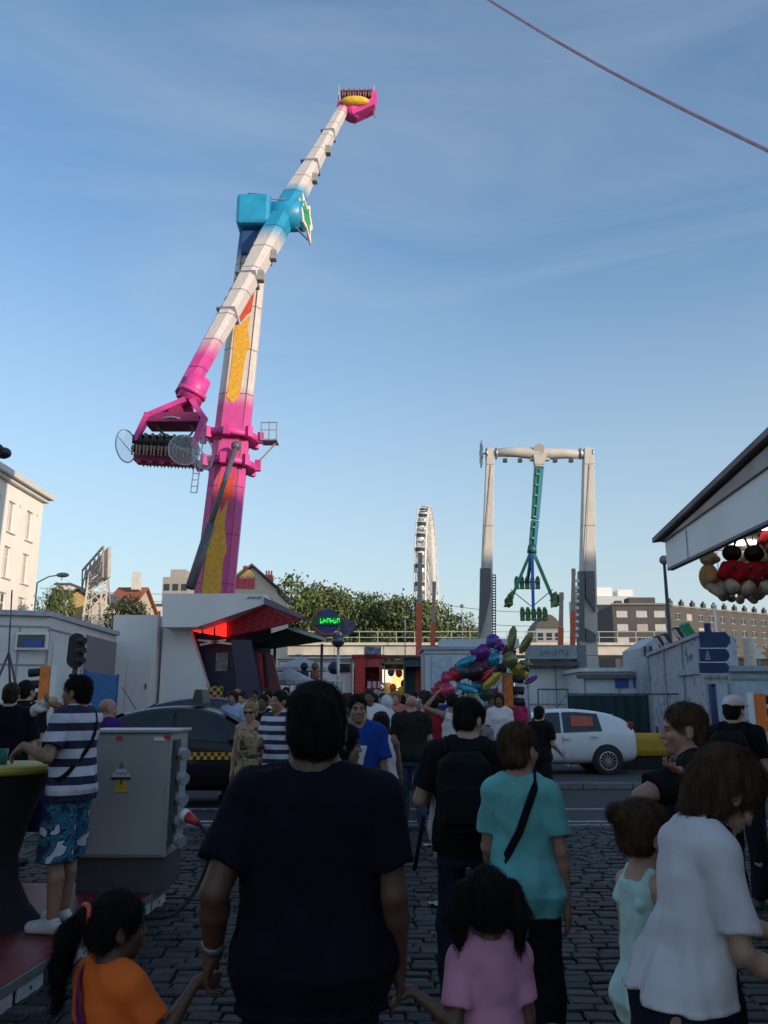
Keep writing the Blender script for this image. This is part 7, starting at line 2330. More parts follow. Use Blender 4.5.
def cap_extras(c):
    backpack(BLACK_C, .32, .46)(c)
    S = Sculpt(); S.ell(c['hp'](0, -.008, .172), (.090, .108, .085), c['MH'], k=.01); S.cut(c['hp'](0, 0, .158), -c['MH'][:, 2]); S.ell(c['hp'](0, .125, .162), (.070, .080, .012), c['MH'], k=.012)
    sculpt_obj('cap', S, .008, WHITE_C, c['root'], (0, 0, c['dz']))
person('man in a white cap and black t-shirt with a dark backpack, near the right edge', (gx(736, 7.6, 1.4), 7.6, 0), -40, H=hz(696, 7.6), w=1.0, sk=SKIN_L, hair='short', hm=HAIR_K,
       top=('tee', BLACK_C, .018, .86), bottom=('trousers', DK_TROUSER, .018), shoes=SHOE_K, vox=.011, head_yaw=-12, extras=cap_extras)

# ------------------------------------------------------------------ people at the left
PLAT_Z = .16
def eat_extras(c):
    pts = [(-.085 * c['s'], -.13 * c['s'], 1.05 * c['s'])]
    strap(c, 'cross_strap', LEATHER, 1, z_hi=1.47, z_lo=1.0, wd=.03, grow=.03)
    S = Sculpt(); 
    for sd in (-1, 1):
        a = c['hp'](sd * .05, .02, .222); 
        mb = MB(); mb.tube([c['hp'](sd * .02, .035, .246), c['hp'](sd * .055, .03, .232)], .012, 8); o = mb.build('raised_sunglasses', BLACK, c['root'], local=True); o.location = (0, 0, c['dz'])
EAT = at(49, 702, 6.12)
eater = person('man in a striped t-shirt and floral shorts eating at the tall table', (gx(72, 6.2, 1.2), 6.2, PLAT_Z), 72, H=hz(675, 6.2) - PLAT_Z, w=1.0, sk=SKIN_M, hair='crop', hm=HAIR_K,
       top=('tee', STRIPE, .020, .84), bottom=('shorts', FLORAL, .030), shoes=SHOE_W, vox=.0085, head_yaw=6,
       arms={1: ('to', EAT, (-.5, .3, -1), (0, -.3, 0.6)), -1: ('to', at(14, 752, 6.0), (-.2, -.5, -1), (0, 0, -1))},
       legs={-1: ((-.04, .02, -1), (0, -.06, -1)), 1: ((.05, .18, -1), (0, -.02, -1))}, curl=.8, extras=eat_extras)
def sandwich():
    t = thing('sandwich', 'half eaten white bread roll in paper held by the man in stripes', 'sandwich', EAT)
    S = Sculpt(); S.cap((-.07, 0, -.03), (.02, 0, .008), .034, .038); S.wrinkle(.008, 40, 2); sculpt_obj('bread_roll', S, .008, mat('bread', (.55, .42, .26), .8), t)
    S = Sculpt(); S.cap((-.10, 0, -.045), (-.02, .0, -.01), .038, .046); S.wrinkle(.016, 45, 5); S.cut((-.02, 0, 0), (1, 0, .3)); sculpt_obj('paper_wrap', S, .008, mat('white_paper', (.62, .62, .60), .8), t)
sandwich()
person('man in dark clothes standing at the far left edge, back of two', (gx(6, 8.6, 1.3), 8.6, 0), 15, H=hz(683, 8.6), sk=SKIN_L, hair='short', hm=HAIR_B, top=('tee', NAVY_C, .018), bottom=('trousers', DK_TROUSER), shoes=SHOE_K, vox=.012)
person('dark haired man in black at the far left, near the orange light', (gx(21, 9.4, 1.3), 9.4, 0), -20, H=hz(680, 9.4), sk=SKIN_L, hair='short', hm=HAIR_K, top=('tee', BLACK_C, .018), bottom=('trousers', DK_TROUSER), shoes=SHOE_K, vox=.012)
person('bald man in a purple shirt behind the grey cabinet', (gx(105, 10.0, 1.3), 10.0, 0), -35, H=hz(698, 10.0), sk=SKIN_S, hair='bald', w=1.1, top=('tee', PURPLE_C, .02), bottom=('trousers', DK_TROUSER), shoes=SHOE_K, vox=.012, head_yaw=-20)
def shades(c):
    S = Sculpt()
    for sd in (-1, 1): S.ell(c['hp'](sd * .033, .094, .118), (.028, .012, .020), c['MH'], k=.004).cap(c['hp'](sd * .06, .085, .122), c['hp'](sd * .079, .0, .12), .005, .005, k=.004)
    S.cap(c['hp'](-.012, .102, .122), c['hp'](.012, .102, .122), .005, k=.004)
    sculpt_obj('sunglasses', S, .007, mat('dark_lens', (.03, .008, .01), .15), c['root'], (0, 0, c['dz']))
    S = Sculpt(); S.loft([(1.045 * c['s'], 0, 0, .155 * c['s'], .118 * c['s']), (1.10 * c['s'], 0, 0, .150 * c['s'], .115 * c['s'])]); sculpt_obj('belt', S, .010, mat('brown_belt', (.07, .035, .02), .5), c['root'], (0, 0, c['dz']))
person('woman with hair piled up and sunglasses in a gold patterned dress, walking towards us', (gx(250, 10.6, 1.3), 10.6, 0), 172, H=hz(702, 10.6), sex='f', sk=SKIN_S, hair='tuft', hm=HAIR_L, top=('dress', CAMO, .014, .52), shoes=SHOE_K, vox=.011, extras=shades)
person('man in a navy and white striped t-shirt half hidden behind the broad man', (gx(279, 9.6, 1.3), 9.6, 0), 140, H=hz(690, 9.6), sk=SKIN_M, hair='short', hm=HAIR_K, top=('tee', STRIPE2, .018), bottom=('jeans', DKJEANS), shoes=SHOE_K, vox=.012, arms={1: ((.2, .2, -1), (-.6, .7, .1))})
person('young man in a royal blue football shirt facing us', (gx(357, 7.4, 1.4), 7.4, 0), 178, H=hz(694, 7.4), sk=SKIN_M, hair='crop', hm=HAIR_K, top=('tee', BLUE_C, .02), bottom=('jeans', DKJEANS), shoes=SHOE_K, vox=.0095, head_yaw=14,
       extras=lambda c: [sculpt_obj('white_panel', Sculpt().loft([(1.14 * c['s'], 0, .008, .105, .142), (1.30 * c['s'], 0, .008, .120, .148)], c['ML'], c['piv'], pw=3).cut((0, .1, 0), (0, -1, 0)), .01, WHITE_C, c['root'], (0, 0, c['dz']))])
person('woman with long black hair in profile close behind the broad man', (gx(341, 5.2, 1.3), 5.2, 0), -75, H=hz(724, 5.2), sex='f', sk=SKIN_M, hair='long', hm=HAIR_K, top=('tee', BLACK_C), bottom=('jeans', DKJEANS), shoes=SHOE_K, vox=.0095)
person('person with long black hair in a white vest walking away', (gx(381, 8.6, 1.2), 8.6, 0), 0, H=hz(712, 8.6), sex='f', w=1.08, sk=SKIN_D, hair='long', hm=HAIR_K, top=('tank', WHITE_C, .02), bottom=('jeans', DKJEANS), shoes=SHOE_K, vox=.012)
person('bald man in a dark shirt and blue jeans walking away down the middle', (gx(412, 12.0, 1.2), 12.0, 0), -4, H=hz(695, 12.0), w=1.12, sk=SKIN_S, hair='bald', top=('tee', cloth('dark_olive_cotton', (.018, .019, .017)), .02), bottom=('jeans', JEANS), shoes=SHOE_K, vox=.012)
person('man in a black t-shirt standing in front of the white hatchback', (gx(540, 13.4, 1.2), 13.4, 0), -35, H=hz(706, 13.4), sk=SKIN_L, hair='short', hm=HAIR_K, top=('tee', BLACK_C, .018), bottom=('shorts', DK_TROUSER), shoes=SHOE_K, vox=.012, arms={1: ((.15, .1, -1), (.1, .8, -.5))})
person('woman with curly black hair in a white vest lifting a hand to her hair', (gx(453, 13.5, 1.2), 13.5, 0), 5, H=hz(694, 13.5), sex='f', sk=SKIN_M, hair='curly', hm=HAIR_K, top=('tank', WHITE_C), bottom=('jeans', DKJEANS), shoes=SHOE_K, vox=.013, arms={-1: ((-.8, .1, .3), (.7, .1, .8)), 1: ((.3, .1, -1), (.1, .5, -.6))})
def small_cap(c):
    S = Sculpt(); S.ell(c['hp'](0, -.008, .172), (.090, .108, .085), c['MH']); S.cut(c['hp'](0, 0, .155), -c['MH'][:, 2]); sculpt_obj('cap', S, .012, WHITE_C, c['root'], (0, 0, c['dz']))
person('child in a white cap below the foil balloons', (gx(478, 12.5, 1.2), 12.5, 0), 0, H=hz(710, 12.5), sk=SKIN_L, hair='short', hm=HAIR_B, top=('tee', GREY_C), bottom=('jeans', DKJEANS), shoes=SHOE_K, vox=.013, extras=small_cap)
def scarf(c):
    S = Sculpt(); S.ell(c['hp'](0, -.015, .14), (.10, .12, .13), c['MH'], k=.04); S.loft([(1.18 * c['s'], 0, -.03, .20, .15), (1.36 * c['s'], 0, -.03, .20, .14), (1.50 * c['s'], 0, -.02, .09, .09)], k=.05); sculpt_obj('headscarf', S, .015, cloth('white_scarf', (.52, .55, .58)), c['root'], (0, 0, c['dz']))
person('person in a white headscarf and red top in the crowd', (gx(387, 14.5, 1.2), 14.5, 0), 10, H=hz(696, 14.5), sex='f', sk=SKIN_M, hair=None, top=('tee', RED_C, .02), bottom=('jeans', DKJEANS), shoes=SHOE_K, vox=.014, extras=scarf)

# ------------------------------------------------------------------ the crowd further down the alley (each at low detail)
crowd = [
    (363, 692, 17.5, 'm', MAGENTA, 'short', HAIR_K, 0, 'man in a magenta t-shirt left of the white headscarf'),
    (236, 684, 21, 'f', cloth('coral_cotton', (.48, .17, .13)), 'bob', HAIR_L, 170, 'woman in a coral top by the dark blue car'),
    (254, 684, 22.5, 'm', PALEBLUE_C, 'short', HAIR_K, 175, 'bearded man in a pale blue shirt left of the striped man'),
    (266, 688, 19.5, 'm', WHITE_C, 'short', HAIR_B, 150, 'man in a white t-shirt just behind the gold dress woman'),
    (228, 690, 26, 'm', GREY_C, 'short', HAIR_B, -160, 'man in grey at the corner of the booth stage'),
    (285, 684, 18, 'm', BLACK_C, 'short', HAIR_K, 180, 'man in black walking towards us left of the broad man\'s head'),
    (244, 690, 29, 'f', PINK_C, 'long', HAIR_B, 160, 'girl in pink below the navy pillar of the booth'),
    (297, 690, 27, 'm', NAVY_C, 'short', HAIR_B, 10, 'man in navy under the small grey parasol'),
    (277, 692, 31, 'f', RED_C, 'long', HAIR_K, 20, 'woman in red beside the green canopy post'),
    (372, 690, 24, 'm', BLACK_C, 'short', HAIR_K, 0, 'man in black in front of the red kiosk'),
    (379, 692, 30, 'f', PALEBLUE_C, 'long', HAIR_B, 5, 'woman in pale blue right of the red kiosk'),
    (394, 690, 20, 'm', BLACK_C, 'short', HAIR_K, -8, 'man in black between the headscarf and the bald man'),
    (399, 692, 27, 'm', GREY_C, 'bald', HAIR_B, 0, 'bald man in grey in front of the lit yellow stall'),
    (404, 694, 36, 'f', WHITE_C, 'long', HAIR_B, 180, 'woman in white right in front of the lit yellow stall'),
    (391, 694, 40, 'm', NAVY_C, 'short', HAIR_B, 0, 'man in navy deep in the alley left of the lit stall'),
    (424, 690, 19, 'm', GREY_C, 'short', HAIR_K, -10, 'man in grey right behind the bald man in the middle'),
    (431, 692, 23, 'm', GREEN_C, 'short', HAIR_B, 8, 'man in olive left of the pink balloons'),
    (418, 694, 30, 'f', BLACK_C, 'long', HAIR_K, 170, 'woman in black by the dark stall'),
    (438, 694, 17, 'f', BLACK_C, 'long', HAIR_K, 0, 'woman in black below the pink balloons'),
    (446, 692, 27, 'm', WHITE_C, 'short', HAIR_B, 0, 'man in white behind the woman with curly hair'),
    (466, 690, 19, 'm', NAVY_C, 'short', HAIR_K, 180, 'balloon seller in navy under the foil balloons'),
    (492, 694, 21, 'f', GREY_C, 'bob', HAIR_B, -170, 'woman in grey below the orange backed traffic light'),
    (307, 692, 35, 'f', BEIGE_C, 'long', HAIR_L, 0, 'woman in beige far down the alley under the parasols'),
    (340, 693, 33, 'm', RED_C, 'short', HAIR_K, 0, 'man in red in front of the display rack'),
    (350, 693, 44, 'm', GREY_C, 'short', HAIR_B, 180, 'man in grey far down the alley by the kiosk'),
    (411, 695, 46, 'm', BLACK_C, 'short', HAIR_K, 0, 'man in black far away beside the lit stall'),
    (384, 696, 52, 'f', PINK_C, 'long', HAIR_B, 180, 'woman in pink at the far end of the alley'),
    (426, 696, 39, 'f', WHITE_C, 'bob', HAIR_B, 0, 'woman in white far away left of the blue trailer'),
    (522, 700, 18.5, 'm', GREY_C, 'short', HAIR_K, 30, 'man in grey between the white stall and the hatchback'),
]
extra = [
    (232, 15.5, 'f', 'pale blue', PALEBLUE_C, 'bob', HAIR_B, 165, 'between the taxi and the gold dress woman'),
    (262, 13.2, 'm', 'navy', NAVY_C, 'short', HAIR_K, 170, 'close behind the gold dress woman'),
    (268, 15.0, 'f', 'white', WHITE_C, 'long', HAIR_K, 160, 'between the gold dress woman and the striped man'),
    (291, 14.2, 'm', 'olive', GREEN_C, 'short', HAIR_B, 10, 'at the broad man\'s left ear'),
    (242, 24.0, 'm', 'red', RED_C, 'short', HAIR_K, 170, 'in front of the maroon booth panel'),
    (259, 27.0, 'f', 'beige', BEIGE_C, 'long', HAIR_L, 0, 'below the maroon booth panel'),
    (274, 25.0, 'm', 'black', BLACK_C, 'short', HAIR_K, 180, 'under the edge of the green canopy'),
    (300, 22.0, 'f', 'coral', cloth('coral_cotton', (.48, .17, .13)), 'long', HAIR_B, 180, 'left of the display rack'),
    (345, 20.0, 'm', 'grey', GREY_C, 'short', HAIR_B, 0, 'above the football shirt man\'s shoulder'),
    (369, 13.0, 'm', 'white', WHITE_C, 'short', HAIR_B, 175, 'between football shirt and headscarf'),
    (374, 16.5, 'f', 'purple', PURPLE_C, 'long', HAIR_K, 0, 'behind the white headscarf'),
    (396, 15.5, 'f', 'coral', cloth('coral_cotton', (.48, .17, .13)), 'bob', HAIR_L, 170, 'right behind the headscarf'),
    (402, 17.5, 'm', 'navy', NAVY_C, 'short', HAIR_K, 0, 'at the bald man\'s left shoulder'),
    (427, 15.0, 'f', 'pink', PINK_C, 'long', HAIR_B, 5, 'at the bald man\'s right shoulder'),
    (434, 13.6, 'm', 'red', RED_C, 'short', HAIR_K, -5, 'beside the woman lifting her hand'),
    (442, 16.0, 'm', 'blue', BLUE_C, 'short', HAIR_B, 0, 'under the pink balloon cluster'),
    (463, 15.6, 'f', 'black', BLACK_C, 'bob', HAIR_K, 180, 'beside the balloon seller'),
    (500, 15.0, 'f', 'white', WHITE_C, 'long', HAIR_B, 170, 'right of the orange backed traffic light'),
    (514, 16.2, 'm', 'magenta', MAGENTA, 'short', HAIR_K, -160, 'left of the man at the hatchback'),
    (388, 22.0, 'm', 'green', cloth('green_cotton', (.03, .13, .06)), 'short', HAIR_B, 0, 'before the lit stall, left side'),
    (415, 24.0, 'm', 'white', WHITE_C, 'short', HAIR_K, 0, 'behind the bald man\'s head'),
    (422, 33.0, 'f', 'red', RED_C, 'long', HAIR_K, 0, 'by the dark stall counter'),
    (240, 17.5, 'm', 'white', WHITE_C, 'short', HAIR_K, 175, 'left of the gold dress woman'),
    (284, 12.0, 'f', 'red', RED_C, 'long', HAIR_K, 170, 'just right of the striped man'),
    (272, 20.5, 'm', 'blue', BLUE_C, 'short', HAIR_B, 0, 'behind the striped man'),
    (248, 34.0, 'm', 'black', BLACK_C, 'short', HAIR_K, 0, 'on the booth steps'),
    (348, 12.0, 'm', 'beige', BEIGE_C, 'short', HAIR_B, 0, 'behind the football shirt man'),
    (376, 21.0, 'm', 'grey', GREY_C, 'short', HAIR_G, 0, 'under the red kiosk roof'),
    (407, 21.0, 'f', 'purple', PURPLE_C, 'bob', HAIR_L, 0, 'seen over the bald man'),
    (383, 28.0, 'm', 'orange', ORANGE_C, 'short', HAIR_K, 180, 'right before the red kiosk'),
    (437, 20.0, 'm', 'white', WHITE_C, 'short', HAIR_G, 180, 'before the bluish trailer'),
    (396, 48.0, 'm', 'navy', NAVY_C, 'short', HAIR_K, 180, 'far off under the lit panels'),
]
for k, (px, Y, sx, cw, m, hr, hm, fd, where) in enumerate(extra):
    crowd.append((px, 689 + (k * 5) % 9, Y, sx, m, hr, hm, fd, '%s in %s, %s' % ('man' if sx == 'm' else 'woman', cw, where)))
for i, (px, py, Y, sx, m, hr, hm, fd, lab) in enumerate(crowd):
    z0 = .12
    person(' '.join(lab.split()[:16]), (gx(px, Y, 1.2), Y, z0 if Y > 17.6 else 0), fd, H=min(1.9, max(1.5, hz(py, Y) - (z0 if Y > 17.6 else 0))), sex=sx, w=1.0 + .12 * ((i * 7) % 3 - 1) * .6, sk=(SKIN_L, SKIN_M, SKIN_D, SKIN_S)[(i * 5) % 4], hair=hr, hm=hm,
           top=('tee' if i % 3 else 'tank' if sx == 'f' else 'tee', m, .018), bottom=(('jeans', DKJEANS) if i % 2 else ('shorts', DK_TROUSER, .02)), shoes=SHOE_K, vox=.018, group='crowd in the alley', curl=.3)
# ------------------------------------------------------------------ red edged platform, tall table, cabinet
def platform():
    A, B = gp(166, 884, PLAT_Z), gp(-40, 1012, PLAT_Z)
    t = thing('platform', 'low platform with a red top and white side panels at the left', 'platform', (A.x - 2, (A.y + B.y) / 2, 0))
    D = Vector((A.x - 5.0, A.y + .05, PLAT_Z)); E = Vector((B.x - 4.0, B.y, PLAT_Z))
    mb = MB(); mb.prism([A, B, E, D], (0, 0, -.035)); mb.build('deck', mat('worn_red_deck', (.16, .012, .016), .45, var=.5, scale=3), t)
    mb = MB(); k = (B - A).normalized(); 
    n = Vector((k.y, -k.x, 0)); n = n if n.x > 0 else -n
    mb.bar(A + n * .012 + Vector((0, 0, -.03)), B + n * .012 + Vector((0, 0, -.03)), .02, .055); mb.build('edge_trim', mat('dull_alu_edge', (.22, .21, .21), .45, metal=.4), t)
    mb = MB(); mb.bar(A + Vector((0, .012, -.03)), D + Vector((0, .012, -.03)), .05, .055); mb.build('rear_trim', RED, t)
    L = (B - A).length
    for i in range(11):
        p, q = A + k * (.04 + i * .36), A + k * (.04 + i * .36 + .31)
        if (q - A).length > L: break
        mb = MB(); mb.prism([p + n * .004 + Vector((0, 0, -.04)), q + n * .004 + Vector((0, 0, -.04)), q + n * .004 + Vector((0, 0, -.155)), p + n * .004 + Vector((0, 0, -.155))], n * .012); pn = mb.build('side_panel', mat('dull_white_panel', (.46, .44, .45), .6), t)
        mb = MB(); mb.cyl((p + q) / 2 + n * .016 + Vector((0, 0, -.1)), (p + q) / 2 + n * .02 + Vector((0, 0, -.1)), .012, n=10); mb.build('bolt', DARK, pn)
    mb = MB(); mb.prism([A - n * .03 + Vector((0, 0, -.036)), B - n * .03 + Vector((0, 0, -.036)), E + Vector((0, 0, -.036)), D + Vector((0, 0, -.036))], (0, 0, -.12)); mb.build('frame', DARK, t)
platform()
def tall_table():
    c = Vector((gx(-3, 6.35, 1.2), 6.35, PLAT_Z)); zt = hz(764, 6.35) - PLAT_Z
    t = thing('tall_table', 'tall round party table with a yellow top over a black stretch cover', 'table', c)
    mb = MB(); mb.smooth = True; mb.lathe([(0, zt), (.39, zt), (.415, zt - .01), (.42, zt - .035), (.40, zt - .06), (.0, zt - .06)], n=40); mb.build('table_top', mat('yellow_cover', (.40, .34, .04), .6), t, local=True)
    mb = MB(); mb.smooth = True; mb.lathe([(.395, zt - .062), (.33, zt - .2), (.25, zt - .42), (.20, .45), (.22, .28), (.30, .12), (.40, .0)], n=40); mb.build('stretch_cover', mat('black_stretch_cloth', (.008, .008, .010), .85), t, local=True)
    b0, b1 = at(21, 765, 6.75), at(44, 832, 6.75)
    S = Sculpt(); S.loft([(b1.z, (b0.x + b1.x) / 2 + .02, 6.75, .10, .05), ((b0.z + b1.z) / 2, (b0.x + b1.x) / 2, 6.75, .12, .07), (b0.z, (b0.x + b1.x) / 2, 6.75, .10, .04)], pw=3); S.wrinkle(.012, 24, 6)
    tag(sculpt_obj('bag', S, .012, mat('deep_blue_bag', (.012, .016, .14), .6), None), 'deep blue bag hanging behind the tall table', 'bag')
    g = at(4, 748, 6.3); mb = MB(); mb.smooth = True; mb.lathe([(0, 0), (.03, 0), (.034, .11), (.03, .112), (.0, .02)], (g.x, 6.3, PLAT_Z + zt + .001), 16); tag(mb.build('cup', mat('teal_cup', (.01, .16, .15), .4), origin=(g.x, 6.3, PLAT_Z + zt)), 'small teal cup on the yellow table top', 'cup')
tall_table()
def cabinet():
    Y = 7.3
    x0, x1 = gx(79, Y, .9), gx(168, Y, .9)
    zt, zb = hz(733, Y), hz(858, Y)
    t = thing('power_cabinet', 'grey electricity cabinet with warning signs and sockets along its right side', 'cabinet', ((x0 + x1) / 2, Y, PLAT_Z))
    cx = (x0 + x1) / 2; dp = .62
    CAB = mat('cabinet_grey', (.31, .31, .30), .5, var=.10, scale=2)
    mb = MB(); mb.box((cx, Y + dp / 2, (zt + zb) / 2), (x1 - x0, dp, zt - zb)); mb.build('housing', CAB, t, bevel=.012)
    mb = MB(); mb.box((cx, Y + dp / 2, zt + .014), (x1 - x0 + .05, dp + .05, .026)); mb.build('lid', mat('cabinet_lid', (.36, .36, .37), .45), t, bevel=.006)
    mb = MB(); mb.box((cx, Y - .008, (zt + zb) / 2), (x1 - x0 - .05, .014, zt - zb - .05)); dr = mb.build('door', CAB, t, bevel=.004)
    mb = MB(); mb.box((cx, Y + dp / 2 + .02, (zb + PLAT_Z) / 2), (x1 - x0 - .02, dp - .06, zb - PLAT_Z - .004)); mb.build('plinth', mat('plinth_dark_grey', (.06, .06, .062), .6), t)
    for px, py in ((119.5, 738), (173, 737)):
        p = at(px, py, Y - .02); mb = MB(); mb.box((min(p.x, x1 - .03), Y - .022, p.z), (.05, .012, .028)); mb.build('red_label', RED, t)
    p = at(160, 739, Y - .02); mb = MB(); mb.box((p.x, Y - .019, p.z), (.10, .008, .03)); mb.build('white_label', WHITE, t)
    # warning signs
    def tri(c, w_, h_, m, nm, par, y=-.018, k=1):
        mb = MB(); mb.prism([c + Vector((-w_ / 2, y, -h_ / 2)), c + Vector((w_ / 2, y, -h_ / 2)), c + Vector((0, y, h_ / 2))], (0, .006, 0)); return mb.build(nm, m, par)
    YW = mat('sign_yellow', (.62, .36, .02), .5); GRN = mat('sign_dull_green', (.12, .14, .05), .5); WS = mat('sign_white', (.55, .56, .6), .5)
    c = at(122, 767, Y); tri(Vector((c.x, Y, c.z)), .07, .09, GRN, 'small_triangle_sign', t)
    c = at(122, 773, Y); mb = MB(); mb.prism([Vector((c.x - .085, Y - .022, c.z - .03)), Vector((c.x + .085, Y - .022, c.z - .03)), Vector((c.x + .035, Y - .022, c.z + .035)), Vector((c.x - .04, Y - .022, c.z + .035))], (0, .004, 0)); ws = mb.build('white_sign', WS, t)
    mb = MB(); mb.box((c.x, Y - .0235, c.z - .042), (.16, .004, .016)); mb.build('black_bar', BLACK, ws)
    rg = random.Random(5)
    for i in range(7):
        mb = MB(); mb.box((c.x - .045 + i * .015, Y - .024, c.z + .005 - .012 * (i % 2)), (.009, .003, .016)); mb.build('faint_letter', mat('sign_ink', (.12, .12, .16), .6), ws)
    c = at(122, 781.5, Y); c = Vector((c.x, Y, c.z)); yt = tri(c, .11, .095, YW, 'warning_triangle', t)
    mb = MB()
    z = c.z - .012
    mb.prism([Vector((c.x - .004, Y - .0195, z + .028)), Vector((c.x + .010, Y - .0195, z + .028)), Vector((c.x + .001, Y - .0195, z + .004)), Vector((c.x + .010, Y - .0195, z + .004)), Vector((c.x - .006, Y - .0195, z - .026)), Vector((c.x - .002, Y - .0195, z - .004)), Vector((c.x - .012, Y - .0195, z - .004))], (0, .002, 0)); mb.build('lightning_flash', BLACK, yt)
    c = at(122, 790, Y); mb = MB(); mb.box((c.x, Y - .017, c.z), (.11, .006, .03)); mb.build('yellow_sign_plate', YW, t)
    # sockets on the right side
    SOC = mat('socket_grey', (.35, .36, .38), .5)
    ys = [752, 776, 797, 838]
    mb = MB(); mb.box((x1 + .018, Y + .14, (zt + zb) / 2 + .02), (.03, .16, zt - zb - .16)); mb.build('socket_rail', DARK, t)
    for py in ys + [820]:
        z = hz(py, Y + .14)
        mb = MB(); mb.cyl((x1 + .035, Y + .14, z), (x1 + .10, Y + .10, z - .02), .042, .048, 14); so = mb.build('socket', SOC, t)
        mb = MB(); mb.cyl((x1 + .098, Y + .10, z - .019), (x1 + .118, Y + .088, z - .025), .052, .050, 14); mb.build('socket_lid', SOC, so)
    # red plug and cables
    z = hz(818, Y)
    p0 = Vector((x1 + .12, Y + .05, z + .02))
    pl = thing('plug', 'red and white power plug in the cabinet\'s side socket', 'plug', p0)
    mb = MB(); mb.cyl(p0, p0 + Vector((.045, -.02, -.015)), .055, .052, 16); mb.build('collar', WHITE, pl)
    mb = MB(); mb.cyl(p0 + Vector((.045, -.02, -.015)), p0 + Vector((.14, -.06, -.06)), .046, .026, 16); mb.build('body', RED, pl)
    c0 = p0 + Vector((.14, -.06, -.06))
    pts = [c0, c0 + Vector((.08, -.02, -.08)), c0 + Vector((.10, 0, -.28)), c0 + Vector((.02, .0, -.50)), Vector((c0.x - .10, Y - .1, .06)), Vector((c0.x - .22, Y - .25, .045)), Vector((c0.x - .5, Y - .2, .045))]
    sm = []
    for i in range(len(pts) - 1):
        a, b, c, d = pts[max(i - 1, 0)], pts[i], pts[i + 1], pts[min(i + 2, len(pts) - 1)]
        for k in range(6):
            u = k / 6; sm.append(0.5 * ((2 * b) + (c - a) * u + (2 * a - 5 * b + 4 * c - d) * u * u + (3 * b - a - 3 * c + d) * u ** 3))
    mb = MB(); mb.tube(sm, .016, 8); tag(mb.build('power_cable', BLACK, origin=c0), 'black cable looping from the red plug down to the cobbles', 'cable')
    for k, (ox, m, lab) in enumerate(((0, mat('pale_cable', (.30, .27, .16), .6), 'pale cable lying on the ground behind the tall table'), (.25, BLACK, 'black cable curling on the ground beside the pale one'))):
        mb = MB(); a = gp(20, 842 + 6 * k, .03); pts = [a + Vector((ox + .12 * i, .25 * math.sin(i * 1.3 + k), .01 + .12 * abs(math.sin(i * .9 + k)))) for i in range(9)]
        mb.tube(pts, .014, 8); tag(mb.build('power_cable', m, origin=a), lab, 'cable')
cabinet()

# ------------------------------------------------------------------ prize stall at the right: awning, lamps, soft toys, counter
def prize_stall():
    t = thing('prize_stall', 'prize stall awning with a white fascia and lit tubes at the right', 'stall', (4.2, 4.0, 0))
    Y1 = 8.2
    mb = MB(); mb.prism([(2.83, 8.2, 2.998), (2.83, 8.2, 3.262), (2.83, -4.0, 3.80), (2.83, -4.0, 2.998)], (.05, 0, 0)); mb.build('fascia', mat('white_fascia', (.80, .78, .76), .5, var=.06, scale=1.2), t)
    mb = MB(); mb.box((2.86, 2.1, 2.985), (.06, 12.2, .025)); mb.build('fascia_edge', mat('fascia_dark_edge', (.10, .11, .13), .5), t)
    for y in (7.6, 5.7, 3.8, 1.9):
        mb = MB(); mb.box((2.823, y, 3.13), (.004, .012, .268)); mb.build('fascia_joint', mat('joint_grey', (.30, .32, .35), .5), t)
    mb = MB(); a = [(2.74, Y1 + .12, 3.27), (2.80, 1.6, 3.92), (5.2, 1.6, 4.3), (5.2, Y1 + .12, 3.65)]
    a = [(2.74, Y1 + .12, 3.275), (2.74, -4.0, 4.55), (5.4, -4.0, 4.9), (5.4, Y1 + .12, 3.62)]
    mb.prism(a, (0, 0, .05)); mb.build('roof', mat('brown_roof_sheet', (.20, .15, .15), .7, var=.3, scale=3), t)
    mb = MB(); mb.prism([(2.80, Y1 + .02, 3.262), (2.80, -4.0, 4.5), (2.80, -4.0, 3.82)], (.04, 0, 0)); mb.build('gable_board', mat('dusty_board', (.44, .37, .34), .7, var=.3, scale=2), t)
    mb = MB(); mb.box((4.1, 2.1, 3.24), (2.4, 12.1, .03)); mb.build('ceiling', mat('cream_ceiling', (.50, .45, .38), .6), t)
    mb = MB(); mb.box((4.1, Y1 - .04, 3.20), (2.4, .05, .06)); mb.build('end_board', WHITE, t)
    mb = MB(); mb.box((4.65, 1.7, 1.6), (.12, 10.5, 3.2)); mb.box((4.2, 7.2, .5), (.8, .1, 1.0)); mb.build('back_wall', mat('stall_back', (.20, .14, .12), .7), t)
    TUBE = mat('lit_tube', (.9, .9, .88), .4, emit=2.2, ecol=(1.0, .95, .88))
    for y, x in ((7.95, 3.30), (7.2, 3.34), (6.4, 3.4), (4.6, 3.4)):
        mb = MB(); mb.box((x, y, 3.205), (.62, .11, .035)); mb.build('tube_light', TUBE, t)
    mb = MB(); mb.tube([(4.55, 7.3, 0), (4.55, 7.3, 3.2)], .05, 10); mb.build('post', STEEL, t)
prize_stall()

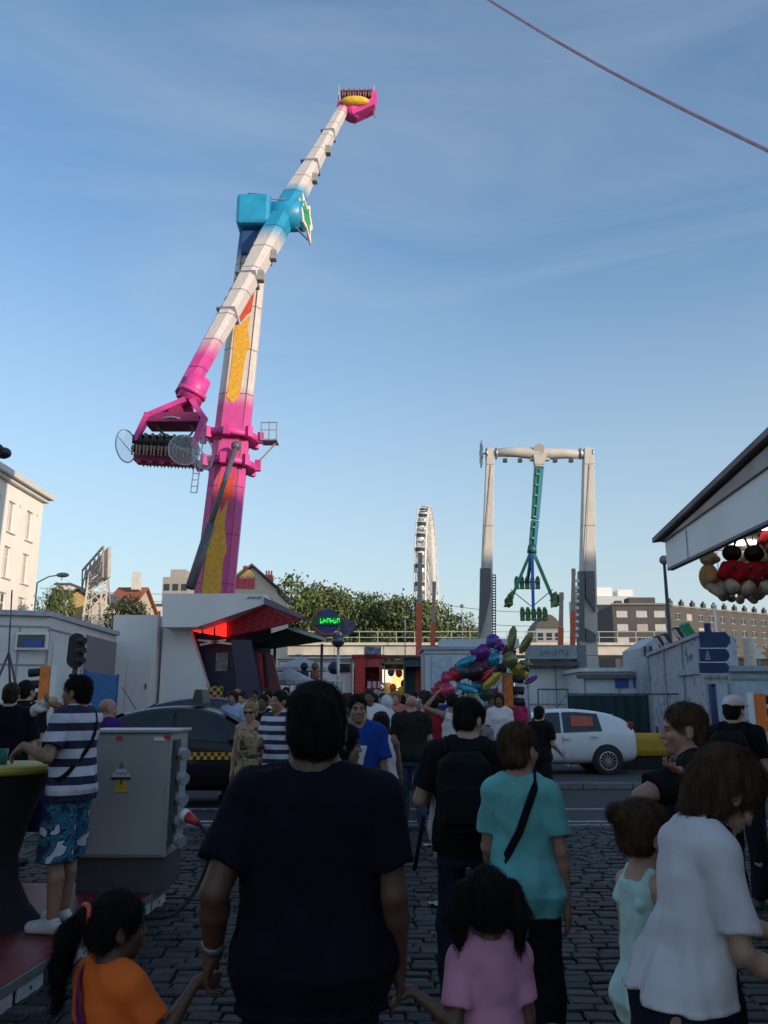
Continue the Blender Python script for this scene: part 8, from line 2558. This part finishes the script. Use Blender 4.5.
PLUSH = {}
def plush_mat(n, c): return mat('plush_' + n, c, .95, var=.2, scale=30, bump=.6, bscale=90, spec=.1)
def soft_toy(px, py, Y, label, body, head, kind, s=1.0, rz=0, group='soft toys hanging from the awning'):
    p = at(px, py, Y)
    t = thing('soft_toy', label, 'soft toy', p, R(rz), group)
    S = Sculpt(); S.ell((0, 0, 0), (.115 * s, .10 * s, .14 * s), k=.03)
    for sd in (-1, 1):
        S.cap((sd * .10 * s, -.02, .07 * s), (sd * .17 * s, -.05 * s, -.04 * s), .045 * s, .05 * s, k=.03)
    sculpt_obj('body', S, .011, body, t)
    S = Sculpt(); S.ell((0, -.01, .20 * s), (.095 * s, .09 * s, .085 * s), k=.02); S.ell((0, -.09 * s, .18 * s), (.045 * s, .04 * s, .035 * s), k=.02)
    if kind == 'bear':
        for sd in (-1, 1): S.ell((sd * .085 * s, 0, .275 * s), (.045 * s, .025 * s, .05 * s), k=.015)
    sculpt_obj('head', S, .010, head, t)
    for sd in (-1, 1):
        S = Sculpt(); S.cap((sd * .06 * s, -.02, -.11 * s), (sd * .10 * s, -.12 * s, -.17 * s), .055 * s, .065 * s, k=.03); sculpt_obj('leg', S, .011, plush_mat('grey_foot', (.30, .27, .24)) if kind == 'bug' else head, t)
    if kind == 'bug':
        for sd in (-1, 1):
            mb = MB(); mb.tube([(sd * .04 * s, 0, .27 * s), (sd * .06 * s, -.01, .33 * s), (sd * .075 * s, -.02, .37 * s)], .012 * s, 8); mb.ball((sd * .078 * s, -.02, .385 * s), .022 * s, 10, 8); mb.build('antenna', plush_mat('brown', (.10, .045, .03)), t, local=True)
        for dx, dz in ((-.05, .05), (.05, .03), (-.04, -.05), (.05, -.06)):
            mb = MB(); mb.ball((dx * s, -.092 * s, dz * s), (.022 * s, .016 * s, .022 * s), 10, 8); mb.build('spot', BLACK, t, local=True)
    mb = MB(); mb.tube([(0, 0, .26 * s), (0, 0, 3.22 - p.z)], .004, 5); mb.build('string', DARK, t, local=True)
TAN = plush_mat('tan', (.40, .26, .13)); CREAM_P = plush_mat('cream', (.46, .38, .28)); REDP = plush_mat('red', (.22, .008, .018)); BLK = plush_mat('black', (.012, .010, .012)); BRN = plush_mat('brown', (.10, .045, .03)); GREYP = plush_mat('grey_beige', (.34, .30, .27)); BRTRED = plush_mat('bright_red', (.30, .02, .03))
soft_toy(709, 577, 7.9, 'tan plush bear with round ears, leftmost of the hanging soft toys', TAN, CREAM_P, 'bear', .92, 65)
soft_toy(733, 573, 7.6, 'red bodied plush bug with a black head and brown feelers, left of its twin', REDP, BLK, 'bug', .92, 15)
soft_toy(756, 574, 7.5, 'red bodied plush bug with a black head, right of its twin', REDP, BLK, 'bug', .92, -20)
soft_toy(720, 588, 8.05, 'grey beige plush bear behind the left red bug', GREYP, GREYP, 'bear', .62, 30)
soft_toy(744, 590, 7.9, 'pale cream plush bear hanging lowest between the two red bugs', CREAM_P, CREAM_P, 'bear', .62, -10)
soft_toy(770, 578, 7.8, 'tan plush bear at the very right edge', TAN, GREYP, 'bear', .92, -40)
soft_toy(768, 540, 7.3, 'brown headed plush in bright red hanging up under the ceiling', BRTRED, BRN, 'bear', .62, 20)
soft_toy(749, 558, 8.0, 'grey plush bear above the right red bug', GREYP, GREYP, 'bear', .6, 0)

def counter_table():
    t = thing('counter_table', 'grey metal counter corner at the right edge', 'counter', (2.2, 2.0, 0))
    mb = MB(); mb.prism([(1.50, 3.45, 1.0), (1.36, 2.5, 1.0), (1.36, .6, 1.0), (3.4, .6, 1.0), (3.4, 3.45, 1.0)], (0, 0, .035)); mb.build('top', mat('brushed_counter', (.34, .36, .38), .35, metal=.5, var=.2), t, bevel=.006)
    for x, y in ((1.7, 3.2), (1.6, .9), (3.2, 3.2), (3.2, .9)):
        mb = MB(); mb.tube([(x, y, 0), (x, y, .998)], .025, 10); mb.build('leg', STEEL, t)
    mb = MB(); mb.box((2.5, 2.0, .6), (1.6, 2.2, .76)); mb.build('drawer_box', mat('dark_drawer', (.05, .05, .055), .6), t)
counter_table()

def left_roof():  # roof mostly out of view, added to darken the foreground
    c = at(3, 446, 6.05)
    t = thing('shade_roof', 'dark corner of an added shading roof jutting in at the upper left edge', 'stall', (c.x - 2.6, 2.5, 0))
    mb = MB(); mb.prism([(c.x, 6.05, c.z), (c.x - 5, 6.05, c.z + .5), (c.x - 5, -3.0, c.z + .5), (c.x, -3.0, c.z)], (0, 0, -.10)); mb.build('roof', mat('dark_roof_sheet', (.06, .045, .045), .7), t)
    mb = MB(); mb.ball(c + Vector((0, .02, -.05)), (.06, .05, .045)); mb.build('lamp', DARK, t)
    for y in (5.8, -2.5):
        mb = MB(); mb.tube([(c.x - 3.6, y, 0), (c.x - 3.6, y, c.z + .3)], .06, 10); mb.build('post', STEEL, t)
    mb = MB(); mb.box((c.x - 4.9, 1.5, 1.6), (.15, 9, 3.2)); mb.build('back_wall', mat('stall_back', (.2, .14, .12), .7), t)
left_roof()

# ------------------------------------------------------------------ foil balloons
def foil(name, col):
    return mat('foil_' + name, col, .32, metal=.4, var=.55, scale=6, bump=.9, bscale=11, coat=.2)
FO = {'pink': foil('pink', (.42, .03, .09)), 'red': foil('red', (.38, .015, .03)), 'cyan': foil('cyan', (.02, .24, .36)), 'green': foil('green', (.02, .11, .10)), 'purple': foil('purple', (.14, .02, .18)), 'violet': foil('violet', (.09, .05, .26)), 'black': foil('black', (.018, .012, .018)), 'olive': foil('olive', (.16, .15, .055)), 'yellow': foil('yellow', (.42, .32, .03)), 'maroon': foil('maroon', (.11, .015, .03)), 'pale': foil('pale', (.42, .38, .42))}
HUB_B = at(486, 718, 15.2)
def balloon(px, py, r, colr, shape, where, Y=15.2, rot=0):
    c = at(px, py, Y); rr = 1.02 * r / 829 * Y
    words = {'round': 'round', 'heart': 'heart shaped', 'star': 'star shaped', 'long': 'long'}[shape]
    t = thing('foil_balloon', '%s %s foil balloon %s' % (colr, words, where), 'balloon', c, 0, 'foil balloons in the seller\'s bunch')
    mb = MB(); mb.smooth = True
    n, m = 28, 5
    def outline(a):
        if shape == 'round': return 1, 1
        if shape == 'long': return .55, 1.5
        if shape == 'star': return (1.05 - .33 * (0.5 - .5 * math.cos(5 * a)),) * 2
        k = 1.0 - .28 * math.exp(-((a - math.pi / 2) / .35) ** 2) + .16 * math.exp(-((a + math.pi / 2) / .35) ** 2)
        return k, k
    M = Matrix.Rotation(R(rot), 3, 'Y') @ Matrix.Rotation(R((px * 13) % 50 - 25), 3, 'Z')
    ridge = [1 + .05 * math.sin(i * 2.3) for i in range(n)]
    for sgn in (-1, 1):
        i0 = len(mb.v); vs = []
        for j in range(m + 1):
            f = j / m
            for i in range(n):
                a = 2 * math.pi * i / n - math.pi
                kx, kz = outline(a)
                th = .42 * (1 - f ** 2.4) * (1 + .10 * math.sin(i * 3.1) * f)
                vs.append(M @ Vector((rr * f * kx * math.cos(a) * ridge[i] ** f, sgn * rr * th * min(kx, 1), rr * f * kz * math.sin(a) * ridge[i] ** f)))
        mb.v += [tuple(v) for v in vs]
        for j in range(m):
            for i in range(n):
                mb.f.append([i0 + j * n + i, i0 + j * n + (i + 1) % n, i0 + (j + 1) * n + (i + 1) % n, i0 + (j + 1) * n + i]); mb.mi.append(0); mb.sm.append(True)
    mb.build('skin', FO[colr], t, local=True)
    mb = MB(); mb.tube([(0, 0, -rr * .9), tuple((HUB_B - c) * .55 + Vector((.1 * math.sin(px), 0, 0))), tuple(HUB_B - c)], .004, 4); mb.build('string', DARK, t, local=True)
for a in ((441, 688, 7, 'red', 'round', 'at the lower left of the bunch'), (449, 678, 8, 'pink', 'heart', 'in the pink cluster, upper left'), (456, 674, 8, 'red', 'heart', 'topmost of the pink cluster'), (447, 690, 7, 'pink', 'round', 'lowest in the pink cluster', 14.8), (436, 692, 6, 'pink', 'star', 'at the far left tip of the bunch'),
          (462, 670, 9, 'green', 'round', 'left of the black ones'), (466, 661, 7, 'cyan', 'long', 'upper left, lying over the green one', 15.0, 70), (474, 672, 9, 'black', 'round', 'in the middle of the bunch', 15.0), (484, 668, 9, 'maroon', 'star', 'in the middle beside the black one'), (476, 655, 7, 'purple', 'star', 'above the black one'), (484, 652, 8, 'purple', 'round', 'upper middle'), (478, 660, 7, 'maroon', 'round', 'tucked under the purple ones', 15.4),
          (493, 659, 7, 'cyan', 'heart', 'right of the purple ones'), (497, 649, 7, 'cyan', 'long', 'upright behind the purple star', 15.5, 15), (493, 641, 7, 'violet', 'round', 'near the top of the bunch'), (499, 645, 6, 'purple', 'star', 'just under the top violet one', 15.0), (512, 638, 8, 'olive', 'long', 'sticking up at the top, left of two', 15.3, 12), (526, 643, 8, 'olive', 'long', 'sticking up at the top, right of two', 15.3, 32), (509, 652, 7, 'maroon', 'round', 'under the left upright olive one', 15.6),
          (510, 660, 8, 'olive', 'round', 'right side, upper of the yellow green group'), (518, 668, 8, 'yellow', 'heart', 'in the yellow green group', 15.5), (526, 665, 7, 'olive', 'star', 'at the right edge of the bunch'), (523, 674, 6, 'yellow', 'round', 'lowest in the yellow green group', 15.7), (466, 688, 8, 'cyan', 'long', 'lying low on the left', 15.0, 110), (478, 686, 7, 'cyan', 'round', 'low in the middle'), (472, 699, 6, 'yellow', 'star', 'hanging low on its own'), (492, 681, 8, 'yellow', 'long', 'slanting beside the traffic light', 15.0, 48), (486, 676, 7, 'red', 'long', 'slanting beside the yellow one', 15.1, 48), (496, 693, 6, 'red', 'star', 'at the bottom right behind the traffic light', 15.9), (486, 694, 7, 'green', 'round', 'at the bottom of the bunch', 15.5), (500, 669, 7, 'black', 'heart', 'between the cyan heart and the yellow group', 15.6), (453, 687, 6, 'pale', 'round', 'right of the pink cluster', 15.0), (531, 680, 5, 'purple', 'long', 'small at the lower right edge', 15.4, 60)):
    balloon(*a)

# ------------------------------------------------------------------ litter on the cobbles
rg = random.Random(11)
LIT_W = mat('paper_scrap', (.34, .34, .35), .8)
lits = [(586, 826, 'crumpled white paper near the road edge on the right'), (505, 832, 'scrap of white paper behind the woman in turquoise'), (428, 846, 'small scrap of paper beside the hanging strap'), (640, 868, 'flat paper scrap on the cobbles beside the mint girl'), (434, 905, 'brownish scrap between the cobbles left of the jeans')]
for px, py, lab in lits:
    p = gp(px, py, .035); mb = MB(); a = rg.uniform(0, 3)
    n = 5; vs = []
    for i in range(n):
        for j in range(n):
            vs.append(p + Matrix.Rotation(a, 3, 'Z') @ Vector(((i - 2) * .028, (j - 2) * .02, .012 + rg.uniform(-.008, .014))))
    mb.add(vs, [(i * n + j, (i + 1) * n + j, (i + 1) * n + j + 1, i * n + j + 1) for i in range(n - 1) for j in range(n - 1)])
    o = mb.build('paper_scrap', LIT_W, origin=p); md = o.modifiers.new('thick', 'SOLIDIFY'); md.thickness = .003
    tag(o, lab, 'litter', 'paper scraps on the cobbles')
p = gp(553, 893, .04)
S = Sculpt(); S.ell((p.x, p.y, .035), (.10, .13, .03), k=.03).ell((p.x + .09, p.y + .10, .035), (.08, .07, .025), k=.03).ell((p.x - .06, p.y - .08, .03), (.06, .07, .02), k=.03); S.wrinkle(.02, 30, 9)
tag(sculpt_obj('rag', S, .012, BLACK_C, None), 'crumpled dark rag on the cobbles right of the woman in turquoise', 'rag')
